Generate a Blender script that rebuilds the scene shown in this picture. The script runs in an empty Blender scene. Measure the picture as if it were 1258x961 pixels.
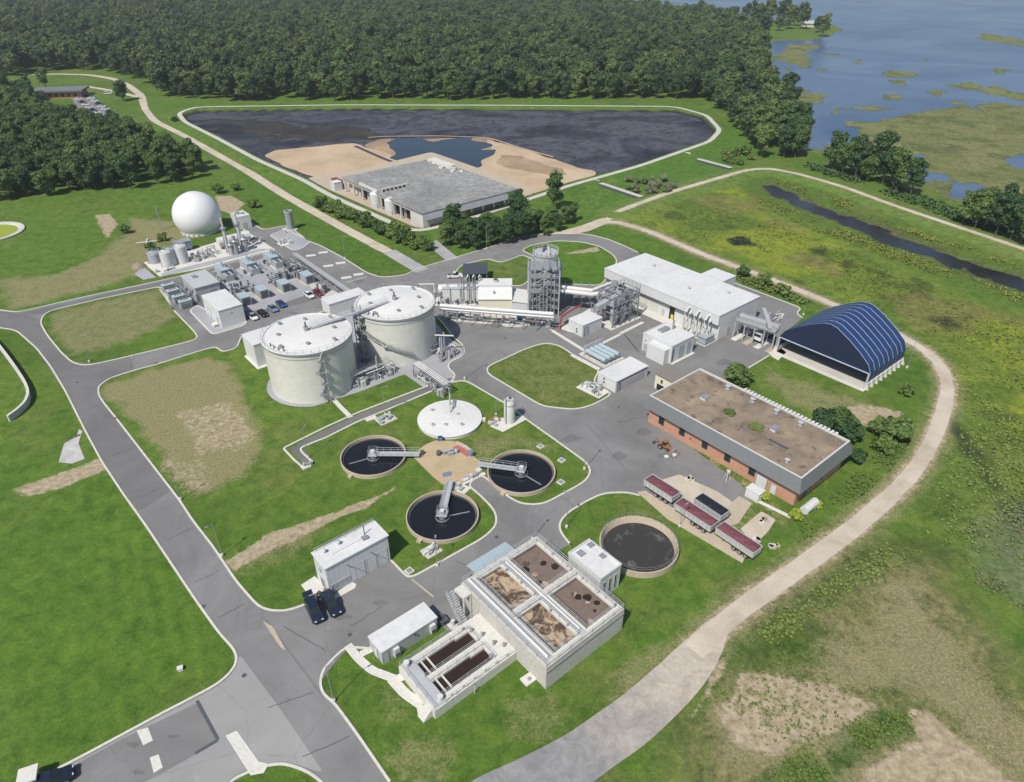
import bpy, bmesh, math, random
import numpy as np
from mathutils import Vector
from mathutils.geometry import tessellate_polygon, delaunay_2d_cdt

# ------------------------------------------------------------------ camera, sky, sun, exposure
SC = bpy.context.scene
COL = SC.collection
CAM_H, PITCH, FPX, PW, PH = 90.0, math.radians(33.0), 850.0, 1258.0, 961.0
cd = bpy.data.cameras.new('camera'); cam = bpy.data.objects.new('camera', cd); COL.objects.link(cam)
cam.location = (0, 0, CAM_H); cam.rotation_euler = (math.radians(90) - PITCH, 0, 0)
cd.sensor_fit = 'HORIZONTAL'; cd.sensor_width = 36.0; cd.lens = 36.0 * FPX / PW
cd.clip_start = 1.0; cd.clip_end = 30000.0
SC.camera = cam
SUN_EL, SHADOW_AZ = math.radians(52.5), math.radians(58.0)     # shadows fall towards this math angle
sdir = Vector((math.cos(SHADOW_AZ) * math.cos(SUN_EL), math.sin(SHADOW_AZ) * math.cos(SUN_EL), -math.sin(SUN_EL)))
world = bpy.data.worlds.new('World'); SC.world = world; world.use_nodes = True
wn = world.node_tree; wn.nodes.clear()
sky = wn.nodes.new('ShaderNodeTexSky'); sky.sky_type = 'NISHITA'; sky.sun_disc = False
sky.sun_elevation = SUN_EL
sky.sun_rotation = math.atan2(-sdir.x, -sdir.y)
sky.altitude = 50; sky.air_density = 1.0; sky.dust_density = 1.0; sky.ozone_density = 1.5
bg = wn.nodes.new('ShaderNodeBackground'); bg.inputs['Strength'].default_value = 0.085
wo = wn.nodes.new('ShaderNodeOutputWorld')
wn.links.new(sky.outputs[0], bg.inputs[0]); wn.links.new(bg.outputs[0], wo.inputs[0])
sl = bpy.data.lights.new('sun', 'SUN'); sl.energy = 3.6; sl.angle = math.radians(0.53); sl.color = (1.0, 0.945, 0.865)
so = bpy.data.objects.new('sun', sl); COL.objects.link(so); so.location = (-60, -80, 220)
so.rotation_euler = sdir.to_track_quat('-Z', 'Y').to_euler()
SC.view_settings.view_transform = 'Standard'; SC.view_settings.look = 'None'
SC.view_settings.exposure = 0.40; SC.view_settings.gamma = 1.0; SC.view_settings.use_curve_mapping = False
SC.cycles.max_bounces = 5; SC.cycles.diffuse_bounces = 2; SC.cycles.glossy_bounces = 2
SC.cycles.transmission_bounces = 2; SC.cycles.volume_bounces = 0; SC.cycles.caustics_reflective = False
SC.cycles.caustics_refractive = False; SC.cycles.use_denoising = True
random.seed(7); RNG = np.random.default_rng(11)

# ------------------------------------------------------------------ pixel -> place
CP, SP = math.cos(PITCH), math.sin(PITCH)
def G(px, py, z=0.0):
    """The point at height z that the photograph shows at pixel (px, py)."""
    u = (px - PW / 2) / FPX; v = -(py - PH / 2) / FPX
    dz = -SP + v * CP
    t = (CAM_H - z) / -dz
    return (u * t, (CP + v * SP) * t)
def P3(px, py, z=0.0): x, y = G(px, py, z); return Vector((x, y, z))
UA = math.radians(40.0)                      # the plant's grid: local x runs at 40 degrees, local y at 130
U = Vector((math.cos(UA), math.sin(UA))); V = Vector((-math.sin(UA), math.cos(UA)))
def rect(z, L, F, R):
    """Left, front and right roof corners -> centre and size in the plant's grid."""
    f = Vector(G(*F, z)); lx = abs((Vector(G(*R, z)) - f).dot(U)); ly = abs((Vector(G(*L, z)) - f).dot(V))
    c = f + U * lx / 2 + V * ly / 2
    return c.x, c.y, lx, ly
def hgt(base, top):
    """Height of a vertical edge from its foot and its top in the picture."""
    x, y = G(*base); lo, hi = 0.0, 70.0
    for _ in range(40):
        m = (lo + hi) / 2; dz = m - CAM_H
        py = PH / 2 - FPX * (y * SP + dz * CP) / (y * CP - dz * SP)
        if py > top[1]: lo = m
        else: hi = m
    return lo

# ------------------------------------------------------------------ mesh helpers
class MB:
    def __init__(s): s.v = []; s.f = []
    def add(s, vs, fs):
        o = len(s.v); s.v += [tuple(p) for p in vs]; s.f += [tuple(i + o for i in f) for f in fs]; return s
    def bx(s, x0, x1, y0, y1, z0, z1):
        return s.add([(x0,y0,z0),(x1,y0,z0),(x1,y1,z0),(x0,y1,z0),(x0,y0,z1),(x1,y0,z1),(x1,y1,z1),(x0,y1,z1)],
                     [(3,2,1,0),(4,5,6,7),(0,1,5,4),(1,2,6,5),(2,3,7,6),(3,0,4,7)])
    def box(s, cx, cy, cz, sx, sy, sz, rz=0.0):
        c, n = math.cos(rz), math.sin(rz); vs = []
        for z in (-.5, .5):
            for a, b in ((-.5,-.5),(.5,-.5),(.5,.5),(-.5,.5)):
                x, y = a*sx, b*sy; vs.append((cx + x*c - y*n, cy + x*n + y*c, cz + z*sz))
        return s.add(vs, [(3,2,1,0),(4,5,6,7),(0,1,5,4),(1,2,6,5),(2,3,7,6),(3,0,4,7)])
    def lathe(s, prof, n=32, cx=0, cy=0, cap0=True, cap1=True):
        vs = []; fs = []
        for r, z in prof:
            for k in range(n):
                a = 2*math.pi*k/n; vs.append((cx + r*math.cos(a), cy + r*math.sin(a), z))
        for i in range(len(prof)-1):
            for k in range(n):
                k2 = (k+1) % n; fs.append((i*n+k, i*n+k2, (i+1)*n+k2, (i+1)*n+k))
        if cap0: fs.append(tuple(range(n-1, -1, -1)))
        if cap1: fs.append(tuple((len(prof)-1)*n + k for k in range(n)))
        return s.add(vs, fs)
    def cyl(s, x, y, z0, z1, r, n=16, r2=None): return s.lathe([(r, z0), (r if r2 is None else r2, z1)], n, x, y)
    def ring(s, x, y, z0, z1, ro, ri, n=48):
        return s.lathe([(ro, z0), (ro, z1), (ri, z1), (ri, z0), (ro, z0)], n, x, y, False, False)
    def tube(s, pts, r, n=8):
        pts = [Vector(p) for p in pts]; vs = []; fs = []
        for i, p in enumerate(pts):
            if i == 0: d = pts[1] - p
            elif i == len(pts)-1: d = p - pts[i-1]
            else: d = (pts[i+1]-p).normalized() + (p - pts[i-1]).normalized()
            d.normalize()
            up = Vector((0,0,1)) if abs(d.z) < .95 else Vector((1,0,0))
            a = d.cross(up).normalized(); b = a.cross(d)
            for k in range(n):
                t = 2*math.pi*k/n; vs.append(p + a*(r*math.cos(t)) + b*(r*math.sin(t)))
        for i in range(len(pts)-1):
            for k in range(n):
                k2 = (k+1) % n; fs.append((i*n+k, i*n+k2, (i+1)*n+k2, (i+1)*n+k))
        fs.append(tuple(range(n))); fs.append(tuple((len(pts)-1)*n + k for k in range(n-1,-1,-1)))
        return s.add(vs, fs)
    def bar(s, p, q, w, h=None):
        """A square beam from p to q."""
        p, q = Vector(p), Vector(q); d = (q-p).normalized(); h = h or w
        up = Vector((0,0,1)) if abs(d.z) < .95 else Vector((1,0,0))
        a = d.cross(up).normalized()*w/2; b = a.cross(d).normalized()*h/2
        vs = [p-a-b, p+a-b, p+a+b, p-a+b, q-a-b, q+a-b, q+a+b, q-a+b]
        return s.add(vs, [(3,2,1,0),(4,5,6,7),(0,1,5,4),(1,2,6,5),(2,3,7,6),(3,0,4,7)])
    def prism(s, poly, z0, z1):
        n = len(poly)
        if sum(poly[i][0]*poly[(i+1)%n][1]-poly[(i+1)%n][0]*poly[i][1] for i in range(n)) < 0: poly = poly[::-1]
        tr = tessellate_polygon([[Vector((x, y, 0)) for x, y in poly]])
        vs = [(x, y, z0) for x, y in poly] + [(x, y, z1) for x, y in poly]; fs = []
        for a, b, c in tr:
            ar = (poly[b][0]-poly[a][0])*(poly[c][1]-poly[a][1])-(poly[b][1]-poly[a][1])*(poly[c][0]-poly[a][0])
            if ar < 0: b, c = c, b
            fs.append((a+n, b+n, c+n)); fs.append((c, b, a))
        for i in range(n): j = (i+1) % n; fs.append((i, j, j+n, i+n))
        return s.add(vs, fs)
    def rail(s, pts, h=1.1, w=.05, step=2.0, closed=False):
        """Posts with a top and a middle rail along a path."""
        pts = [Vector(p) for p in pts]
        if closed: pts = pts + [pts[0]]
        for a, b in zip(pts, pts[1:]):
            for k in (h, h*.52): s.bar(a + Vector((0,0,k)), b + Vector((0,0,k)), w)
            n = max(1, int((b-a).length/step))
            for i in range(n + 1):
                q = a.lerp(b, i/n); s.bar(q, q + Vector((0,0,h)), w)
        return s
    def mesh(s, name, smooth=False):
        me = bpy.data.meshes.new(name); me.from_pydata(s.v, [], s.f)
        if smooth:
            me.polygons.foreach_set('use_smooth', [True]*len(me.polygons))
            me.set_sharp_from_angle(angle=math.radians(38))
        me.update(); return me
    def build(s, name, mat, parent=None, smooth=False, loc=None, rz=0.0):
        me = s.mesh(name, smooth); me.materials.append(mat)
        return place(name, me, parent, loc, rz)
def place(name, me, parent=None, loc=None, rz=0.0):
    o = bpy.data.objects.new(name, me); COL.objects.link(o)
    if parent is not None: o.parent = parent
    if loc is not None: o.location = loc
    if rz: o.rotation_euler = (0, 0, rz)
    return o
def tag(o, label=None, cat=None, group=None, kind=None):
    for k, v in (('label', label), ('category', cat), ('group', group), ('kind', kind)):
        if v: o[k] = v
    return o
def thing(name, label, cat, loc=(0,0,0), rz=0.0, group=None):
    o = bpy.data.objects.new(name, None); COL.objects.link(o); o.empty_display_size = .5
    o.location = loc; o.rotation_euler = (0, 0, rz)
    return tag(o, label, cat, group)
def dup(root, loc, rz=None, label=None, scale=None):
    def cp(o, par):
        c = o.copy(); COL.objects.link(c); c.parent = par
        for ch in o.children: cp(ch, c)
        return c
    kids = list(root.children)
    r = root.copy(); COL.objects.link(r); r.location = loc
    if rz is not None: r.rotation_euler = (0, 0, rz)
    if scale is not None: r.scale = (scale,)*3 if not hasattr(scale, '__len__') else scale
    if label: r['label'] = label
    for ch in kids: cp(ch, r)
    return r

# ------------------------------------------------------------------ materials
MATS = {}
def nodes(name):
    m = bpy.data.materials.new(name); m.use_nodes = True; nt = m.node_tree
    return m, nt, nt.nodes['Principled BSDF']
def nd(nt, typ, **kw):
    n = nt.nodes.new(typ)
    for k, v in kw.items():
        if k in n.inputs.keys(): n.inputs[k].default_value = v
        else: setattr(n, k, v)
    return n
def noise(nt, vec, scale, detail=4, rough=.6, dist=0.0):
    n = nd(nt, 'ShaderNodeTexNoise', Scale=scale, Detail=detail, Roughness=rough, Distortion=dist)
    nt.links.new(vec, n.inputs['Vector']); return n.outputs['Fac']
def ramp(nt, fac, stops):
    r = nd(nt, 'ShaderNodeValToRGB'); e = r.color_ramp.elements
    while len(e) < len(stops): e.new(.5)
    for i, (p, c) in enumerate(stops):
        e[i].position = p; e[i].color = (*c, 1) if len(c) == 3 else c
    nt.links.new(fac, r.inputs[0]); return r.outputs[0]
def mix(nt, fac, a, b, typ='MIX'):
    n = nd(nt, 'ShaderNodeMix', data_type='RGBA', blend_type=typ)
    for s, val in ((0, fac), (6, a), (7, b)):
        if hasattr(val, 'is_linked') or hasattr(val, 'links'): nt.links.new(val, n.inputs[s])
        else: n.inputs[s].default_value = val if s == 0 else (*val, 1)
    return n.outputs[2]
def math_(nt, op, a, b=0.0, clamp=False):
    n = nd(nt, 'ShaderNodeMath', operation=op, use_clamp=clamp)
    for s, val in ((0, a), (1, b)):
        if hasattr(val, 'links'): nt.links.new(val, n.inputs[s])
        else: n.inputs[s].default_value = val
    return n.outputs[0]
def bump(nt, bsdf, h, strength, dist):
    b = nd(nt, 'ShaderNodeBump', Strength=strength, Distance=dist)
    nt.links.new(h, b.inputs['Height']); nt.links.new(b.outputs[0], bsdf.inputs['Normal'])
def M(name, col, rough=.6, metal=0.0, var=.12, scale=.6, col2=None, stain=.0, bmp=0.0, lines=None):
    """Plain surface: colour with grain (var), broad weathering (stain) and optional sheet ribs (axis, period, depth)."""
    if name in MATS: return MATS[name]
    m, nt, b = nodes(name)
    geo = nd(nt, 'ShaderNodeNewGeometry'); pos = geo.outputs['Position']
    n1 = noise(nt, pos, scale*4, 5)
    a = tuple(c*(1-var) for c in col); c2 = col2 or tuple(min(1, c*(1+var)) for c in col)
    c = ramp(nt, n1, [(.3, a), (.7, c2)])
    if stain:
        n2 = noise(nt, pos, scale*.35, 6, .65, .4)
        c = mix(nt, math_(nt, 'MULTIPLY', ramp(nt, n2, [(.42, (0,0,0)), (.75, (1,1,1))]), stain), c, tuple(x*.45 for x in col))
    if lines:
        tc = nd(nt, 'ShaderNodeTexCoord'); sep = nd(nt, 'ShaderNodeSeparateXYZ'); nt.links.new(tc.outputs['Object'], sep.inputs[0])
        ax, per, dep, *wd = lines; s = sep.outputs[ax]
        fr = math_(nt, 'FRACT', math_(nt, 'DIVIDE', s, per))
        ln = math_(nt, 'LESS_THAN', fr, wd[0] if wd else .16)
        c = mix(nt, math_(nt, 'MULTIPLY', ln, dep), c, tuple(x*.45 for x in col))
    nt.links.new(c, b.inputs['Base Color']); b.inputs['Roughness'].default_value = rough; b.inputs['Metallic'].default_value = metal
    if bmp: bump(nt, b, n1, bmp, .05)
    MATS[name] = m; return m
M('white_panel', (.60,.61,.60), .45, var=.04, stain=.10)
M('white_panel_ribs', (.58,.60,.61), .45, var=.04, stain=.08, lines=(0, .9, .22))
M('white_panel_ribs_y', (.58,.60,.61), .45, var=.04, stain=.08, lines=(1, .9, .22))
M('white_roof', (.61,.61,.60), .55, var=.08, scale=.3, stain=.25, lines=(0, 1.3, .14, .07))
M('grey_roof', (.42,.43,.44), .5, var=.05, scale=.3, stain=.12)
M('tank_white', (.60,.595,.54), .5, var=.06, scale=.2, stain=.22, lines=(2, 2.45, .22, .035))
M('tank_roof', (.64,.635,.61), .55, var=.06, scale=.3, stain=.22)
M('membrane', (.66,.665,.66), .4, var=.02, scale=.2)
M('concrete', (.49,.47,.425), .85, var=.13, scale=.5, stain=.3)
M('concrete_light', (.575,.56,.51), .85, var=.1, scale=.5, stain=.15)
M('concrete_tan', (.43,.36,.27), .85, var=.12, scale=.5, stain=.2)
M('kerb_concrete', (.55,.53,.475), .85, var=.12, scale=.5, stain=.18)
M('steel', (.34,.35,.36), .45, .35, var=.2, scale=1.0, stain=.25)
M('steel_light', (.48,.49,.50), .45, .2, var=.12, scale=1.0, stain=.2)
M('steel_dark', (.10,.11,.12), .5, .3, var=.25, scale=1.0)
M('pipe_white', (.58,.58,.56), .4, var=.06, stain=.15)
M('equipment_blue', (.34,.42,.45), .45, var=.08, stain=.15)
M('equipment_grey', (.33,.36,.37), .5, var=.12, stain=.2)
M('blue_fabric', (.013,.038,.125), .55, var=.08, scale=.3)
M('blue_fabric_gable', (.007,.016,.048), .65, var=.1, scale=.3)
M('fabric_seam', (.42,.48,.58), .5)
M('dark_opening', (.012,.012,.014), .7)
M('glass_dark', (.02,.026,.03), .12)
M('rubber', (.02,.02,.02), .8)
M('rim_metal', (.45,.45,.46), .35, .7)
M('maroon_tarp', (.15,.040,.050), .8, var=.3, scale=.8, col2=(.21,.075,.085), stain=.5)
M('black_tarp', (.012,.013,.017), .5)
M('trailer_side', (.55,.56,.57), .4, .2, var=.1, stain=.3, lines=(0, 1.0, .3))
M('red_pipe', (.30,.05,.05), .45, var=.1)
M('red_brick_box', (.36,.12,.09), .8, var=.1)
M('safety_orange', (.28,.14,.06), .6, var=.2)
M('yellow_paint', (.62,.50,.10), .6)
M('cream_wall', (.66,.63,.48), .7, var=.06)
M('brown_roof', (.20,.18,.15), .7, var=.15)
M('metal_mansard', (.155,.165,.17), .6, .0, var=.06, scale=.3, stain=.15)
M('parapet_metal', (.52,.52,.50), .6, var=.08)
M('wood_brown', (.20,.15,.10), .8, var=.2)
M('road_paint', (.56,.55,.52), .7, var=.1)
M('bark', (.09,.075,.06), .9, var=.3)
M('roof_membrane_grey', (.26,.26,.25), .9, var=.35, scale=.14, stain=.7)
M('dirt_heap', (.24,.20,.15), .95, var=.25)
for nm, c in (('car_white', (.72,.72,.72)), ('car_black', (.012,.013,.016)), ('car_blue', (.02,.055,.20)), ('car_silverblue', (.17,.22,.33)),
              ('car_red', (.22,.015,.03)), ('car_navy', (.014,.022,.042))): M(nm, c, .25, .1, var=.02)
def brick_mat():
    m, nt, b = nodes('orange_brick'); tc = nd(nt, 'ShaderNodeTexCoord')
    br = nd(nt, 'ShaderNodeTexBrick', Scale=1.0); br.inputs['Brick Width'].default_value = .42; br.inputs['Row Height'].default_value = .16
    br.inputs['Mortar Size'].default_value = .018
    br.inputs['Color1'].default_value = (.50,.21,.11,1); br.inputs['Color2'].default_value = (.40,.155,.085,1); br.inputs['Mortar'].default_value = (.42,.36,.30,1)
    sp = nd(nt, 'ShaderNodeSeparateXYZ'); cb = nd(nt, 'ShaderNodeCombineXYZ'); nt.links.new(tc.outputs['Object'], sp.inputs[0])
    nt.links.new(math_(nt, 'ADD', sp.outputs[0], sp.outputs[1]), cb.inputs[0]); nt.links.new(sp.outputs[2], cb.inputs[1]); nt.links.new(cb.outputs[0], br.inputs[0])
    n = noise(nt, tc.outputs['Object'], .5, 5)
    c = mix(nt, ramp(nt, n, [(.4,(0,0,0)),(.8,(.6,.6,.6))]), br.outputs[0], (.55,.33,.22))
    nt.links.new(c, b.inputs['Base Color']); b.inputs['Roughness'].default_value = .85; MATS['orange_brick'] = m
brick_mat()
def roof_tan():
    m, nt, b = nodes('gravel_roof_tan'); tc = nd(nt, 'ShaderNodeTexCoord'); p = tc.outputs['Object']
    n1 = noise(nt, p, .16, 7, .65, .6); n2 = noise(nt, p, 2.5, 5, .7); n3 = noise(nt, p, .45, 5, .6)
    c = ramp(nt, n1, [(.28,(.10,.075,.055)),(.42,(.19,.145,.105)),(.55,(.27,.21,.145)),(.70,(.38,.295,.185))])
    c = mix(nt, math_(nt,'MULTIPLY', n2, .5), c, (.17,.14,.11))
    c = mix(nt, ramp(nt, n3, [(.57,(0,0,0)),(.66,(.8,.8,.8))]), c, (.085,.065,.048))
    nt.links.new(c, b.inputs['Base Color']); b.inputs['Roughness'].default_value = .95; MATS['gravel_roof_tan'] = m
roof_tan()
def asphalt(name, base, patch=.35):
    m, nt, b = nodes(name); p = nd(nt, 'ShaderNodeNewGeometry').outputs['Position']
    n1 = noise(nt, p, .06, 7, .68, .8); n2 = noise(nt, p, 5.0, 4, .7); n3 = noise(nt, p, .3, 6, .7, 1.5); n4 = noise(nt, p, .9, 5, .7, .5)
    lo = tuple(x*(1-patch) for x in base); hi = tuple(x*(1+patch) for x in base)
    c = ramp(nt, n1, [(.3, lo), (.5, base), (.7, hi)])
    c = mix(nt, math_(nt,'MULTIPLY', n2, .35), c, tuple(x*.6 for x in base))
    c = mix(nt, ramp(nt, n3, [(.6,(0,0,0)),(.75,(.35,.35,.35))]), c, tuple(x*1.5 for x in base))
    c = mix(nt, ramp(nt, n4, [(.62,(0,0,0)),(.76,(.5,.5,.5))]), c, tuple(x*.55 for x in base))
    v = nd(nt, 'ShaderNodeTexVoronoi', Scale=.085, feature='DISTANCE_TO_EDGE'); 
    ds = nd(nt, 'ShaderNodeVectorMath', operation='ADD'); nt.links.new(p, ds.inputs[0])
    nn = nd(nt, 'ShaderNodeTexNoise', Scale=.6, Detail=4.0); nt.links.new(p, nn.inputs['Vector']); nt.links.new(nn.outputs['Color'], ds.inputs[1])
    nt.links.new(ds.outputs[0], v.inputs['Vector'])
    c = mix(nt, math_(nt,'MULTIPLY', math_(nt,'LESS_THAN', v.outputs['Distance'], .006), .22), c, tuple(x*.45 for x in base))
    nt.links.new(c, b.inputs['Base Color']); b.inputs['Roughness'].default_value = .85; MATS[name] = m
asphalt('asphalt', (.195,.192,.188), .26); asphalt('asphalt_pale', (.290,.285,.278), .16); asphalt('asphalt_dark', (.150,.148,.146), .24)
asphalt('asphalt_seal', (.085,.083,.081), .1)
def gravel(name, c0, c1, c2, s=.25):
    m, nt, b = nodes(name); p = nd(nt, 'ShaderNodeNewGeometry').outputs['Position']
    n1 = noise(nt, p, s*.3, 6, .65, .5); n2 = noise(nt, p, s*6, 6, .75)
    c = ramp(nt, n1, [(.3, c0), (.5, c1), (.7, c2)])
    c = mix(nt, math_(nt,'MULTIPLY', ramp(nt, n2, [(.4,(0,0,0)),(.75,(1,1,1))]), .45), c, tuple(x*.6 for x in c1))
    nt.links.new(c, b.inputs['Base Color']); b.inputs['Roughness'].default_value = .95; MATS[name] = m
gravel('dirt_road', (.38,.32,.245), (.49,.425,.335), (.56,.50,.41), .4)
gravel('grey_gravel', (.25,.25,.25), (.33,.33,.33), (.42,.41,.40))
gravel('pad_gravel', (.27,.27,.29), (.33,.33,.35), (.38,.38,.40))
gravel('sand', (.36,.26,.165), (.46,.345,.225), (.52,.41,.285), .12)
gravel('sand_pad', (.36,.27,.155), (.44,.34,.21), (.48,.385,.26), .5)
gravel('wet_sand', (.22,.15,.10), (.30,.21,.13), (.40,.29,.19), .15)
gravel('wet_mud', (.014,.012,.010), (.026,.023,.019), (.050,.045,.035), .2)
gravel('rubble_white', (.28,.27,.26), (.42,.41,.40), (.54,.53,.52), .8)
def gravel_mix():
    m, nt, b = nodes('gravel_mix'); p = nd(nt, 'ShaderNodeNewGeometry').outputs['Position']
    sp = nd(nt, 'ShaderNodeSeparateXYZ'); nt.links.new(p, sp.inputs[0])
    n1 = noise(nt, p, .09, 7, .7, .8); n2 = noise(nt, p, 1.6, 6, .78); n3 = noise(nt, p, .35, 6, .7, 1.0)
    t = math_(nt, 'ADD', math_(nt, 'MULTIPLY', sp.outputs[0], -.045), math_(nt, 'MULTIPLY', sp.outputs[1], -.03))
    t = math_(nt, 'ADD', math_(nt, 'ADD', t, 2.95), math_(nt, 'MULTIPLY', math_(nt, 'SUBTRACT', n1, .5), 2.6))
    f = math_(nt, 'MULTIPLY', t, 1.0, True)
    tan = ramp(nt, n3, [(.3,(.35,.30,.235)),(.5,(.45,.395,.32)),(.7,(.52,.465,.39))]); grey = ramp(nt, n3, [(.3,(.17,.17,.172)),(.5,(.24,.24,.242)),(.7,(.33,.325,.32))])
    c = mix(nt, f, tan, grey); c = mix(nt, math_(nt,'MULTIPLY', ramp(nt, n2, [(.4,(0,0,0)),(.75,(1,1,1))]), .5), c, (.18,.165,.14))
    nt.links.new(c, b.inputs['Base Color']); b.inputs['Roughness'].default_value = .95; MATS['gravel_mix'] = m
gravel_mix()
def water(name, col, rough, bs, bd, col2=None, ws=.05, streak=False):
    m, nt, b = nodes(name); p = nd(nt, 'ShaderNodeNewGeometry').outputs['Position']
    n = noise(nt, p, bs, 5, .6); n2 = noise(nt, p, ws, 6, .6, 1.2)
    c = ramp(nt, n2, [(.35, col), (.7, col2 or tuple(x*1.3 for x in col))])
    nt.links.new(c, b.inputs['Base Color'])
    b.inputs['Roughness'].default_value = rough; b.inputs['IOR'].default_value = 1.33
    bump(nt, b, n, bd, .3); MATS[name] = m
water('tank_water', (.010,.012,.016), .10, 1.5, .05)
water('basin_water', (.022,.021,.019), .25, 1.0, .08, (.045,.042,.038), .15)
water('river_water', (.024,.056,.130), .28, .25, .35, (.090,.135,.205), .009)
water('slough_water', (.010,.012,.015), .22, .4, .25, (.030,.026,.022), .08)
water('pond_water', (.010,.015,.024), .10, .4, .10)
water('channel_water', (.030,.019,.014), .2, 1.0, .08)
def lagoon_mat():
    m, nt, b = nodes('lagoon_surface'); p = nd(nt, 'ShaderNodeNewGeometry').outputs['Position']
    n1 = noise(nt, p, .022, 8, .68, 1.0); n2 = noise(nt, p, .16, 8, .8, 1.2); n3 = noise(nt, p, .035, 7, .65, .8); n4 = noise(nt, p, .9, 5, .8)
    c = ramp(nt, n1, [(.34,(.016,.019,.028)),(.45,(.044,.049,.066)),(.55,(.084,.090,.110)),(.66,(.040,.045,.062))])
    c = mix(nt, ramp(nt, n2, [(.50,(0,0,0)),(.60,(.9,.9,.9))]), c, (.022,.022,.026))
    c = mix(nt, ramp(nt, n3, [(.60,(0,0,0)),(.70,(.7,.7,.7))]), c, (.085,.080,.036))
    c = mix(nt, ramp(nt, n4, [(.56,(0,0,0)),(.70,(.6,.6,.6))]), c, (.14,.135,.13))
    nt.links.new(c, b.inputs['Base Color']); b.inputs['Roughness'].default_value = .85; b.inputs['Specular IOR Level'].default_value = .12
    bump(nt, b, n2, .3, .2); MATS['lagoon_surface'] = m
lagoon_mat()
def foam(name, base, froth, s, lo, hi, smooth=False):
    m, nt, b = nodes(name); p = nd(nt, 'ShaderNodeNewGeometry').outputs['Position']
    dn = nd(nt, 'ShaderNodeTexNoise', Scale=s*.5, Detail=4.0); nt.links.new(p, dn.inputs['Vector'])
    ad = nd(nt, 'ShaderNodeVectorMath', operation='MULTIPLY_ADD'); nt.links.new(dn.outputs['Color'], ad.inputs[0]); ad.inputs[1].default_value = (3,3,3); nt.links.new(p, ad.inputs[2])
    n1 = noise(nt, ad.outputs[0], s, 6, .68, 1.2); n2 = noise(nt, p, s*4, 5, .7, .5)
    c = ramp(nt, n1, [(lo, base), (hi, froth)])
    c = mix(nt, math_(nt,'MULTIPLY', n2, .35), c, tuple(x*.55 for x in froth))
    nt.links.new(c, b.inputs['Base Color']); b.inputs['Roughness'].default_value = .8
    bump(nt, b, n1, .8, .25); MATS[name] = m
foam('foam_churned', (.040,.024,.018), (.44,.33,.23), .34, .45, .56)
foam('foam_still', (.13,.092,.075), (.185,.14,.115), .30, .25, .6)
foam('foam_grey', (.020,.019,.017), (.15,.145,.135), .22, .55, .66)
def leaf(name, c0, c1, c2):
    m, nt, b = nodes(name); oi = nd(nt, 'ShaderNodeObjectInfo'); geo = nd(nt, 'ShaderNodeNewGeometry')
    n = noise(nt, geo.outputs['Position'], .35, 3)
    f = math_(nt, 'ADD', math_(nt, 'MULTIPLY', oi.outputs['Random'], .70), math_(nt, 'MULTIPLY', n, .40))
    c = ramp(nt, f, [(.15, c0), (.5, c1), (.88, c2)])
    nt.links.new(c, b.inputs['Base Color']); b.inputs['Roughness'].default_value = .6
    b.inputs['Specular IOR Level'].default_value = .25
    MATS[name] = m
leaf('leaf_forest', (.028,.056,.025), (.052,.096,.031), (.112,.155,.045))
leaf('leaf_grove', (.030,.064,.024), (.054,.106,.030), (.110,.165,.042))
leaf('leaf_shrub', (.060,.105,.022), (.090,.140,.028), (.14,.19,.045))
leaf('leaf_grey', (.110,.125,.065), (.15,.165,.090), (.20,.21,.13))
leaf('leaf_marsh', (.070,.105,.022), (.120,.155,.026), (.180,.200,.040))
leaf('leaf_straw', (.20,.18,.085), (.27,.24,.13), (.36,.32,.19))
leaf('leaf_yellow', (.20,.26,.03), (.26,.32,.04), (.32,.36,.06))
# ------------------------------------------------------------------ polygons
def rnd(pts, d=3.0, n=5, closed=True):
    """Round the corners of a world polygon or path by d metres."""
    out = []; N = len(pts)
    for i, p in enumerate(pts):
        if not closed and i in (0, N-1): out.append(tuple(p)); continue
        a, b, c = Vector(pts[i-1]), Vector(p), Vector(pts[(i+1) % N])
        e0 = min(d, (a-b).length*.42); e1 = min(d, (c-b).length*.42)
        s = b + (a-b).normalized()*e0; e = b + (c-b).normalized()*e1
        for k in range(n):
            t = k/(n-1); q = s*(1-t)**2 + b*2*t*(1-t) + e*t*t; out.append((q.x, q.y))
    return out
def pp(px, z=0.0): return [G(x, y, z) for x, y in px]
def ribbon(path, w, closed=False):
    """Left and right edges of a path of width w (number or list)."""
    P = [Vector(p) for p in path]; N = len(P); L = []; R = []
    for i, p in enumerate(P):
        a = P[i-1] if (i > 0 or closed) else P[i]; b = P[(i+1) % N] if (i < N-1 or closed) else P[i]
        d = (b-a)
        if d.length < 1e-6: d = Vector((1,0))
        d.normalize(); n = Vector((-d.y, d.x)); ww = (w[i] if hasattr(w, '__len__') else w)/2
        L.append(p + n*ww); R.append(p - n*ww)
    return L, R
def dense(path, step):
    out = []
    for a, b in zip(path, path[1:]):
        a, b = Vector(a), Vector(b); n = max(1, int((b-a).length/step))
        for k in range(n): out.append(tuple(a.lerp(b, k/n)))
    out.append(tuple(path[-1])); return out
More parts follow.
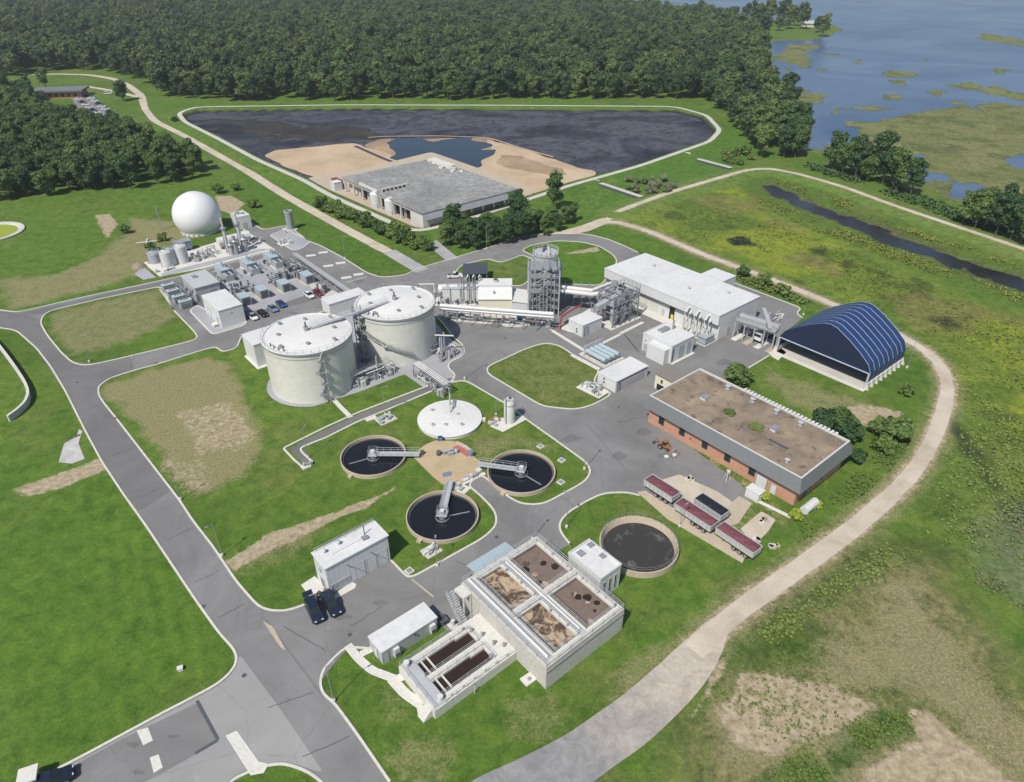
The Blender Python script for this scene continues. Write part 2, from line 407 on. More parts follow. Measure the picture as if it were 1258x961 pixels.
def sheet(name, poly, z, mat, holes=(), kind='structure', thick=0.0, parent=None):
    """A flat piece of ground surface (with holes) at height z."""
    loops = [list(poly)] + [list(h) for h in holes]
    vs2 = [Vector(p) for lp in loops for p in lp]; ed = []; o = 0
    for lp in loops: n = len(lp); ed += [(o+i, o+(i+1)%n) for i in range(n)]; o += n
    ov, _, of, *_ = delaunay_2d_cdt(vs2, ed, [], 0, 1e-4)
    T = np.array([[tuple(ov[i]) for i in f] for f in of]); c = T.mean(1)
    keep = sdist(c[:,0], c[:,1], loops[0]) > 0
    for h in loops[1:]: keep &= sdist(c[:,0], c[:,1], h) <= 0
    vs = [(v.x, v.y, z) for v in ov]; fs = []
    for f, k in zip(of, keep):
        if not k: continue
        A, B, C = (ov[i] for i in f); ar = (B.x-A.x)*(C.y-A.y)-(B.y-A.y)*(C.x-A.x)
        fs.append(tuple(f) if ar > 0 else (f[0], f[2], f[1]))
    mb = MB().add(vs, fs)
    if thick:
        o = 0
        for lp in loops:
            n = len(lp)
            for i in range(n):
                (x0,y0),(x1,y1) = lp[i], lp[(i+1)%n]
                mb.add([(x0,y0,z),(x1,y1,z),(x1,y1,z-thick),(x0,y0,z-thick)], [(0,1,2,3)])
    o = mb.build(name, MATS[mat], parent)
    if parent is None and kind: o['kind'] = kind
    return o
def kerb(path, closed=False, w=.36, h=.13, z=0.0, mat='kerb_concrete', name='kerb'):
    L, R = ribbon(path, w, closed); n = len(path); vs = []; fs = []
    for l, r in zip(L, R): vs += [(l.x,l.y,z-.2),(l.x,l.y,z+h),(r.x,r.y,z+h),(r.x,r.y,z-.2)]
    for i in range(n if closed else n-1):
        a, b = i*4, ((i+1)%n)*4
        fs += [(a,b,b+1,a+1),(a+1,b+1,b+2,a+2),(a+2,b+2,b+3,a+3)]
    o = MB().add(vs, fs).build(name, MATS[mat]); o['kind'] = 'structure'; return o
def strip(name, path, w, z, mat, kind='structure'):
    L, R = ribbon(path, w); vs = []; fs = []
    for l, r in zip(L, R): vs += [(l.x,l.y,z),(r.x,r.y,z)]
    for i in range(len(L)-1): fs.append((2*i,2*i+1,2*i+3,2*i+2))
    o = MB().add(vs, fs).build(name, MATS[mat]); o['kind'] = kind; return o

# ------------------------------------------------------------------ vector noise
def vnoise(x, y, seed=0):
    xi = np.floor(x).astype(np.int64); yi = np.floor(y).astype(np.int64); xf = x-xi; yf = y-yi
    def h(a, b):
        n = (a*374761393 + b*668265263 + seed*974634777) & 0x7fffffff
        n = ((n ^ (n >> 13))*1274126177) & 0x7fffffff
        return ((n ^ (n >> 16)) & 0xffff)/65535.0
    u = xf*xf*(3-2*xf); v = yf*yf*(3-2*yf)
    return (h(xi,yi)*(1-u)+h(xi+1,yi)*u)*(1-v) + (h(xi,yi+1)*(1-u)+h(xi+1,yi+1)*u)*v
def fbm(x, y, s, o=4, seed=0):
    t = 0; a = .5; n = 0
    for k in range(o): t = t + a*vnoise(x*s, y*s, seed+k*17); n += a; a *= .55; s *= 2.1
    return t/n
def sdist(x, y, poly):
    """Signed distance to a world polygon, positive inside."""
    d = np.full(x.shape, 1e12); ins = np.zeros(x.shape, bool); n = len(poly)
    for i in range(n):
        ax, ay = poly[i]; bx, by = poly[(i+1)%n]; ex, ey = bx-ax, by-ay
        t = np.clip(((x-ax)*ex+(y-ay)*ey)/(ex*ex+ey*ey+1e-9), 0, 1)
        d = np.minimum(d, (x-ax-t*ex)**2+(y-ay-t*ey)**2)
        if ay != by:
            c = ((ay > y) != (by > y)) & (x < (bx-ax)*(y-ay)/(by-ay)+ax); ins ^= c
    d = np.sqrt(d); return np.where(ins, d, -d)
def pdist(x, y, path):
    d = np.full(x.shape, 1e12)
    for (ax, ay), (bx, by) in zip(path, path[1:]):
        ex, ey = bx-ax, by-ay; t = np.clip(((x-ax)*ex+(y-ay)*ey)/(ex*ex+ey*ey+1e-9), 0, 1)
        d = np.minimum(d, (x-ax-t*ex)**2+(y-ay-t*ey)**2)
    return np.sqrt(d)
def sst(v, a, b): t = np.clip((v-a)/(b-a), 0, 1); return t*t*(3-2*t)

# ------------------------------------------------------------------ outlines read off the photograph
RIVER = pp([(1500,330),(1258,268),(1190,248),(1120,222),(1060,200),(1010,187),(985,182),(986,150),(975,128),(950,112),(944,80),(942,56),(950,49),(1000,48),(1022,42),(1030,35),(1012,27),(950,24),(900,20),(840,12),(780,4),(760,-20),(760,-38),(2200,-38),(2200,300)])
FARWATER = None
MARSH = [pp(p) for p in (
    [(1054,148),(1090,143),(1110,138),(1160,132),(1230,134),(1258,139),(1350,140),(1400,260),(1258,248),(1215,236),(1180,226),(1150,216),(1125,208),(1108,198),(1112,190),(1085,190),(1088,178),(1070,170),(1052,166),(1056,158)],
    [(997,183),(1010,176),(1030,171),(1050,178),(1056,186),(1046,196),(1020,196)],
    [(972,118),(985,113),(1008,117),(1014,121),(994,127),(976,128)], [(980,107),(990,106),(994,111),(982,114)],
    [(945,71),(962,64),(975,55),(1000,52),(1010,56),(996,62),(992,68),(1000,76),(998,82),(984,84),(968,78)], [(955,84),(970,82),(984,88),(962,91)],
    [(1077,88),(1095,85),(1124,90),(1124,94),(1090,94)], [(1096,100),(1110,97),(1122,104),(1104,107)],
    [(1157,124),(1172,120),(1192,127),(1180,131)], [(1192,130),(1225,126),(1258,130),(1300,128),(1300,142),(1220,138)],
    [(1205,112),(1220,106),(1258,116),(1300,118),(1300,126),(1250,122)], [(1197,43),(1215,41),(1258,50),(1320,60),(1320,66),(1250,56),(1205,47)],
    [(1020,132),(1030,131),(1034,136),(1024,137)], [(1048,76),(1056,73),(1062,77),(1054,80)], [(1002,84),(1016,84),(1018,88),(1006,88)],
    [(1140,112),(1156,109),(1166,113),(1150,116)], [(1086,118),(1098,116),(1104,120),(1092,122)], [(1170,104),(1190,100),(1204,105),(1184,109)], [(1060,132),(1080,128),(1092,133),(1072,138)], [(960,100),(972,97),(980,101),(968,104)], [(1014,64),(1026,62),(1030,66),(1018,68)], [(1130,72),(1142,70),(1146,74),(1134,75)], [(1216,84),(1236,82),(1244,87),(1224,89)],
    [(1118,219),(1150,218),(1180,222),(1190,231),(1160,236),(1130,232)])]
MARSH_POOL = [pp(p) for p in ([(1085,200),(1110,197),(1140,207),(1143,217),(1115,219),(1090,215)], [(1175,224),(1200,222),(1210,232),(1190,240),(1172,234)], [(1241,196),(1258,188),(1300,190),(1300,210),(1255,206)], [(1122,190),(1134,189),(1132,196),(1122,195)])]
SLOUGH = pp([(936,228),(948,226),(975,238),(1010,252),(1050,268),(1090,283),(1120,296),(1160,309),(1200,322),(1258,340),(1330,362),(1330,376),(1258,356),(1200,338),(1150,322),(1110,308),(1070,292),(1040,280),(1005,266),(985,258),(965,248),(948,240)])
CREST = pp([(240,131.5),(218.7,139),(227,150),(267,170),(317,197),(374,222),(405,240),(468,268),(509.5,286),(571.7,270),(620,255),(657.5,242),(700,228),(786,204),(872,174),(885,160),(868,141.5),(829,131),(620,129.5),(420,129)], 1.2)
LAGOON = pp([(243,134.2),(223.5,140.5),(231,149),(271,168),(321,194),(377,218),(402,232),(470,262),(512,280),(570,264),(618,248),(655,237),(698,223),(784,201),(867,171.5),(880,160),(864,143),(828,133.8),(620,132.2),(420,131.8)], 1.2)
LEVEE = pp([(713,281),(745,268),(760,259.4),(819,237.6),(879,220),(918,208.7),(946,207),(981.7,213.9),(1037,229.7),(1096.5,252),(1156,272),(1258,306),(1330,332)], .9)
NW_ = pp([(500,322),(480,311),(440,290),(400,268),(350,240),(300,208),(262,187),(225,166),(190,149),(178,134),(174,118),(158,105),(140,97),(110,92),(70,91),(35,92)])
INNER = pp([(738,273),(760,273),(799.6,285),(859,311),(918,332.6),(966,350.4),(1021,373),(1075,396),(1104,412),(1136,429.6),(1156,449),(1165,473),(1161,500),(1150,532),(1132,567),(1108,596),(1080,622),(1050,648),(1000,685),(950,720),(905,752),(868,785),(852,800)])

# ------------------------------------------------------------------ the ground: one sheet with relief and ground cover
def make_ground():
    r = 34*np.exp(.0052*np.arange(840)); r = np.concatenate([[2.0, 18.0], r[r < 2300], 2300*1.16**np.arange(1, 13)])
    a1 = np.arange(-40, 40.01, .165); a2 = np.arange(40.8, 64, .8); a3 = np.arange(66, 97, 4.0)
    a = np.radians(np.concatenate([-a3[::-1], -a2[::-1], a1, a2, a3]))
    nr, na = len(r), len(a); rr, aa = np.meshgrid(r, a, indexing='ij')
    x = (rr*np.sin(aa)).ravel(); y = (rr*np.cos(aa)).ravel()
    z = np.zeros_like(x)
    n5 = fbm(x, y, .2, 4, 3); n20 = fbm(x, y, .05, 4, 5); n60 = fbm(x, y, .016, 4, 9); n1 = fbm(x, y, .9, 3, 21)
    # --- relief
    dc = pdist(x, y, CREST + CREST[:1]); dl = sdist(x, y, LAGOON)
    z = np.maximum(z, 1.2*(1-sst(dc, 1.8, 9.0))); z = np.where(dl > -1.5, np.minimum(z, 1.2*(1-sst(dl, -.8, 2.2))-1.1*sst(dl, 0, 3)), z)
    dv = pdist(x, y, LEVEE[2:]); z = np.where(dv < 9, np.maximum(z, .9*(1-sst(dv, 2.0, 9.0))), z)
    dsl = sdist(x, y, SLOUGH) + (n5-.5)*7 + (n20-.5)*7 - 1.6; z = z - 1.3*sst(dsl, -2.0, 2.5)
    dr = sdist(x, y, RIVER) + (n20-.5)*22*sst(np.hypot(x, y), 150, 420); riv = sst(dr, -2, 7)
    z = z - 2.2*riv
    mar = np.zeros_like(x)
    for p in MARSH: mar = np.maximum(mar, sst(sdist(x, y, p) + (n20-.5)*24 + (n5-.5)*10 + (fbm(x, y, .11, 4, 61)-.5)*14, -2.5, 2.5))
    for p in MARSH_POOL: mar = mar*(1-sst(sdist(x, y, p) + (n20-.5)*9, -1.5, 2))
    mar = mar*riv; z = z + mar*2.0
    # --- cover colours
    col = np.zeros((len(x), 3))
    def lay(c, m): col[:] = col*(1-m[:, None]) + np.array(c)*m[:, None]
    def reg(px, soft=3.0, amp=4.0, world=False):
        return sst(sdist(x, y, px if world else pp(px)) + (n20-.5)*amp*2 + (n5-.5)*amp, -soft, soft)
    lay((.084,.152,.022), np.ones_like(x))
    lay((.115,.158,.032), sst(n60, .42, .66)*.40)
    lay((.062,.112,.018), sst(n20, .50, .72)*.55)
    lay((.140,.150,.050), sst(fbm(x, y, .085, 5, 33), .54, .70)*.35)
    lay((.060,.125,.018), sst(fbm(x, y, .12, 4, 35), .55, .7)*.5)
    far = np.hypot(x, y)
    # lawns
    lay((.080,.158,.020), reg([(-60,520),(110,560),(290,800),(285,830),(60,950),(-80,1010)], 4, 2)*.55)
    lay((.090,.155,.024), reg([(0,255),(90,250),(150,255),(140,290),(70,330),(-20,355),(-60,300)], 5, 3)*.7)
    lay((.088,.150,.024), reg([(420,800),(560,860),(760,790),(850,690),(740,610),(690,640),(700,690),(680,850),(600,950),(480,950)], 4, 3)*.5)
    lay((.066,.135,.018), reg([(300,215),(480,318),(500,335),(440,330),(385,298),(340,285),(300,262)], 4, 3)*.8)
    lay((.075,.160,.018), reg([(690,310),(740,310),(752,325),(730,350),(690,346)], 3, 1)*.8)
    lay((.070,.150,.022), reg([(740,215),(870,178),(900,150),(940,190),(880,215),(800,240),(720,270),(700,268)], 5, 4)*.7)
    lawn = reg([(-60,520),(110,560),(290,800),(285,830),(60,950),(-80,1010)], 3, 1)
    col *= (1 + .07*lawn*np.sin((x*.87 + y*.5)*2.3 + n20*3))[:, None]
    # olive islands
    lay((.120,.125,.040), reg([(598,453),(643,430),(681,423),(737,454),(751,485),(690,502),(649,489)], 2, 1)*.45)
    lay((.110,.150,.040), reg([(560,336),(600,318),(641,312),(655,318),(648,345)], 2, 1)*.5)
    # wetland inside the levee
    wet = reg([(762,268),(860,240),(905,225),(950,262),(1000,283),(1100,325),(1258,392),(1330,420),(1330,640),(1258,600),(1200,545),(1180,470),(1140,415),(1080,385),(1000,352),(900,315),(820,288)], 5, 8)
    lay((.120,.168,.028), wet*.9); lay((.185,.222,.026), wet*sst(fbm(x, y, .03, 4, 40), .37, .56)*.85)
    lay((.070,.120,.022), wet*sst(fbm(x, y, .055, 5, 41), .54, .66)*.75)
    lay((.045,.065,.018), wet*sst(fbm(x, y, .11, 4, 44), .64, .72)*.7)
    brn = wet*sst(fbm(x, y, .05, 4, 43), .60, .7); lay((.17,.14,.06), brn*.5)
    lay((.075,.115,.026), sst(dsl, -16, -4)*(.6+.4*sst(n5, .4, .6))*.8)
    lay((.085,.070,.040), sst(dsl, -2.5, -.5)*.8)
    lay((.150,.205,.060), sst(5.5-np.abs(dv-4.5), 0, 2)*.35)
    # rough slopes lower right
    slope = reg([(1180,500),(1330,600),(1330,800),(1200,740),(1120,640),(1090,640),(1150,560)], 6, 6)
    lay((.100,.150,.030), slope*.9); lay((.150,.180,.045), slope*sst(n20, .46, .62)*.8); lay((.060,.100,.022), slope*sst(fbm(x, y, .09, 5, 47), .54, .64)*.7); lay((.13,.15,.10), slope*reg([(1180,650),(1260,620),(1330,700),(1330,770),(1230,745)], 5, 5)*.6)
    mound = reg([(905,770),(1000,700),(1090,655),(1160,690),(1230,780),(1330,900),(1330,1010),(780,1010),(850,880),(880,820)], 6, 6)
    lay((.135,.140,.055), mound*.9); lay((.080,.105,.030), mound*sst(n20, .48, .62)*.7); lay((.19,.175,.085), mound*sst(fbm(x, y, .12, 5, 48), .5, .62)*.6)
    lay((.055,.105,.022), reg([(955,940),(1010,890),(1080,870),(1128,872),(1122,905),(1060,930),(1000,965),(930,975)], 3, 3))
    lay((.060,.105,.020), reg([(870,800),(960,760),(1010,780),(1080,850),(1000,830),(920,818),(880,850)], 4, 4)*.8)
    lay((.055,.085,.020), reg([(1085,660),(1160,655),(1180,700),(1130,690),(1050,700),(960,760),(930,760),(1010,705)], 4, 4)*.9)
    lay((.026,.027,.033), sst(dl, -.6, .6))
    # river mats and shallows
    lay((.135,.150,.055), mar); lay((.170,.175,.075), mar*sst(n20, .5, .7)*.7); lay((.085,.105,.040), mar*sst(fbm(x, y, .09, 4, 60), .55, .66)*.8)
    lay((.060,.055,.040), riv*(1-mar))
    lay((.20,.17,.10), sst(dr, -5, 0)*(1-riv)*.35)
    # under the woods
    # --- masks: dry straw, bare earth, dark weeds
    dry = np.zeros_like(x); dirt = np.zeros_like(x); weed = np.zeros_like(x)
    def add(mask, px, s, soft=3.0, amp=3.0):
        np.maximum(mask, reg(px, soft, amp)*s, out=mask)
    add(dry, [(66,388),(120,372),(198,357),(215,390),(160,420),(95,432),(70,410)], .62, 3, 4)
    add(dry, [(128,475),(180,456),(255,434),(285,440),(300,475),(330,530),(300,585),(240,612),(190,560),(150,515)], .85, 2.5, 3)
    add(dry, [(5,345),(70,335),(120,310),(160,285),(200,300),(210,318),(180,335),(110,358),(10,382)], .7, 3, 4)
    add(dry, [(160,268),(215,272),(232,292),(195,300),(165,290)], .75)
    add(dry, [(560,542),(600,530),(660,538),(690,555),(640,552),(600,568),(585,560)], .55)
    add(dry, [(598,453),(643,430),(681,423),(737,454),(751,485),(690,502),(649,489)], .32)
    add(dry, [(940,448),(1050,490),(1075,500),(1040,520),(970,500),(930,470)], .62)
    add(dry, [(280,690),(340,655),(400,640),(400,655),(330,690),(290,700)], .6)
    add(dry, [(755,830),(800,790),(850,760),(900,735),(860,790),(800,850),(760,870)], .6)
    add(dry, [(460,930),(500,905),(540,920),(520,961),(480,975)], .45, 2, 4); add(dry, [(630,870),(670,868),(668,900),(630,900)], .4, 2, 4)
    add(dry, [(470,850),(500,830),(520,860),(490,880)], .35, 2, 4)
    add(dry, [(980,835),(1060,760),(1060,700),(1130,700),(1190,790),(1258,870),(1330,960),(1330,1010),(1200,930),(1130,870),(1060,860)], .78, 4, 7)
    add(dry, [(870,860),(910,825),(1000,830),(1090,860),(1050,900),(960,950),(890,940)], .8, 3, 4)
    add(dry, [(1060,940),(1130,880),(1200,900),(1330,1000),(1330,1040),(1000,1040)], .85, 3, 4)
    add(dry, [(690,262),(740,215),(760,225),(730,262)], .25)
    add(dirt, [(206,505),(285,488),(326,535),(300,552),(240,560)], .52, 1.5, 2); add(dirt, [(185,560),(250,565),(262,600),(225,608)], .45, 2, 3)
    add(dirt, [(280,689),(330,656),(400,632),(448,614),(486,597),(484,604),(450,625),(400,646),(340,672),(290,699)], .88, .8, 1.0)
    add(dirt, [(20,600),(90,576),(132,560),(134,575),(80,598),(30,610)], .80, 1.0, 1.5)
    add(dirt, [(112,264),(138,262),(146,275),(132,292),(118,276)], .75, 1.5, 2)
    add(dirt, [(264,241),(282,240),(300,250),(286,264),(270,258)], .95, 1, 1)
    add(dirt, [(1010,505),(1060,498),(1105,508),(1085,522),(1040,518)], .75, 2, 3)
    add(dirt, [(880,870),(915,830),(960,828),(1060,855),(1085,868),(1040,893),(990,900),(960,932),(905,918)], .86, 1.5, 3)
    add(dirt, [(1110,865),(1150,868),(1180,905),(1230,945),(1330,990),(1330,1040),(1030,1040),(1070,950),(1120,905)], .9, 1.5, 3)
    add(dirt, [(850,880),(880,815),(900,800),(884,830),(870,860)], .7, 1, 1.5)
    add(dirt, [(715,306),(735,303),(738,309),(700,313),(688,312)], .8, 1, 1)
    add(dirt, [(560,335),(570,340),(600,345),(590,348),(560,345)], .3)
    add(dirt, [(810,560),(850,540),(930,585),(990,640),(960,660),(905,690),(785,610)], .35)
    add(dirt, [(20,262),(25,300),(0,315),(-10,260)], .3)
    add(weed, [(1150,500),(1190,520),(1258,640),(1240,650),(1190,570),(1160,530)], .6, 3, 5)
    add(weed, [(895,294),(905,290),(915,291),(924,298),(932,302),(918,302),(900,303)], .85, 2.5, 3)
    for cx, cy in ((1040,325),(1075,345),(1160,398),(1010,310),(1105,400),(1200,520)):
        add(weed, [(cx-14,cy-4),(cx+4,cy-6),(cx+14,cy+2),(cx,cy+5)], .62, 4, 5)
    rough = np.clip(np.maximum.reduce([wet, slope, mound, mar, sst(dsl, -18, -8)*.8]), 0, 1)
    # smooth tracks worn beside the dirt road
    di = pdist(x, y, INNER); dry = np.maximum(dry, (1-sst(di, 1.5, 6.5))*.62); dirt = np.maximum(dirt, (1-sst(di, 1.4, 3.6))*.66); dirt = np.maximum(dirt, (1-sst(np.minimum(pdist(x, y, NW_), dv), 1.2, 3.2))*.6)
    faces = (np.arange(nr-1)[:, None]*na + np.arange(na-1)[None, :]).ravel()
    quads = np.stack([faces, faces+na, faces+na+1, faces+1], 1)
    quads = quads[:, ::-1]
    me = bpy.data.meshes.new('ground'); me.vertices.add(len(x)); me.vertices.foreach_set('co', np.stack([x, y, z], 1).astype(np.float32).ravel())
    nq = len(quads); me.loops.add(nq*4); me.loops.foreach_set('vertex_index', quads.astype(np.int32).ravel())
    me.polygons.add(nq); me.polygons.foreach_set('loop_start', np.arange(0, nq*4, 4, dtype=np.int32)); me.polygons.foreach_set('loop_total', np.full(nq, 4, np.int32))
    me.polygons.foreach_set('use_smooth', np.ones(nq, bool))
    me.update(calc_edges=True); me.validate()
    at = me.attributes.new('cover', 'FLOAT_COLOR', 'POINT'); at.data.foreach_set('color', np.concatenate([col, np.ones((len(x),1))], 1).astype(np.float32).ravel())
    at = me.attributes.new('wear', 'FLOAT_COLOR', 'POINT'); at.data.foreach_set('color', np.stack([dry, dirt, weed, rough], 1).astype(np.float32).ravel())
    m, nt, b = nodes('ground_cover'); p = nd(nt, 'ShaderNodeNewGeometry').outputs['Position']
    ca = nd(nt, 'ShaderNodeAttribute', attribute_name='cover').outputs['Color']; wa = nd(nt, 'ShaderNodeAttribute', attribute_name='wear')
    sp = nd(nt, 'ShaderNodeSeparateColor'); nt.links.new(wa.outputs['Color'], sp.inputs[0])
    f1 = noise(nt, p, 2.2, 6, .85); f2 = noise(nt, p, .35, 6, .7, .6); f3 = noise(nt, p, .9, 5, .7, .3)
    mul = ramp(nt, f1, [(.28,(.45,.50,.42)),(.5,(1,1,1)),(.74,(1.6,1.48,1.35))])
    c = mix(nt, 1.0, ca, mul, 'MULTIPLY')
    c = mix(nt, 1.0, c, ramp(nt, f2, [(.32,(.62,.70,.62)),(.5,(1,1,1)),(.70,(1.45,1.28,1.25))]), 'MULTIPLY')
    def fac(ch, k, soft):
        t = math_(nt, 'ADD', sp.outputs[ch], math_(nt, 'MULTIPLY', math_(nt, 'SUBTRACT', math_(nt, 'ADD', math_(nt, 'ADD', math_(nt, 'MULTIPLY', f2, .34), math_(nt, 'MULTIPLY', f3, .36)), math_(nt, 'MULTIPLY', f1, .30)), .5), k))
        return math_(nt, 'MULTIPLY', math_(nt, 'SUBTRACT', t, .5-soft), 1/(2*soft), True)
    rg = ramp(nt, f3, [(.34,(.42,.46,.40)),(.47,(.95,.95,.95)),(.66,(1.5,1.45,1.35))])
    c = mix(nt, math_(nt, 'MULTIPLY', wa.outputs['Alpha'], .62), c, mix(nt, 1.0, c, rg, 'MULTIPLY'))
    straw = ramp(nt, f1, [(.30,(.125,.115,.048)),(.5,(.235,.205,.105)),(.70,(.43,.38,.24))])
    earth = ramp(nt, f3, [(.3,(.23,.18,.115)),(.52,(.37,.30,.205)),(.72,(.50,.425,.31))])
    c = mix(nt, math_(nt, 'MULTIPLY', fac(0, 2.3, .28), .84), c, straw)
    c = mix(nt, math_(nt, 'MULTIPLY', fac(1, 2.0, .16), .94), c, earth)
    c = mix(nt, fac(2, 1.3, .2), c, (.018,.022,.018))
    nt.links.new(c, b.inputs['Base Color']); b.inputs['Roughness'].default_value = .9; b.inputs['Specular IOR Level'].default_value = .15
    bump(nt, b, f1, .55, .25)
    me.materials.append(m)
    o = place('ground', me); o['kind'] = 'structure'
make_ground()

# water
def rough_poly(p, step, amp, seed=1):
    out = []
    for i, q in enumerate(dense(p + [p[0]], step)[:-1]):
        out.append((q[0] + amp*(float(vnoise(np.array([q[0]*.11]), np.array([q[1]*.11]), seed)[0])-.5), q[1] + amp*(float(vnoise(np.array([q[0]*.11]), np.array([q[1]*.11]), seed+5)[0])-.5)))
    return out
rv = pp([(1600,420),(1258,285),(1120,236),(1060,212),(1000,196),(968,184),(965,150),(940,118),(930,80),(925,45),(900,30),(820,18),(740,6),(700,-20),(690,-38)])
sheet('water', rv + [(900, 9000), (9000, 9000), (9000, 100)], -.75, 'river_water')
xs = [p for p in SLOUGH]; c0 = Vector((sum(p[0] for p in xs)/len(xs), sum(p[1] for p in xs)/len(xs)))
sL = pp([(925,222),(950,222),(1010,246),(1120,290),(1258,334),(1340,360),(1340,386),(1258,362),(1150,328),(1040,286),(950,246)])
sheet('water', sL, -.42, 'slough_water')
sheet('lagoon', LAGOON, -.55, 'lagoon_surface')

# ------------------------------------------------------------------ lagoon floor: sand flats, pool, wet margins
sheet('sand_flat', rough_poly(rnd(pp([(324,191),(338,185),(372,180),(405,178),(430,176),(447,178),(470,187),(495,200),(480,204),(440,214),(405,228),(376,216)]), 6), 4, 5, 3), -.22, 'sand')
sheet('sand_flat', rough_poly(rnd(pp([(448,178),(470,170),(600,169),(609,175),(600,190),(592,203),(572,212),(540,200),(500,203)]), 5), 4, 4, 4), -.24, 'wet_sand')
sheet('sand_flat', rough_poly(rnd(pp([(600,171),(640,182),(675,193),(736,212),(700,224),(655,236),(625,240),(570,222),(560,206),(592,198),(606,186)]), 5), 4, 4, 5), -.20, 'sand')
sheet('pond', rough_poly(rnd(pp([(466,176),(498,171.5),(560,170),(597,173),(606,181),(600,194),(589,203),(574,206),(559,208),(535,202),(505,197),(482,186)]), 4), 2.5, 13, 6), -.16, 'pond_water')
sheet('wet_mud', rough_poly(rnd(pp([(245,145),(300,146),(360,151),(440,158),(470,165),(455,170),(410,173),(350,172),(300,163),(265,153)]), 8), 3, 22, 7), -.50, 'wet_mud')
strip('sand_track', rnd(pp([(436,179),(452,186),(470,194),(486,200)]), 5, closed=False), 2.2, -.17, 'channel_water')
sheet('sand_flat', rough_poly(pp([(612,190),(640,192),(690,206),(700,216),(650,210),(615,202)]), 4, 6, 41), -.14, 'wet_sand')
strip('sand_ridge', rnd(pp([(452,169),(470,167.5),(540,167),(600,169),(640,182),(680,193)], -.1), 6, closed=False), 1.3, -.10, 'sand')

# ------------------------------------------------------------------ roads
PAVE = pp([(479,961),(436.6,899),(411,864),(397,853),(393,840),(397,822),(420,799),(430,795),(453,797),(521,755),(541,768),(552,777),(588,757),(600,752),(600,735),(700,668),(703,672),(689,655),(687,645),(691,637),(699,629),(722,615),(742,606),(770,605),(786,609),(800,616),(850,640),(890,645),(908,636),(924,617),(912,596),(830,536),(800,520),(800,500),(860,478),(880,474),(892,468),(910,458),(945,437),(956,428),(962,410),(986,391),(978,385),(985,379),(895,345),(860,342),(800,320),(783.8,310.5),(762,300),(745,293.5),(726.6,289),(708,287),(691,286.7),(676,287),(662,288),(648,290),(633.5,292.7),(600,304.6),(559.6,316.5),(514,330),(500,337),(491,339),(468,341),(450,335),(421,316.5),(391.5,300.8),(380,297),(353,277),(323,282.5),(302.6,271),(294,277),(338,307.4),(285,322),(252,331),(216,341),(104,365),(21,384),(0,381),(-60,374),(-60,396),(0,403),(20,406),(45,428),(62,450),(80,480),(105,530),(125,567),(150,605),(180,647),(210,692),(240,737),(270,779),(286,796),(291,807),(289,818),(280,830),(265,842),(235,858),(200,876),(150,903),(100,930),(45,958),(-20,1000),(262,990),(283,960),(300,951),(325,941),(350,938),(378,948),(398,963),(430,1010),(512,1010)])
I1 = pp([(62,382),(52,389),(50,398),(58,412),(75,433),(88,445),(100,449),(115,448),(150,440),(200,428),(236,419),(243,415),(240,409),(214,382),(198,352),(125,367)])
I2 = pp([(121,485),(121,476),(126,471),(137,464),(166,455),(196,447),(250,430),(266,426),(273,433),(291,428),(297,412),(335,400),(430,374),(470,366),(520,372),(545,398),(556,414),(568,423),(571,433),(566,439),(551,446),(551,453),(559,460),(558,465),(552,471),(571,467),(626,499),(645,514.5),(674,535),(720,568),(725,577),(724,584),(717,593),(671,618),(658,620),(645,619.5),(636,617),(626,611.5),(613,602),(591,582),(574,596),(588,607),(604,623),(609,632),(610,641),(607,649),(594,661),(524,700),(509,708),(502,709),(497,706),(481,689),(478,688),(404,729),(371,745),(350,751),(330,750),(316,744),(290,714),(262,672),(237,640),(220,614),(142,513),(128,496)])
I4 = pp([(598,453),(604,448),(624,439),(643,430),(662,423.5),(672,422),(682,423.5),(691,427),(708,439),(737,454),(728,470),(745,480),(751,485),(732,496),(716,501.5),(703,503),(690,502),(666,499),(649,489),(617,470),(600,460)])
I7 = pp([(641,308),(647,304),(657,300.5),(684,296),(715,297.4),(738,303.4),(753,313),(758,320),(755,330),(745,342),(738,351),(696,349),(672,350),(660,348),(662,320),(655,314)])
I8 = pp([(560,336),(562,331),(568,325.5),(600,318),(614,323),(628,319),(641,313),(655,319),(650,345),(640,352),(590,347),(565,341)])
K = 2.2
pav = rnd(PAVE, K); holes = [rnd(h, K) for h in (I1, I2, I4, I7, I8)]
sheet('road', pav, .02, 'asphalt', holes)
for h in holes: kerb(h, True)
def sub(a, b):
    """Outline points a..b (indices of PAVE) as a rounded kerb path."""
    return rnd(PAVE[a:b], K, closed=False)
ix = {tuple(round(c, 1) for c in p): i for i, p in enumerate(PAVE)}
def pi(px, py): q = G(px, py); return min(range(len(PAVE)), key=lambda i: (PAVE[i][0]-q[0])**2 + (PAVE[i][1]-q[1])**2)
kerb(sub(0, pi(453,797)+1)); kerb(sub(pi(700,668), pi(786,609)+1)); kerb(sub(pi(910,458), pi(945,437)+1)); kerb(sub(pi(986,391), pi(895,345)+1))
kerb(sub(pi(783.8,310.5), pi(323,282.5)+2)); kerb(sub(pi(338,307.4), pi(-60,374)+1)); kerb(sub(pi(-60,396), pi(-20,1000)+1)); kerb(sub(pi(262,990), pi(430,1010)+1))
kerb(pp([(294,277),(303,285),(338,307.4)]))
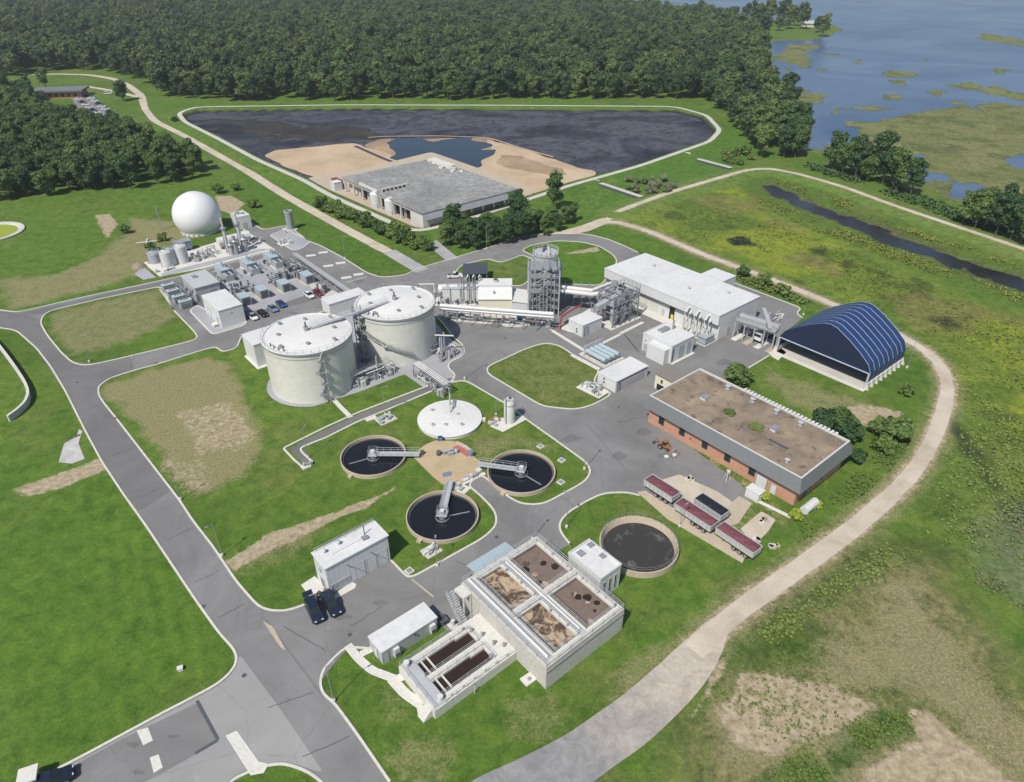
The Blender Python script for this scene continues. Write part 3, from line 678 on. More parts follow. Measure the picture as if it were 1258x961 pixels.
# resurfaced and worn patches of road
def patch(px, mat, z=.024, d=1.0, name='road'): return sheet(name, rnd(pp(px), d), z, mat)
patch([(398,959),(434,1006),(508,1006),(450,920),(395,850),(330,762),(316,750),(300,735),(293,745),(293,800),(330,850),(370,905)], 'asphalt', .024)
patch([(292,808),(296,806),(345,872),(398,950),(378,944),(350,935),(325,938),(298,948),(281,958),(262,985),(0,992),(46,961),(100,933),(150,906),(200,879),(235,861),(265,845),(281,833),(290,820)], 'asphalt_pale', .028)
patch([(246,862),(268,912),(190,955),(130,985),(40,985),(60,958),(150,908)], 'asphalt', .032, .3)
patch([(20,408),(45,430),(80,482),(125,569),(150,607),(172,628),(212,602),(140,512),(120,487),(122,474),(137,463),(165,454),(160,438),(115,447),(88,444),(75,432),(52,403),(48,392),(30,386),(0,383),(0,402)], 'asphalt_dark', .024)
patch([(22,386),(104,367),(214,343),(200,350),(125,366),(62,381),(52,386)], 'asphalt_dark', .028)
patch([(402,826),(424,800),(452,785),(520,757),(600,745),(660,690),(600,662),(524,702),(505,711),(478,692),(404,732),(330,755),(360,800),(385,835),(394,838)], 'asphalt', .030)
# seam strips and slabs on the lower left apron
strip('drain_grate', pp([(242,861),(268,909)]), .45, .04, 'steel_dark'); strip('drain_grate', pp([(268,909),(240,926)]), .45, .044, 'steel_dark')
strip('road_joint', pp([(326,762),(398,857)]), .30, .035, 'asphalt_dark')
strip('drain_grate', pp([(506,712),(533,734)]), .30, .06, 'concrete_tan')
for c in ([(168,898),(182,894),(188,910),(176,916)], [(184,931),(195,927),(200,943),(189,950)], [(277,904),(291,898),(318,936),(330,939),(324,950),(308,953)]):
    sheet('concrete_slab', pp(c), .05, 'concrete_light')
patch([(322,762),(335,770),(352,800),(345,796)], 'concrete_tan', .036, .6, 'road_patch')

# dirt, gravel and farm tracks
w_in = [2.6]*len(INNER); w_in[8:] = [2.8 + .05*k for k in range(len(INNER)-8)]
def track(name, path, w, z, mat, d=10):
    p = rnd(path, d, 6, False); p = dense(p, 3.0)
    if hasattr(w, '__len__'):
        L = np.cumsum([0]+[math.dist(a, b) for a, b in zip(path, path[1:])]); l = np.cumsum([0]+[math.dist(a, b) for a, b in zip(p, p[1:])])
        w = list(np.interp(l/l[-1], L/L[-1], w))
    else: w = [w]*len(p)
    pa = np.array(p); wob = (fbm(pa[:,0], pa[:,1], .25, 3, 77)-.5)*1.1
    return strip(name, p, [a + float(b) for a, b in zip(w, wob)], z, mat)
track('dirt_road', INNER, w_in, .035, 'dirt_road')
def on_levee():
    p = dense(rnd(LEVEE, 10, 6, False), 3.0); L, R = ribbon(p, 2.6); vs = []; fs = []
    l = np.cumsum([0]+[math.dist(a, b) for a, b in zip(p, p[1:])])
    d0 = LEVEE[2]; s0 = l[min(range(len(p)), key=lambda i: math.dist(p[i], d0))]
    for i, (a, b) in enumerate(zip(L, R)):
        z = .05 + .9*float(sst(np.array(l[i]), s0-9, s0))
        vs += [(a.x,a.y,z),(b.x,b.y,z)]
    for i in range(len(L)-1): fs.append((2*i,2*i+1,2*i+3,2*i+2))
    o = MB().add(vs, fs).build('dirt_road', MATS['dirt_road']); o['kind'] = 'structure'
on_levee()
sheet('gravel_road', rough_poly(rnd(pp([(905,750),(893,792),(868,828),(835,868),(802,905),(765,938),(715,975),(640,1030),(520,1030),(575,961),(656,926),(712,900),(766,852),(802,820),(824,798),(850,779),(880,757)]), 3), .8, 1.3, 9), .028, 'gravel_mix')
sheet('gravel_road', rnd(pp([(662,289),(690,287.5),(706,288),(724,284),(752,272),(742,267),(715,277),(690,284)]), 2), .032, 'dirt_road')
NW = pp([(500,322),(480,311),(440,290),(400,268),(350,240),(300,208),(262,187),(225,166),(190,149),(178,134),(174,118),(158,105),(140,97),(110,92),(70,91),(35,92)])
track('dirt_road', NW, [4.2]*6+[4.0]*4+[5.0]*6, .035, 'dirt_road', 12)
strip('road', pp([(478,309),(500,322),(519,333)]), 5.0, .045, 'grey_gravel')
strip('road', rnd(pp([(509,283),(524,292),(540,306),(556,319)]), 6, closed=False), 4.6, .030, 'grey_gravel')
track('dirt_road', pp([(105,106),(140,112),(172,120)]), 4.0, .030, 'dirt_road', 6)
# path round the lagoon on its crest, set on the berm
def crest_path():
    p = dense(rnd(CREST, 8, 6) , 4.0); p = p[:-1]; L, R = ribbon(p, 2.6, True); vs = []; fs = []; n = len(p)
    for a, b in zip(L, R): vs += [(a.x,a.y,1.26),(b.x,b.y,1.26)]
    for i in range(n): j = (i+1) % n; fs.append((2*i,2*i+1,2*j+1,2*j))
    o = MB().add(vs, fs).build('path', MATS['concrete']); o['kind'] = 'structure'
crest_path()
# wider apron round the drying building
sheet('pavement', rnd(pp([(376,221),(404,214),(432,212),(530,188),(640,226),(657,239),(620,252),(570,266),(512,281),(468,262),(402,233)], .0), 3), .5, 'concrete_tan', thick=1.6)

# sealed cracks, covers and stains of the paving
rs = random.Random(17)
for (a, b, w_) in (((60,440),(92,432),1), ((100,505),(124,497),1), ((138,560),(162,552),1), ((171,612),(196,600),1), ((205,664),(236,648),1), ((240,716),(270,700),1), ((268,760),(300,742),1), ((330,870),(385,850),1), ((372,930),(430,905),1), ((160,452),(165,438),1), ((600,305),(612,318),1), ((520,330),(540,345),1), ((690,610),(708,624),1), ((610,430),(640,448),1), ((760,520),(790,512),1), ((430,770),(470,745),1), ((350,770),(400,800),1), ((640,500),(655,520),1), ((720,520),(770,580),1), ((560,690),(600,705),1)):
    n = 7; pts = [(a[0]+(b[0]-a[0])*k/n + rs.uniform(-1.2,1.2), a[1]+(b[1]-a[1])*k/n + rs.uniform(-1.0,1.0)) for k in range(n+1)]
    strip('crack_seal', pp(pts), rs.uniform(.08,.13), .043, 'asphalt_seal')
for k, (px, py, rx, ry) in enumerate(((163,915,9,4),(172,948,10,4),(215,905,8,3),(420,760,14,5),(470,740,10,4),(700,540,14,5),(760,560,12,5),(610,400,12,3),(360,385,8,2),(440,345,10,3),(890,445,10,4),(820,560,12,4),(790,530,10,5))):
    sheet('road_stain', rough_poly(pp([(px+rx*math.cos(q*.7)*(.6+.6*rs.random()), py+ry*math.sin(q*.7)*(.6+.6*rs.random())) for q in range(9)]), .5, .9, 60+k), .039, 'asphalt_dark')
for px in ((300,830),(250,745),(610,660),(690,560),(560,430),(760,500),(430,780),(95,470),(620,415)):
    x, y = G(*px); MB().lathe([(.36,.02),(.36,.05),(.01,.05)], 16, x, y, False, False).build('manhole_cover', MATS['steel_dark'])['kind'] = 'structure'
# ------------------------------------------------------------------ buildings
def face(lx, ly, f, t, w):
    """Centre and axes of a patch on a wall; t runs left to right as the camera sees that face."""
    if f == 'y': return Vector((-lx/2 + t*lx, -ly/2)), Vector((1,0)), Vector((0,-1))
    if f == 'x': return Vector((-lx/2, ly/2 - t*ly)), Vector((0,-1)), Vector((-1,0))
    if f == 'X': return Vector((lx/2, -ly/2 + t*ly)), Vector((0,1)), Vector((1,0))
    return Vector((lx/2 - t*lx, ly/2)), Vector((-1,0)), Vector((0,1))
def panel(par, name, lx, ly, f, t, w, z0, h, mat, out=.06, thick=.12, frame=None, label=None):
    c, a, n = face(lx, ly, f, t, w); c = c + n*(out - thick/2)
    sx, sy = (w, thick) if abs(a.x) > .5 else (thick, w)
    o = MB().box(c.x, c.y, z0 + h/2, sx, sy, h).build(name, MATS[mat], par)
    if frame:
        fr = MB(); cf = c + n*.03
        for dz in (-.05, h+.05): fr.box(cf.x, cf.y, z0 + dz, sx + (.2 if abs(a.x) > .5 else 0), sy + (0 if abs(a.x) > .5 else .2), .1)
        for s in (-1, 1):
            q = cf + a*(s*(w/2+.05)); fr.box(q.x, q.y, z0+h/2, .1 if abs(a.x) > .5 else thick, thick if abs(a.x) > .5 else .1, h)
        fr.build('frame', MATS[frame], o)
    if label: o['label'] = label
    return o
def building(name, label, cat, L, F, R, h, wall, roof, over=.18, pad=None, parapet=0.0, rthick=.25, wallx=None):
    cx, cy, lx, ly = rect(h, L, F, R)
    t = thing(name, label, cat, (cx, cy, 0), UA); t['lx'] = lx; t['ly'] = ly
    top = h - rthick
    if wallx is None:
        MB().bx(-lx/2, lx/2, -ly/2, ly/2, -.1, top).build('wall', MATS[wall], t)
    else:
        MB().bx(-lx/2+.01, lx/2-.01, -ly/2, ly/2, -.1, top).build('wall', MATS[wall], t)
        MB().bx(-lx/2, -lx/2+.009, -ly/2, ly/2, -.1, top).build('wall', MATS[wallx], t); MB().bx(lx/2-.009, lx/2, -ly/2, ly/2, -.1, top).build('wall', MATS[wallx], t)
    r = MB().bx(-lx/2-over, lx/2+over, -ly/2-over, ly/2+over, top, h)
    ro = r.build('roof', MATS[roof], t)
    if parapet:
        p = MB(); q = .22; X, Y = lx/2+over, ly/2+over
        for a in ((-X, X, -Y, -Y+q), (-X, X, Y-q, Y), (-X, -X+q, -Y+q, Y-q), (X-q, X, -Y+q, Y-q)): p.bx(*a, h, h+parapet)
        p.build('parapet', MATS['parapet_metal'], ro)
    if pad:
        MB().bx(-lx/2-pad, lx/2+pad, -ly/2-pad, ly/2+pad, -.1, .07).build('plinth', MATS['concrete_light'], t)
    return t, lx, ly
def roof_box(t, ro_name, x, y, z, sx, sy, sz, mat='steel_light'):
    o = MB().bx(x-sx/2, x+sx/2, y-sy/2, y+sy/2, z, z+sz).build(ro_name, MATS[mat], t)
    MB().bx(x-sx/2-.08, x+sx/2+.08, y-sy/2-.08, y+sy/2+.08, z+sz, z+sz+.09).build('lid', MATS['steel'], o); return o
def vent(t, x, y, z, r=.3, h=.7, mat='steel_light', name='vent'):
    o = MB().cyl(x, y, z, z+h, r, 12).build(name, MATS[mat], t, True)
    MB().lathe([(r*1.45, z+h), (r*1.45, z+h+.14), (.05, z+h+.32)], 12, x, y).build('cap', MATS[mat], o, True); return o

# blower building by the two dark vehicles
t, lx, ly = building('blower_building', 'tall white ribbed metal building with flat roof beside the two dark vehicles', 'building',
                     (380.6,680.7), (399.1,698.3), (474.9,656.3), 6.2, 'white_panel_ribs', 'white_roof', wallx='white_panel_ribs_y')
panel(t, 'door', lx, ly, 'x', .52, 1.1, 0, 2.2, 'glass_dark', frame='steel_light')
panel(t, 'vent_grille', lx, ly, 'x', .50, .7, 3.6, .7, 'steel')
for k in range(4): panel(t, 'louvre', lx, ly, 'y', .07+.075*k, .62, .45, 1.4, 'equipment_grey', frame='steel_light')
for k in range(3): panel(t, 'roller_door', lx, ly, 'y', .50+.19*k, 1.7, .02, 3.4, 'white_roof', out=.04, frame='steel_light')
for x in (.32, .70):
    c, a, n = face(lx, ly, 'y', x, 0); MB().bar((c.x, c.y, 4.4), (c.x+.5, c.y-.9, 4.1), .09).build('lamp_arm', MATS['steel_dark'], t)
ro = MB()
ro.rail([(-lx/2+.2,ly/2-.15,6.2),(lx/2-.2,ly/2-.15,6.2)], .8, .05, 1.6); ro.build('railing', MATS['steel_light'], t)
MB().bx(-3.6, 2.2, -.35, .35, 6.2, 6.38).build('roof_hatch', MATS['white_panel'], t)
MB().cyl(2.9, .4, 6.2, 8.2, .09, 8).build('vent_pipe', MATS['steel_dark'], t); vent(t, -1.5, 1.1, 6.2, .22, .5); vent(t, -4.2, .9, 6.2, .22, .5)
roof_box(t, 'roof_fan', 2.4, -.6, 6.2, .9, .7, .35, 'equipment_grey')
# its two concrete pads
sheet('pavement', pp([(370,719),(387,708),(400,722),(404,733),(392,739),(383,737)]), .09, 'concrete_light', thick=.12)
sheet('pavement', pp([(404,735),(432,715),(438,718),(436,723),(411,737)]), .094, 'concrete_light', thick=.12)

# electrical hut by the rectangular clarifier
t, lx, ly = building('electrical_hut', 'long low grey metal hut with pale flat roof in the bottom lawn', 'hut', (450,783.4), (468.2,801.6), (536.5,758), 2.9, 'steel_light', 'white_roof', over=.1)
panel(t, 'door', lx, ly, 'x', .5, 1.0, .05, 2.1, 'white_panel', frame='steel'); panel(t, 'door', lx, ly, 'y', .06, .9, .05, 2.1, 'steel_light', frame='steel')
for x in (.24, .90):
    o = panel(t, 'air_conditioner', lx, ly, 'y', x, .9, .35, 1.7, 'white_panel', out=.45, thick=.5); panel(o, 'grille', lx, ly, 'y', x, .7, .5, .6, 'steel_dark', out=.47, thick=.05)
panel(t, 'wall_lamp', lx, ly, 'y', .58, .35, 2.1, .25, 'steel_dark', out=.25, thick=.3)
t = thing('pipe_cluster', 'black pipe bends and white valve stand at the right end of the electrical hut', 'pipework', P3(543,763), UA)
for k in range(4):
    MB().tube([(-.9+.35*k, .8, .0), (-.9+.35*k, .8, .9), (-.7+.35*k, .1, 1.15), (-.6+.35*k, -.9, .9), (-.6+.35*k, -.9, 0)], .13, 8).build('pipe', MATS['steel_dark'], t, True)
MB().bx(.1, 1.4, -2.6, -1.2, -.05, .18).build('base_slab', MATS['concrete_light'], t); MB().cyl(.8, -1.9, .18, 1.3, .3, 10).build('valve', MATS['pipe_white'], t, True)
for path, w in (([(427,793),(441,810),(457,824),(484,834)], 1.3), ([(443,804),(458,797)], 1.1), ([(484,836),(501,829)], 1.3), ([(481,834),(497,852),(519,867)], 1.5), ([(519,867),(521,876)], 1.7)):
    strip('path', rnd(pp(path), .8, closed=False), w, .05 + .004*random.randint(0, 6), 'concrete_light')

# ---------------- aeration tank with four cells
cx, cy, lx, ly = rect(4.9, (564.3,717), (671.5,821), (775,754.3))
t = thing('aeration_tank', 'large concrete aeration tank with four open cells of brown foamy water', 'tank', (cx, cy, 0), UA)
h = 4.9; X, Y = lx/2, ly/2; w = .55; mid = .9
MB().bx(-X, X, -Y, -Y+w, -.1, h).build('wall', MATS['concrete'], t); MB().bx(-X, X, Y-w, Y, -.1, h).build('wall', MATS['concrete'], t)
MB().bx(-X, -X+w, -Y+w, Y-w, -.1, h).build('wall', MATS['concrete'], t); MB().bx(X-w, X, -Y+w, Y-w, -.1, h).build('wall', MATS['concrete'], t)
# deck: cells are cut out of it.  cells (x0,x1,y0,y1)
cw = (lx - 2*w)/2; xs0, xs1 = -X+3.3, X-1.3
ce = [(-X+2.7, -.9, .75, Y-1.2), (1.0, X-1.1, .75, Y-1.2), (-X+2.7, -.9, -Y+1.2, -.75), (1.0, X-1.1, -Y+1.2, -.75)]
dk = MB(); zs = [-X+w, -X+2.7, -.9, 1.0, X-1.1, X-w]; ys = [-Y+w, -Y+1.2, -.75, .75, Y-1.2, Y-w]
for i in range(5):
    for j in range(5):
        if i in (1, 3) and j in (1, 3): continue
        dk.bx(zs[i], zs[i+1], ys[j], ys[j+1], h-.5, h-.02)
d = dk.build('deck', MATS['concrete_light'], t)
for k, (a, b, c, e) in enumerate(ce):
    MB().add([(a-.3,c-.3,h-.85),(b+.3,c-.3,h-.85),(b+.3,e+.3,h-.85),(a-.3,e+.3,h-.85)], [(0,1,2,3)]).build('water', MATS['foam_churned' if k in (0, 2) else 'foam_still'], t)
    MB().rail([(a-.12,c-.12,h),(b+.12,c-.12,h),(b+.12,e+.12,h),(a-.12,e+.12,h)], 1.0, .05, 1.7, True).build('railing', MATS['steel_light'], t)
    if k in (1, 3):
        rr = random.Random(k)
        for q in range(7):
            px, py = rr.uniform(a+.8, b-.6), c + (e-c)*(.12 + .76*q/7); r0 = rr.uniform(.25, .8)
            pl = [(px + r0*(.7+.5*rr.random())*math.cos(u*.7), py + r0*(.7+.5*rr.random())*math.sin(u*.7)) for u in range(9)]
            MB().prism(pl, h-.9, h-.83).build('scum_patch', MATS['channel_water' if q % 3 else 'foam_churned'], t)
MB().bx(-X+.55, -X+1.9, -Y+.8, Y-.8, h, h+.12).build('walkway', MATS['steel_light'], t)
MB().bx(-.5, .5, -Y+.8, Y-.8, h, h+.10).build('walkway', MATS['steel_light'], t)
MB().bx(-X+2.0, X-.6, -.45, .45, h+.0, h+.14).build('walkway', MATS['concrete'], t)
MB().rail([(-X+.1,-Y+.1,h),(X-.1,-Y+.1,h),(X-.1,Y-.1,h),(-X+.1,Y-.1,h)], 1.05, .055, 2.0, True).build('railing', MATS['steel_light'], t)
MB().tube([(-X+1.2,-Y+1,h+.35),(-X+1.2,Y-.5,h+.35)], .25, 10).build('air_pipe', MATS['pipe_white'], t, True)
MB().tube([(-X+2.3,-Y+1.2,h+.3),(-X+2.3,Y-1,h+.3)], .16, 8).build('air_pipe', MATS['steel'], t, True)
MB().tube([(0,-Y+1.5,h+.35),(0,Y-1.5,h+.35)], .2, 8).build('air_pipe', MATS['pipe_white'], t, True)
MB().bx(-X, X, -Y-.12, -Y, h-1.2, h-.9).build('conduit', MATS['steel'], t)
for k in range(10):
    vx, vy = (-1.0 + .2*(k % 3), -Y+1.6+1.75*k) if k % 2 else (X-.9, -Y+1.2+1.75*k)
    MB().cyl(vx, vy, h, h+.55, .14, 8).build('valve', MATS['equipment_grey'], t)
MB().bx(-X-1.6, -X-.02, Y-2.8, Y-.4, h-.4, h+.05).build('platform', MATS['concrete_light'], t)
for a in (-X-1.5, -X-.2):
    for b in (Y-2.7, Y-.5): MB().bar((a,b,0), (a,b,h-.4), .22).build('post', MATS['concrete_light'], t)
for k in range(16): MB().bx(-X-3.2, -X-1.7, Y-.5-.26*k, Y-.25-.26*k, h-.30*(k+1), h-.30*(k+1)+.06).build('step', MATS['steel_light'], t)
MB().rail([(-X-3.1,Y-.4,h-.2),(-X-3.1,Y-4.4,.1)], 1, .05, 1.2).build('stair_railing', MATS['steel_light'], t)
AER = (cx, cy, lx, ly)
t = thing('canopy', 'pale blue sloping roof on posts against the back wall of the aeration tank', 'canopy', P3(612,688,0), UA)
p0 = Vector(G(580,700,3.4)); p1 = Vector(G(625,668,3.4)); wln = abs((p1-p0).dot(U)); t.location = (*((p0+p1)/2 - V*.0), 0)
MB().add([(-wln/2,-1.9,3.5),(wln/2,-1.9,3.5),(wln/2,1.3,3.1),(-wln/2,1.3,3.1),(-wln/2,-1.9,3.38),(wln/2,-1.9,3.38),(wln/2,1.3,2.98),(-wln/2,1.3,2.98)], [(0,1,2,3),(7,6,5,4),(0,4,5,1),(1,5,6,2),(2,6,7,3),(3,7,4,0)]).build('roof', MATS['equipment_blue'], t)
for a in (-wln/2+.3, 0, wln/2-.3):
    MB().bar((a,1.1,0), (a,1.1,3.0), .15).build('post', MATS['steel'], t); MB().bar((a,-1.7,0), (a,-1.7,3.4), .15).build('post', MATS['steel'], t)
for a in (-wln/3, 0, wln/3): MB().bx(a-.7, a+.7, -1.2, .6, 0, 1.5).build('blower', MATS['equipment_grey'], t)
# annex between aeration tank and the round basin
t, lx, ly = building('pump_house', 'white flat-roofed pump house between aeration tank and round basin', 'building', (697,681), (738,712), (763,694), 5.2, 'white_panel', 'white_roof', over=.1, parapet=.25)
for k in range(3): panel(t, 'window', lx, ly, 'y', .2+.28*k, .35, .8, 3.0, 'glass_dark', frame='steel_light')
panel(t, 'door', lx, ly, 'x', .85, .9, .1, 2.1, 'steel_light', frame='steel')
roof_box(t, 'roof_hatch', -1.0, 2.2, 5.2, 1.0, 1.0, .3); roof_box(t, 'roof_hatch', 1.3, -.5, 5.2, .8, .8, .3); roof_box(t, 'roof_fan', 1.4, 2.4, 5.2, .9, .7, .5, 'white_panel')
MB().bx(-lx/2+.5, lx/2-.5, -.1, .1, 5.2, 5.34).build('roof_seam', MATS['white_panel'], t)

# ---------------- rectangular clarifier with two channels
cx, cy, lx, ly = rect(1.9, (490,818), (534,874), (639,800.6))
t = thing('channel_tank', 'low concrete tank with two long dark water channels and side walkways', 'tank', (cx, cy, 0), UA)
h = 1.9; X, Y = lx/2, ly/2
zx = [-X, -X+2.0, X-3.7, X]; zy = [-Y, -Y+1.35, -.6, .6, Y-1.35, Y]
dk = MB()
for i in range(3):
    for j in range(5):
        if i == 1 and j in (1, 3): continue
        dk.bx(zx[i], zx[i+1], zy[j], zy[j+1], -.1, h)
dk.build('deck', MATS['concrete_light'], t)
for j in (1, 3):
    a, b, c, e = zx[1], zx[2], zy[j], zy[j+1]
    MB().add([(a,c,1.45),(b,c,1.45),(b,e,1.45),(a,e,1.45)], [(0,1,2,3)]).build('water', MATS['channel_water'], t)
    for s in (.09, .2): MB().bx(a+(b-a)*s, a+(b-a)*s+.22, c, e, 1.6, 1.85).build('crossbeam', MATS['concrete_light'], t)
    MB().bx(b-2.4, b-.1, e-.35, e, 1.0, h-.02).build('ledge', MATS['concrete'], t)
    MB().rail([(a-.1,c-.1,h),(b+.1,c-.1,h),(b+.1,e+.1,h),(a-.1,e+.1,h)], 1.0, .045, 1.6, True).build('railing', MATS['steel_light'], t)
MB().rail([(-X+.1,-Y+.1,h),(X-.1,-Y+.1,h)], 1.0, .045, 1.8).build('railing', MATS['steel_light'], t)
MB().rail([(X-.1,Y-.1,h),(-X+.1,Y-.1,h),(-X+.1,-Y+.1,h)], 1.0, .045, 1.8).build('railing', MATS['steel_light'], t)
MB().bx(-X+.3, -X+2.2, -Y+.5, Y-.5, h, h+.1).build('walkway', MATS['steel_light'], t)
for x, y, r_, z_ in ((-X+.9, Y-.8, .45, 1.0), (-X+1.6, -Y+.9, .42, .9), (X-3.4, 2.6, .25, .6), (X-2.6, .9, .2, .8), (X-2.2, -1.4, .22, .8), (X-3.9, -2.8, .28, .5), (X-1.2, -2.6, .25, .6), (X-4.2, 3.6, .2, .5)):
    MB().cyl(x, y, h, h+z_, r_, 10).build('actuator', MATS['pipe_white' if r_ > .4 else 'steel'], t, True)
for k in range(6): MB().bx(-X+3+2.0*k, -X+3.3+2.0*k, -Y+.3, -Y+.5, h, h+.35).build('junction_box', MATS['equipment_grey'], t)
for k in range(6): MB().bx(-X-1.6+.28*k, -X-1.32+.28*k, -Y+.6, -Y+2.0, .0, .25+.28*k).build('step', MATS['concrete_light'], t)
MB().bar((-1.0, -Y-.35, 0), (-1.0, -Y-.35, 1.6), .12).build('stand_pipe', MATS['pipe_white'], t)
sheet('concrete_slab', pp([(638.5,835),(652,826),(660.5,834.5),(647,844.5)]), .25, 'concrete_light', thick=.3)
MB().box(*G(650.5,835.5), .33, .5, .5, .14, UA).build('manhole_cover', MATS['steel'])['kind'] = 'structure'

# ---------------- brick building
Zt, Ze = 7.0, 4.1
cx, cy, lx, ly = rect(Zt, (796,487), (985,588), (1047,543))
t = thing('brick_building', 'orange brick building with grey metal mansard and weathered tan flat roof', 'building', (cx, cy, 0), UA)
X, Y = lx/2, ly/2; o_ = .85
MB().bx(-X+.25, X-.25, -Y+.25, Y-.25, -.1, Ze+.3).build('wall', MATS['orange_brick'], t)
for k, (ax, ay, bx_, by) in enumerate(((-1,-1,1,-1),(1,-1,1,1),(1,1,-1,1),(-1,1,-1,-1))):
    T = [(ax*X, ay*Y, Zt), (bx_*X, by*Y, Zt), (bx_*(X+o_), by*(Y+o_), Ze), (ax*(X+o_), ay*(Y+o_), Ze)]
    I = [(ax*(X-.2), ay*(Y-.2), Zt-.02), (bx_*(X-.2), by*(Y-.2), Zt-.02), (bx_*(X-.1), by*(Y-.1), Ze-.05), (ax*(X-.1), ay*(Y-.1), Ze-.05)]
    MB().add(T + I, [(0,3,2,1),(4,5,6,7),(3,7,6,2),(0,1,5,4)]).build('mansard', MATS['metal_mansard'], t)
MB().bx(-X+.3, X-.3, -Y+.3, Y-.3, Ze+.3, Zt-.35).build('roof', MATS['gravel_roof_tan'], t)
pr = MB()
for a in ((-X-.02, X+.02, -Y-.02, -Y+.3), (-X-.02, X+.02, Y-.3, Y+.02), (-X-.02, -X+.3, -Y+.3, Y-.3), (X-.3, X+.02, -Y+.3, Y-.3)): pr.bx(*a, Zt-.4, Zt+.06)
pr.build('parapet', MATS['parapet_metal'], t)
BL = (lx-.5, ly-.5)
# local -x face looks to lower left of the picture: the long wall with windows
for k, s in enumerate((.10, .255, .42, .575, .735)): panel(t, 'window', *BL, 'x', s, 1.25, 1.5 if k else 1.3, 2.4, 'glass_dark', frame='steel_dark')
panel(t, 'door', *BL, 'x', .80, 2.2, 0, 2.6, 'white_panel', frame='steel'); panel(t, 'roller_door', *BL, 'x', .49, 2.6, 0, 2.0, 'orange_brick', out=.02)
panel(t, 'door', *BL, 'x', .875, 1.0, 0, 2.1, 'white_panel', frame='steel_light'); panel(t, 'wall_sign', *BL, 'x', .32, .6, 1.6, .5, 'red_brick_box')
panel(t, 'window', *BL, 'y', .30, 1.0, 1.2, 1.4, 'glass_dark', frame='steel_light'); panel(t, 'window', *BL, 'y', .55, 1.0, 1.2, 1.4, 'glass_dark', frame='steel_light')
panel(t, 'door', *BL, 'y', .2, 1.0, 0, 2.1, 'steel_dark', frame='steel')
for x, y in ((6.6, 9.0), (6.4, 2.5), (6.5, -3.2), (6.4, -8.8)):
    v_ = vent(t, x, y, Zt-.35, .42, .9, 'steel_light', 'roof_vent'); MB().bx(x-.6, x+.6, y-.6, y+.6, Zt-.36, Zt-.1).build('base', MATS['steel'], v_)
roof_box(t, 'skylight', -.2, 10.0, Zt-.35, 1.8, 1.3, .5, 'white_panel'); roof_box(t, 'skylight', 1.2, -6.2, Zt-.35, 1.7, 1.2, .5, 'white_panel'); vent(t, -6.3, -13.6, Zt-.35, .35, .6)
MB().bx(-2.8, -2.2, -11.5, -7.4, Zt-.352, Zt-.25).build('roof_duct', MATS['steel_dark'], t)
for k in range(26): MB().box(X-.05, 6.0-.85*k, Zt+.05, .9, .5, .5, 0).build('louvre', MATS['white_panel'], t)
MB().bx(X+.1, X+3.4, 5.8, 8.6, 3.6, 4.4).build('entrance_canopy', MATS['concrete_light'], t)
for b in (6.1, 8.3): MB().bar((X+3.1, b, 0), (X+3.1, b, 3.6), .2).build('post', MATS['concrete_light'], t)
BRICK = t
# cream shed behind its left end
t, lx, ly = building('cream_shed', 'small cream walled shed with brown roof at the end of the brick building', 'shed', (808,457), (831,471), (846,463), 4.2, 'cream_wall', 'brown_roof', over=.25)
panel(t, 'window', lx, ly, 'x', .33, .5, 2.2, .9, 'glass_dark', frame='steel_light'); panel(t, 'opening', lx, ly, 'x', .3, 2.2, 0, 1.6, 'dark_opening')
panel(t, 'opening', lx, ly, 'x', .7, 1.3, 0, 1.6, 'dark_opening')

# ---------------- big white dewatering building
h = 7.6
cx, cy, lx, ly = rect(h, (744,329), (884,388), (939,366))
t = thing('dewatering_building', 'longest white building with broad white roof, overhanging eave and doors', 'building', (cx, cy, 0), UA)
X, Y = lx/2, ly/2
MB().bx(-X+1.0, X, -Y, Y, -.1, h-3.0).build('wall', MATS['white_panel'], t); MB().bx(-X, X, -Y, Y, h-3.0, h-.25).build('upper_wall', MATS['white_panel'], t)
MB().bx(-X-.1, X+.1, -Y-.1, Y+.1, h-.25, h).build('roof', MATS['white_roof'], t)
for k in range(1, 9): MB().bx(-X, X, -Y+ly*k/9-.04, -Y+ly*k/9+.04, h, h+.05).build('roof_seam', MATS['white_panel'], t)
MB().bx(-X-.12, -X, -Y, Y, h-3.15, h-2.95).build('gutter', MATS['steel_dark'], t)
BL = (lx-2.0, ly)
def onx(name, s, w_, z0, hh, mat, **k):   # on the recessed lower wall
    o = panel(t, name, lx-2.0, ly, 'x', s, w_, z0, hh, mat, **k); return o
for s, w_, z0, hh, m_ in ((.17, 3.4, .05, 4.2, 'dark_opening'), (.08, 2.6, .05, 3.4, 'white_roof'), (.36, 3.0, .05, 3.4, 'concrete_light'), (.46, 3.0, .05, 3.4, 'concrete_light'), (.62, 1.8, .05, 4.2, 'dark_opening'), (.27, 1.0, .05, 2.1, 'steel_light'), (.545, 1.0, .05, 2.1, 'steel_light')):
    o = onx('roller_door' if w_ > 2 else 'door', s, w_, z0, hh, m_)
panel(t, 'door_panel', lx-2.0, ly, 'x', .625, .9, .05, 1.6, 'yellow_paint', out=.1)
for k in range(3):
    y = -Y+2.4+3.2*k
    MB().tube([(-X+.9, y+.5, h-1.0), (-X-1.0, y+.5, h-1.0), (-X-2.2, y+.3, h-1.6), (-X-2.6, y, h-3.6), (-X-2.6, y, .0)], .32, 10).build('duct', MATS['pipe_white'], t, True)
    MB().tube([(-X-1.0, y-.7, h-1.2), (-X-2.0, y-.9, h-1.9), (-X-2.3, y-1.0, h-3.8), (-X-2.3, y-1.0, .6)], .25, 10).build('duct', MATS['pipe_white'], t, True)
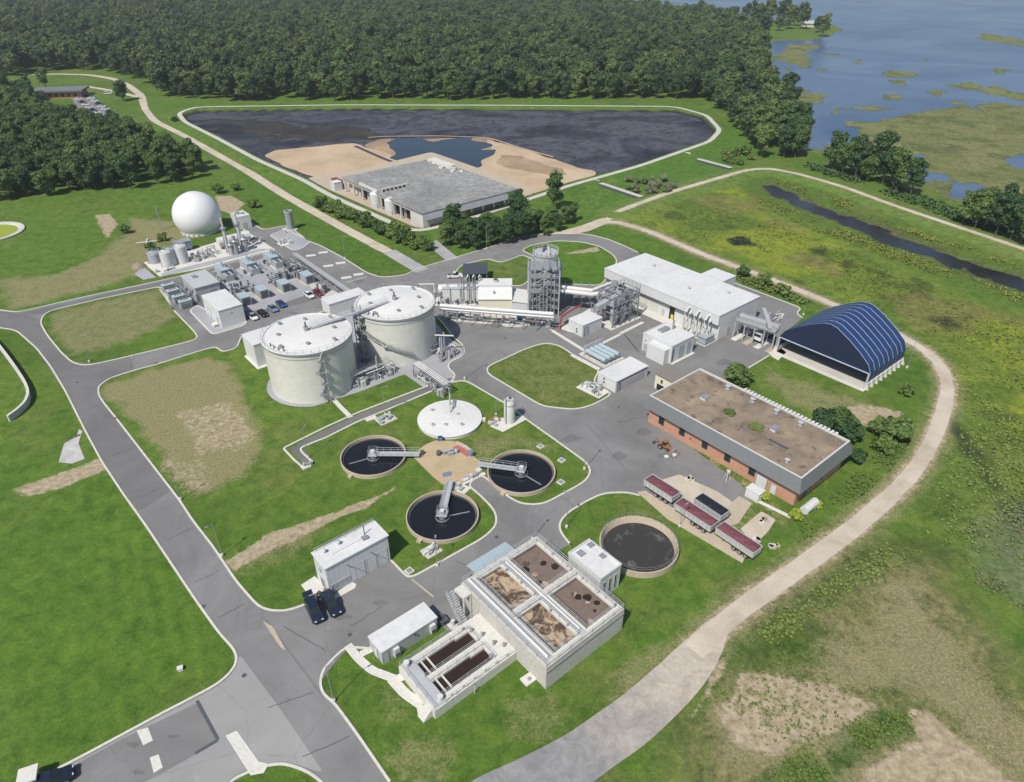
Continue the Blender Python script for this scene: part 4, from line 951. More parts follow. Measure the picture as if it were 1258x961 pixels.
panel(t, 'conduit', lx, ly, 'y', .75, .25, .0, 6.6, 'steel_light'); panel(t, 'door', lx, ly, 'y', .3, 1.0, 0, 2.1, 'steel_light', frame='steel')
for x, y in ((3, 12), (-2, -5), (4, -14)): vent(t, x, y, h, .3, .5)
sheet('pavement', [tuple(Vector((cx,cy)) + U*a + V*b) for a, b in ((-X-2.6,-Y),(-X+.9,-Y),(-X+.9,Y-2),(-X-2.6,Y-2))], .06, 'concrete_light', thick=.1)
t2, lx2, ly2 = building('annex', 'small white annex behind the long white building', 'building', (862,336), (888,346), (905,339), 5.0, 'white_panel', 'white_roof', over=.05)
panel(t2, 'door', lx2, ly2, 'y', .5, .9, 0, 2.1, 'steel_light')
# ---------------- stepped white process building in front of it
t, lx, ly = building('process_building', 'stepped white boxy process building on the yard in front of the long white building', 'building', (786.6,411), (826,426), (853,412), 5.0, 'white_panel', 'white_roof', over=.08, parapet=.18)
MB().bx(-lx/2-2.0, -lx/2-.01, -ly/2+.6, ly/2-3.2, -.1, 4.2).build('lower_block', MATS['white_panel'], t)
roof_box(t, 'roof_fan', -.5, ly/2-2.6, 5.0, 1.6, 1.4, .6, 'steel_light'); roof_box(t, 'roof_fan', 1.3, ly/2-2.6, 5.0, 1.4, 1.4, .6, 'equipment_grey')
panel(t, 'panel', lx, ly, 'y', .08, .5, .2, 3.8, 'steel_dark'); panel(t, 'louvre', lx, ly, 'y', .45, 1.6, .6, 3.2, 'equipment_blue', frame='steel'); panel(t, 'louvre', lx, ly, 'y', .78, 1.2, .6, 3.2, 'equipment_blue', frame='steel')
panel(t, 'door', lx, ly, 'x', .12, .9, .05, 2.1, 'steel_light', frame='steel'); panel(t, 'wall_lamp', lx, ly, 'x', .10, .4, 3.0, .5, 'steel')
MB().cyl(lx/2-1.5, 1.2, 5.0, 7.6, .28, 10).build('exhaust_stack', MATS['steel'], t, True)
MB().bx(-lx/2, lx/2, -ly/2-.9, -ly/2-.1, -.05, .25).build('plinth', MATS['concrete_light'], t)
t = thing('equipment_skid', 'pale blue skid with sloping lid beside the process building ducts', 'machine', P3(866,421), UA)
MB().bx(-1.9, 1.9, -1.3, 1.3, .5, 2.2).build('housing', MATS['equipment_blue'], t); MB().bx(-2.1, 2.1, -1.4, 1.4, 2.2, 2.4).build('lid', MATS['equipment_grey'], t)
MB().bx(-2.0, 2.0, -1.5, 1.5, -.05, .2).build('base_slab', MATS['concrete_light'], t)
for a in (-1.6, 1.6):
    for b in (-1.1, 1.1): MB().bar((a,b,.2), (a,b,.6), .2).build('leg', MATS['steel_dark'], t)
# white container hut
t, lx, ly = building('container_hut', 'white windowless container hut left of the stepped process building', 'hut', (737,456), (757,469), (792,447), 3.2, 'white_panel', 'white_roof', over=.08)
panel(t, 'rail', lx, ly, 'y', .52, lx*.9, 2.5, .25, 'steel_dark'); panel(t, 'panel', lx, ly, 'y', .5, lx*.8, .4, 1.8, 'steel_light'); panel(t, 'door', lx, ly, 'y', .1, .9, .05, 2.1, 'steel_light', frame='steel_dark')
panel(t, 'vent_grille', lx, ly, 'x', .35, .5, 2.0, .5, 'steel_dark'); panel(t, 'vent_grille', lx, ly, 'x', .35, .5, 1.0, .5, 'steel_dark')
# ------------------------------------------------------------------ digesters
def digester(label, top_px, rad_px, zt, stair):
    cx, cy = G(*top_px, zt); depth = cy*CP - (zt-CAM_H)*SP; R = rad_px*depth/FPX
    t = thing('digester_tank', label, 'tank', (cx, cy, 0))
    MB().lathe([(R, -.1), (R, zt)], 72, cap1=False).build('wall', MATS['tank_white'], t, True)
    MB().lathe([(R+.12, zt-1.25), (R+.12, zt-1.05)], 72, cap0=False, cap1=False).build('wall_band', MATS['steel_light'], t, True)
    MB().lathe([(R+.28, zt-.12), (R+.28, zt+.22), (R-.25, zt+.22), (R-.3, zt+.1), (R*.6, zt+.55), (R*.25, zt+.8), (.01, zt+.85)], 72, cap0=False, cap1=False).build('roof', MATS['tank_roof'], t, True)
    MB().lathe([(R+.30, zt-.14), (R+.34, zt-.14), (R+.34, zt+.2), (R+.30, zt+.2)], 72, cap0=False, cap1=False).build('roof_rim', MATS['steel'], t, True)
    MB().rail([(R*math.cos(a), R*math.sin(a), zt+.2) for a in np.linspace(0, 2*math.pi, 37)[:-1]], 1.05, .035, 5, True).build('railing', MATS['steel_light'], t)
    c = MB().cyl(0, 0, zt+.8, zt+1.9, .55, 14).build('gas_dome', MATS['steel'], t, True); MB().cyl(0, 0, zt+1.9, zt+3.0, .2, 10).build('vent_pipe', MATS['steel_dark'], c, True)
    rr = random.Random(int(top_px[0]))
    for k in range(8):
        a = k*.785 + .3; r_ = R*(.82 if k % 2 else .62)
        o = MB().cyl(r_*math.cos(a), r_*math.sin(a), zt+.2, zt+.85, .38, 12).build('roof_manway', MATS['steel_light' if k % 3 else 'equipment_grey'], t, True)
        MB().cyl(r_*math.cos(a), r_*math.sin(a), zt+.85, zt+1.0, .48, 12).build('lid', MATS['steel'], o, True)
    for k in range(4):
        a = 3.9+.16*k; MB().cyl((R-1.1)*math.cos(a), (R-1.1)*math.sin(a), zt+.2, zt+.9, .16, 8).build('valve', MATS['steel_dark'], t)
    # stair winding round the wall
    if stair:
        a0, a1, z0, z1, n = stair
        for k in range(n):
            a = a0 + (a1-a0)*k/(n-1); z = z0 + (z1-z0)*k/(n-1); da = .9*(a1-a0)/(n-1)
            p = [((R+q)*math.cos(a+s), (R+q)*math.sin(a+s)) for q, s in ((.02,-da/2),(1.05,-da/2),(1.05,da/2),(.02,da/2))]
            MB().prism(p, z-.05, z+.05).build('stair_tread', MATS['steel'], t)
        pts = [((R+1.0)*math.cos(a0+(a1-a0)*k/12), (R+1.0)*math.sin(a0+(a1-a0)*k/12), z0+(z1-z0)*k/12) for k in range(13)]
        MB().rail(pts, 1.05, .06, 1.6).tube(pts, .14, 6).build('stair_railing', MATS['steel'], t)
        pts = [((R+.1)*math.cos(a0+(a1-a0)*k/12), (R+.1)*math.sin(a0+(a1-a0)*k/12), z0+(z1-z0)*k/12-.1) for k in range(13)]
        MB().tube(pts, .13, 6).build('stringer', MATS['steel'], t)
        for k in (4, 8):
            a = a0+(a1-a0)*k/12; z = z0+(z1-z0)*k/12
            MB().box((R+.6)*math.cos(a), (R+.6)*math.sin(a), z-.15, 1.4, 1.5, .1, a).build('landing', MATS['steel_light'], t)
    return t, cx, cy, R
ZT = 13.0
t1, d1x, d1y, R1 = digester('white cylindrical digester tank nearer the lawn with plain front wall', (377,410), 53.5, ZT, None)
t2, d2x, d2y, R2 = digester('white cylindrical digester tank with a stair winding across its front wall', (485,372), 48.0, ZT, (math.radians(188), math.radians(298), 12.6, 3.4, 44))
# ladder tower on the first tank's right
a = math.radians(-62); lc = Vector((R1*math.cos(a), R1*math.sin(a)))
for k in range(4):
    b = a + (.02 if k % 2 else -.05)
    MB().box((R1+.7)*math.cos(b), (R1+.7)*math.sin(b), 2.4+2.9*k, 1.4, 1.5, .1, a).build('landing', MATS['steel'], t1)
    MB().bar(((R1+.5)*math.cos(b-.05), (R1+.5)*math.sin(b-.05), 2.4+2.9*k), ((R1+.5)*math.cos(b+.05), (R1+.5)*math.sin(b+.05), 5.3+2.9*k if k < 3 else 13.2), .5, .08).build('ladder', MATS['steel_light'], t1)
    MB().rail([((R1+1.3)*math.cos(b-.07), (R1+1.3)*math.sin(b-.07), 2.4+2.9*k), ((R1+1.3)*math.cos(b+.07), (R1+1.3)*math.sin(b+.07), 2.4+2.9*k)], 1.1, .06, .7).build('railing', MATS['steel'], t1)
for s in (-.06, .06):
    MB().bar(((R1+1.3)*math.cos(a+s), (R1+1.3)*math.sin(a+s), 0), ((R1+1.3)*math.cos(a+s), (R1+1.3)*math.sin(a+s), 12.0), .1).build('ladder_post', MATS['steel_light'], t1)
# roof bridge between the two tanks
t = thing('access_bridge', 'long steel walkway bridge crossing between the two digester roofs', 'bridge', (0,0,0))
A = Vector((d1x, d1y, 0)) ; B = Vector((d2x, d2y, 0)); dr = (B-A).normalized(); nr_ = Vector((-dr.y, dr.x, 0)); Zb = ZT+1.0
a0, b0 = A + dr*1.2, B - dr*2.0
MB().bar(a0 + Vector((0,0,Zb)), b0 + Vector((0,0,Zb)), 1.1, .16).build('deck', MATS['steel_light'], t)
for s in (-.55, .55): MB().rail([a0 + nr_*s + Vector((0,0,Zb)), b0 + nr_*s + Vector((0,0,Zb))], 1.1, .05, 1.8).build('railing', MATS['steel_light'], t)
for f in (.35, .42, .58, .65):
    q = a0.lerp(b0, f)
    if (q-A).length > R1+.6 and (q-B).length > R2+.6:
        for s in (-.6, .6): MB().bar(q + nr_*s, q + nr_*s + Vector((0,0,Zb)), .2).build('post', MATS['steel'], t)
q = (A + dr*(R1+1.2) + B - dr*(R2+1.2))/2
st = thing('stair_tower', 'slim open steel stair tower standing between the two digesters', 'stair tower', (q.x+1.5, q.y+1.0, 0), math.atan2(dr.y, dr.x))
for a in (-1.1, 1.1):
    for b in (-1.4, 1.4): MB().bar((a,b,0), (a,b,ZT+2), .18).build('post', MATS['steel'], st)
for k in range(6): MB().bx(-1.1, 1.1, -1.4, 1.4, 1.8+2.2*k, 1.9+2.2*k).build('landing', MATS['steel_light'], st)
for k in range(6): MB().bar((-.8, -1.3 if k%2 else 1.3, -.3+2.2*k+.3), (-.8, 1.3 if k%2 else -1.3, 1.9+2.2*k), .8, .1).build('flight', MATS['steel'], st)
# white gas pipe slab roof between tanks (long low white building behind)
t, lx, ly = building('gallery_building', 'long low white roofed gallery behind the nearer digester', 'building', (395,367), (404,374), (438,352), 3.6, 'white_panel', 'white_roof', over=.1)
# side building at left of the first digester
t, lx, ly = building('heat_building', 'white metal annex building at the left foot of the nearer digester', 'building', (293,412), (311,424), (345,402), 6.4, 'white_panel', 'white_roof', over=.12)
panel(t, 'door', lx, ly, 'y', .35, 1.2, .1, 2.4, 'steel_dark', frame='steel'); panel(t, 'vent_grille', lx, ly, 'y', .75, .9, 3.6, .7, 'equipment_grey')
MB().bx(-lx/2-.6, lx/2+.5, -ly/2-1.1, ly/2+.3, -.05, .14).build('plinth', MATS['concrete_light'], t)
# gravel pad of the digesters, and its paths
dpad = [tuple((A + Vector(((R1+1.2)*math.cos(b), (R1+1.2)*math.sin(b), 0))).xy) for b in np.linspace(math.radians(165), math.radians(282), 22)]
sheet('gravel_pad', dpad + pp([(440,482),(497,460),(520,476),(545,476),(550,470),(558,463),(552,450),(552,446),(566,438),(569,432),(566,424),(550,414),(530,390),(470,372),(430,378),(340,402),(305,420)]), .03, 'pad_gravel')
strip('path', pp([(406,487),(418,500),(431,513)]), 1.1, .07, 'concrete_light'); strip('path', pp([(535,480),(552,472)]), 1.2, .045, 'concrete_light')
kp = pp([(349,552),(398,529),(440,510),(480,494),(520,479),(545,468)])
lane = pp([(352,551),(400,528.5),(442,509.5),(482,493),(522,477.5),(546,467)])
strip('road', dense(pp([(368,548),(400,532),(440,513),(482,496),(530,477),(556,466)]), 4), 2.0, .036, 'asphalt_dark')
strip('road', pp([(361,549),(372,560),(379,569)]), 2.1, .040, 'asphalt_dark')
kerb(rnd(pp([(545,467),(482,491),(440,507),(398,526),(348,551),(360,564),(374,576)]), .6, closed=False), w=.42, h=.12); kerb(rnd(pp([(558,468),(530,481),(482,501),(440,518),(400,538),(372,549),(369,552),(371,556),(384,568)]), .8, closed=False), w=.42, h=.12)
t = thing('valve_box', 'small concrete box with pipe fittings at the end of the narrow lane', 'box', P3(376,574), UA)
MB().bx(-.9,.9,-.7,.7,-.05,.35).build('base_slab', MATS['concrete_light'], t); MB().cyl(-.3,.1,.35,1.2,.25,10).build('pipe', MATS['steel_light'], t, True); MB().cyl(.4,-.1,.35,1.0,.2,10).build('pipe', MATS['steel'], t, True); MB().bx(.9,1.4,-.3,.4,0,.9).build('cabinet', MATS['equipment_grey'], t)

# pipework at the digester feet
def pipework(name, label, cat, px, n, ext, seed, rz=UA, hmax=3.0, mats=('steel', 'steel_light', 'pipe_white', 'equipment_grey'), slab=None, tall=0):
    """A dense skid: a steel frame, pumps, vessels, cabinets and bent pipes, each a part."""
    rr = random.Random(seed); x, y = G(*px); t = thing(name, label, cat, (x, y, 0), rz); ex, ey = ext
    if slab: MB().bx(-ex-.5, ex+.5, -ey-.5, ey+.5, -.05, .12).build('base_slab', MATS[slab], t)
    for k in range(n):
        a, b = rr.uniform(-ex, ex), rr.uniform(-ey, ey); m = MATS[rr.choice(mats)]; q = rr.random(); hh = rr.uniform(.6, hmax)
        if q < .28: MB().cyl(a, b, 0, hh, rr.uniform(.2, .5), 10).build('vessel', m, t, True)
        elif q < .5: MB().box(a, b, hh*.4, rr.uniform(.5,1.3), rr.uniform(.5,1.2), hh*.8).build('cabinet', m, t)
        elif q < .62: MB().tube([(a-.5,b,.5),(a+.5,b,.5)], rr.uniform(.2,.38), 10).box(a,b,.2,1.3,.5,.4).build('pump', m, t, True)
        else:
            c, d = max(-ex, min(ex, a+rr.uniform(-ex, ex))), max(-ey, min(ey, b+rr.uniform(-ey, ey)))
            MB().tube([(a,b,0),(a,b,hh),(c,b,hh),(c,d,hh),(c,d,0)], rr.uniform(.08,.2), 8).build('pipe', m, t, True)
    for k in range(tall):
        a, b = rr.uniform(-ex*.6, ex*.6), rr.uniform(-ey*.6, ey*.6); MB().cyl(a, b, 0, hmax*2.1, .16, 8).build('vent_pipe', MATS['steel_light'], t, True)
    return t
t = pipework('pipe_skid', 'tangle of steel pipes and pumps between the feet of the two digesters', 'pipework', (455,467), 46, (7.0,1.6), 3, tall=2, hmax=2.8)
MB().bx(-6.5, 5.5, -.4, .8, 3.0, 3.12).build('walkway', MATS['steel_light'], t); MB().rail([(-6.5,-.4,3.12),(5.5,-.4,3.12)], 1.1, .05, 1.5).build('railing', MATS['steel'], t); MB().rail([(-6.5,.8,3.12),(5.5,.8,3.12)], 1.1, .05, 1.5).build('railing', MATS['steel'], t)
for a in range(-6, 6, 2): MB().bar((a,.2,0),(a,.2,3.0),.15).build('post', MATS['steel'], t)
MB().bar((-6.4,.2,3.0),(-9.6,.2,.2),.9,.12).build('stair_flight', MATS['steel_light'], t)
t = pipework('pipe_skid', 'open steel pipe gantry running from the digesters to the white covered tank', 'pipework', (531,473), 44, (1.3,6.2), 5, hmax=2.2)
for a in (-1.1, 1.1):
    MB().bar((a,-6.6,3.3),(a,6.4,3.3),.16).build('beam', MATS['steel'], t)
    for b in (-6.4,-3.2,0,3.2,6.2): MB().bar((a,b,0),(a,b,3.3),.14).build('post', MATS['steel'], t)
for k in range(4): MB().tube([(-.8+.5*k,-6.5,3.5),(-.8+.5*k,6.4,3.5)], .13, 8).build('pipe', MATS['pipe_white'], t, True)
t = pipework('pipe_skid', 'cluster of pumps and vertical pipes at the right foot of the far digester', 'pipework', (544,437), 26, (2.6,2.8), 8, tall=3, hmax=2.8)
MB().tube([(-.5,2.4,5.2),(3.0,-1.0,5.2)], .2, 8).build('pipe', MATS['pipe_white'], t, True); MB().bar((1.2,.6,0),(1.2,.6,5.2),.14).build('post', MATS['steel'], t)

# ------------------------------------------------------------------ round clarifiers
def clarifier(label, px, R, ang, blen, arm):
    cx, cy = G(*px, .9); t = thing('clarifier', label, 'tank', (cx, cy, 0), ang, 'dark round clarifiers around the sand pad')
    MB().lathe([(R, -.1), (R, .9), (R-.22, .9), (R-.3, .05)], 80, cap0=False, cap1=False).build('wall', MATS['concrete_tan'], t, True)
    MB().lathe([(R-.34, .12), (.02, .12)], 80, cap0=False, cap1=False).build('water', MATS['tank_water'], t)
    MB().lathe([(R-.36, .32), (R-.62, .32), (R-.62, .1)], 80, cap0=False, cap1=False).build('weir_trough', MATS['steel_dark'], t)
    MB().bx(.6, blen, -.65, .65, 1.0, 1.2).build('bridge_deck', MATS['steel_light'], t)
    for s in (-.65, .65): MB().rail([(.6,s,1.2),(blen,s,1.2)], 1.05, .05, 1.4).build('railing', MATS['steel_light'], t)
    MB().bx(-.9, .9, -1.0, 1.0, 1.05, 1.25).build('platform', MATS['steel_light'], t); MB().cyl(0, 0, -.1, 1.05, .75, 16).build('centre_column', MATS['steel'], t, True)
    MB().rail([(-.9,-1,1.25),(.9,-1,1.25),(.9,1,1.25),(-.9,1,1.25)], 1.05, .05, .9, True).build('railing', MATS['steel'], t)
    MB().bx(-.45,.35,-.35,.35,1.25,2.0).build('drive_motor', MATS['pipe_white'], t)
    MB().lathe([(1.35,.1),(1.35,.4),(1.25,.4),(1.25,.1)], 24, cap0=False, cap1=False).build('feed_well', MATS['steel'], t, True)
    MB().bar((1.0*math.cos(arm), 1.0*math.sin(arm), 0.2), ((R-1.6)*math.cos(arm), (R-1.6)*math.sin(arm), 0.2), .22, .1).build('skimmer_arm', MATS['steel'], t)
    b = -2.1 - ang; MB().box((R+.3)*math.cos(b), (R+.3)*math.sin(b), .2, .9, .9, .6, b).build('outlet_box', MATS['concrete_tan'], t)
    return t
def toward(a, b): a, b = Vector(G(*a)), Vector(G(*b)); d = b-a; return math.atan2(d.y, d.x), d.length
for lb, c, R, to, arm in (('left clarifier of dark water with walkway pointing right to the sand pad', (458.5,558.5), 6.75, (515,559), 3.6),
                          ('right clarifier of dark water with walkway pointing left to the sand pad', (640.5,578), 6.85, (588,571), 2.6),
                          ('lowest clarifier of dark water with walkway pointing up to the sand pad', (543.5,632), 6.75, (553,592), -1.2)):
    a, l = toward(c, to); clarifier(lb, c, R, a, l, arm)
# round basin with grey scum by the trailers
cx, cy = G(785, 667.5, 1.2); t = thing('round_basin', 'deep round concrete basin of grey water with drifting scum by the trailers', 'tank', (cx, cy, 0))
MB().lathe([(6.95,-.1),(6.95,1.25),(6.7,1.25),(6.2,.05)], 80, cap0=False, cap1=False).build('wall', MATS['concrete_tan'], t, True)
MB().lathe([(6.45,.12),(.02,.12)], 80, cap0=False, cap1=False).build('water', MATS['foam_grey'], t)
MB().rail([(6.7*math.cos(a),6.7*math.sin(a),1.25) for a in np.linspace(0,2*math.pi,33)[:-1]], 1.0, .035, 3, True).build('railing', MATS['steel'], t)
# white covered thickener
cx, cy = G(552.5, 513.5, .7); t = thing('covered_tank', 'flat white round covered tank above the sand pad', 'tank', (cx, cy, 0))
MB().lathe([(7.1,-.1),(7.1,.6),(7.2,.6),(7.2,.75),(0.02,1.35)], 80, cap0=False, cap1=False).build('cover', MATS['tank_roof'], t, True)
for a, r_ in ((-2.4,4.6),(-1.75,3.2),(-.8,4.2),(2.6,4.8),(.4,2.0)):
    o = MB().box(r_*math.cos(a), r_*math.sin(a), 1.15, .8, .8, .3, a).build('hatch', MATS['steel_light'], t); MB().box(r_*math.cos(a), r_*math.sin(a), 1.33, .6, .25, .06, a).build('handle', MATS['steel'], o)
MB().tube([(-.2,5.0,1.0),(-.2,5.0,3.6),(-.1,2.4,3.6),(0,1.2,1.2)], .16, 8).build('pipe', MATS['steel_light'], t, True); MB().tube([(.4,6.8,1.0),(.4,3.0,1.2)], .2, 8).build('pipe', MATS['steel_light'], t, True)
MB().bx(6.9,8.0,-.5,.5,-.05,.5).build('outlet_box', MATS['concrete_light'], t)
# sand pad with plant
hexp = rnd(pp([(507,560),(520,548),(534,541.5),(558,542),(575,556),(592,568.5),(589,580),(566,594),(544,594.5),(532,585)], .3), .5)
o = sheet('sand_pad', hexp, .35, 'sand_pad', thick=.5)
def pump(name, label, px, z, seed):
    t = thing(name, label, 'machine', P3(*px, z), .4); rr = random.Random(seed)
    MB().box(0,0,.15,1.6,.9,.3).build('base', MATS['steel'], t); MB().tube([(-.7,0,.65),(.7,0,.65)],.33,10).build('motor', MATS['equipment_grey'], t, True); MB().tube([(.7,0,.6),(1.2,0,.6),(1.2,.6,.6),(1.2,.6,0)],.14,8).build('pipe', MATS['steel_light'], t, True); return t
t = pump('pump_set', 'grey pump set in the middle of the sand pad', (549,557), .35, 1)
MB().lathe([(.5,0),(.5,.9),(.2,1.1)],14,-1.7,.2).build('hopper', MATS['steel_dark'], t, True); MB().lathe([(.45,0),(.45,.8),(.2,1.0)],14,1.9,-.6).build('hopper', MATS['equipment_grey'], t, True); MB().box(.6,-.9,.4,1.2,.5,.8).build('cabinet', MATS['equipment_grey'], t)
t = thing('access_hatch', 'blue metal hatch cover lying on the sand pad near its lower edge', 'hatch', P3(549,583,.35), .35); MB().box(0,0,.09,1.7,1.1,.18).build('cover', MATS['car_silverblue'], t); MB().box(0,0,.2,.3,.08,.06).build('handle', MATS['steel'], t)
t = thing('control_cabinet', 'small blue cabinet on the top edge of the sand pad', 'cabinet', P3(541,542,.2), .3); MB().box(0,0,.6,.9,.6,1.2).build('body', MATS['car_blue'], t); MB().box(0,-.32,.6,.7,.05,1.0).build('door', MATS['car_silverblue'], t)
t = thing('trash_bin', 'dark round bin at the left tip of the sand pad', 'bin', P3(519,558,.35), 0); MB().cyl(0,0,0,.75,.36,14).build('body', MATS['steel_dark'], t, True); MB().cyl(0,0,.75,.85,.4,14).build('lid', MATS['steel_dark'], t, True)
t = thing('low_wall', 'rust tinted slab with low grey curved wall on the right of the sand pad', 'wall', P3(570,553,.3), -.75)
MB().box(0,-.4,.08,4.4,1.5,.12).build('slab', MATS['red_brick_box'], t)
for k in range(7): MB().box(-2.1+.7*k, .55+.03*(k-3)**2*-1, .45, .72, .25, .8, 0).build('panel', MATS['concrete'], t)
MB().box(2.3,-.2,.5,1.1,.8,1.0).build('cabinet', MATS['car_silverblue'], t)
t = pipework('pump_skid', 'row of small pumps on the lower right edge of the sand pad', 'pipework', (580,586), 9, (2.2,.6), 12, rz=.65, hmax=.9, slab='concrete_light')
t = pipework('pump_skid', 'white slab with pipe stub below the sand pad beside the short road', 'pipework', (566,600), 4, (1.2,.7), 14, rz=-.6, hmax=.7, slab='concrete_light')
# silo and slab
x, y = G(626, 518); h = hgt((626,520),(627,493)); t = thing('silo', 'upright white cylindrical silo on a slab beside the road bend', 'silo', (x, y, 0), UA)
MB().lathe([(1.25,.1),(1.25,h-.3),(1.1,h)], 28).build('body', MATS['pipe_white'], t, True); MB().lathe([(1.3,h*.8),(1.32,h*.83),(1.3,h*.86)], 28, cap0=False, cap1=False).build('band', MATS['steel_light'], t, True)
MB().rail([(1.1*math.cos(a),1.1*math.sin(a),h) for a in np.linspace(0,6.28,9)[:-1]], .8, .05, 3, True).build('railing', MATS['steel'], t); MB().bar((-1.3,-.3,0),(-1.3,-.3,h+.6),.35,.1).build('ladder', MATS['steel'], t); MB().cyl(.3,.2,h,h+.4,.3,10).build('vent', MATS['steel_dark'], t)
sheet('pavement', pp([(602,524),(614,514),(640,511),(646,516),(618,531)]), .08, 'concrete_light', thick=.1)
t = pipework('dosing_skid', 'small pumps and orange drum beside the upright silo', 'machine', (609,520), 8, (1.2,1.0), 21, hmax=1.1, mats=('pipe_white','steel_light','equipment_grey','safety_orange'))
# electrical pads, manholes and grates in the lawns
t = pipework('meter_pad', 'concrete pad with grey valves beside the narrow lane above left clarifier', 'pipework', (474,515), 9, (1.6,1.2), 31, hmax=.9, slab='concrete'); strip('path', pp([(449,516),(462,512)]), 1.6, .06, 'concrete_light')
t = pipework('valve_pad', 'grey steel frame with valves on the lawn below the lowest clarifier', 'pipework', (530,677), 7, (1.1,.8), 33, hmax=.9, slab='concrete')
for px in ((503,702),(664,549),(690,566),(689,593)):
    t = thing('utility_vault', {503:'square concrete vault lid at the kerb corner near blower building',664:'uppermost concrete vault lid beside the right clarifier',690:'middle concrete vault lid beside the right clarifier',689:'lowest concrete vault lid beside the right clarifier'}[px[0]], 'vault', P3(*px), UA+.1)
    MB().box(0,0,.08,1.3,1.3,.26).build('frame', MATS['concrete_light'], t); MB().box(0,0,.23,.9,.9,.05).build('lid', MATS['steel'], t)
# ------------------------------------------------------------------ gas holder and the process pad beside it
zc = 6.0; cx, cy = G(242, 264, zc); dep = cy*CP - (zc-CAM_H)*SP; R = 28.0*dep/FPX
t = thing('gas_dome', 'big white inflated spherical gas holder on the lawn at upper left', 'gas holder', (cx, cy, 0))
pr_ = [(R*math.cos(a), zc + R*math.sin(a)) for a in np.linspace(math.asin(max(-.97, -(zc-.5)/R)), math.pi/2-.001, 26)]
MB().lathe(pr_, 64, cap0=False, cap1=False).build('membrane', MATS['membrane'], t, True)
MB().lathe([(pr_[0][0]+.5, -.1), (pr_[0][0]+.5, .9), (pr_[0][0]-.2, .9)], 64, cap0=False, cap1=False).build('base_ring', MATS['tank_roof'], t, True)
for k in range(24):
    a = k*math.pi/12; MB().box((pr_[0][0]+.6)*math.cos(a), (pr_[0][0]+.6)*math.sin(a), .45, .3, .5, .9, a).build('anchor', MATS['steel_light'], t)
t, lx, ly = building('meter_house', 'small white box hut with roof gear right of the spherical gas holder', 'hut', (283,262), (291,268), (303,262), 4.6, 'white_panel', 'white_roof', over=.05, parapet=.3)
roof_box(t, 'roof_unit', -.6, .4, 4.6, 1.2, 1.2, .8); roof_box(t, 'roof_unit', 1.0, -.4, 4.6, .9, .9, .6); panel(t, 'door', lx, ly, 'y', .5, 1.0, .1, 2.1, 'steel_light', frame='steel')
# cylinder flare on its gravel island
isl = rnd(pp([(331,289),(352,281.5),(376,294),(381,298),(371,305.5),(361,308),(353,304)]), 1.5); sheet('gravel_pad', isl, .04, 'pad_gravel'); kerb(isl, True)
x, y = G(357.5, 282); h = hgt((357.5,283),(356.5,260)); t = thing('flare_stack', 'upright grey cylindrical flare on the small kerbed gravel island', 'flare', (x, y, 0), UA)
MB().lathe([(1.35,.3),(1.35,h)], 24, cap1=False).build('shell', MATS['steel'], t, True); MB().ring(0,0,h-.35,h+.05,1.5,1.2,24).build('rim', MATS['steel_light'], t, True); MB().lathe([(1.45,h*.55),(1.45,h*.58)],24,cap0=False,cap1=False).build('band', MATS['steel_light'], t, True)
MB().bx(-1.9,1.9,-1.9,1.9,-.05,.3).build('base_slab', MATS['concrete_light'], t); MB().tube([(-1.3,0,1),(-3.2,0,1),(-3.2,-2.5,1),(-3.2,-2.5,0)],.2,8).build('pipe', MATS['pipe_white'], t, True)
pipework('valve_skid', 'white valve train in front of the upright flare', 'pipework', (351,299), 10, (2.0,1.6), 51, hmax=1.7, mats=('pipe_white','steel_light'), slab='concrete_light')
# process pad with tanks
padS = pp([(176,323),(215,312),(262,299),(300,283),(337,306.5),(285,320.5),(252,329.5),(196,340)]); sheet('pavement', padS, .05, 'concrete_light', thick=.1)
sheet('gravel_pad', pp([(198,336),(283,314.5),(318,306),(333,306),(285,318.5),(252,327.5),(199,340)]), .058, 'pad_gravel'); sheet('gravel_pad', pp([(176,328),(192,341),(176,344),(165,337)]), .04, 'pad_gravel')
def vtank(label, px, r, h, mat='pipe_white', grp=None):
    t = thing('storage_tank', label, 'tank', P3(*px), UA)
    MB().lathe([(r,-.05),(r,h),(r*.55,h+r*.22),(.02,h+r*.3)], 24, cap1=False).build('shell', MATS[mat], t, True)
    MB().rail([((r-.1)*math.cos(a),(r-.1)*math.sin(a),h) for a in np.linspace(0,6.28,9)[:-1]], .9, .05, 3, True).build('railing', MATS['steel_light'], t)
    MB().bar((-r-.05,-.3,0),(-r-.05,-.3,h+.5),.4,.08).build('ladder', MATS['steel'], t); MB().cyl(0,0,h+r*.2,h+r*.3+.5,.22,8).build('vent', MATS['steel'], t); return t
vtank('squat grey tank at the left end of the white process pad', (191,322), 2.2, 3.2, 'equipment_grey')
vtank('leftmost of the two white upright tanks on the process pad', (207,327), 2.0, 5.0); vtank('grey upright tank directly beside the leftmost white tank', (213,325), 1.5, 5.4, 'steel_light'); vtank('rightmost of the two white upright tanks on the process pad', (225,322), 2.1, 5.6)
x, y = G(226, 308); t = thing('cooling_unit', 'grey blue box cooler behind the white upright tanks', 'machine', (x, y, 0), UA)
MB().bx(-2.6,2.6,-1.6,1.6,.8,3.4).build('housing', MATS['car_silverblue'], t); MB().bx(-2.8,2.8,-1.7,1.7,3.4,3.6).build('lid', MATS['steel'], t)
for a in (-2.3,2.3):
    for b in (-1.4,1.4): MB().bar((a,b,0),(a,b,.8),.2).build('leg', MATS['steel'], t)
pipework('pipe_skid', 'dense white pipework in the middle of the process pad', 'pipework', (251,316), 40, (4.6,3.0), 61, hmax=2.6, mats=('pipe_white','steel_light','pipe_white','steel'))
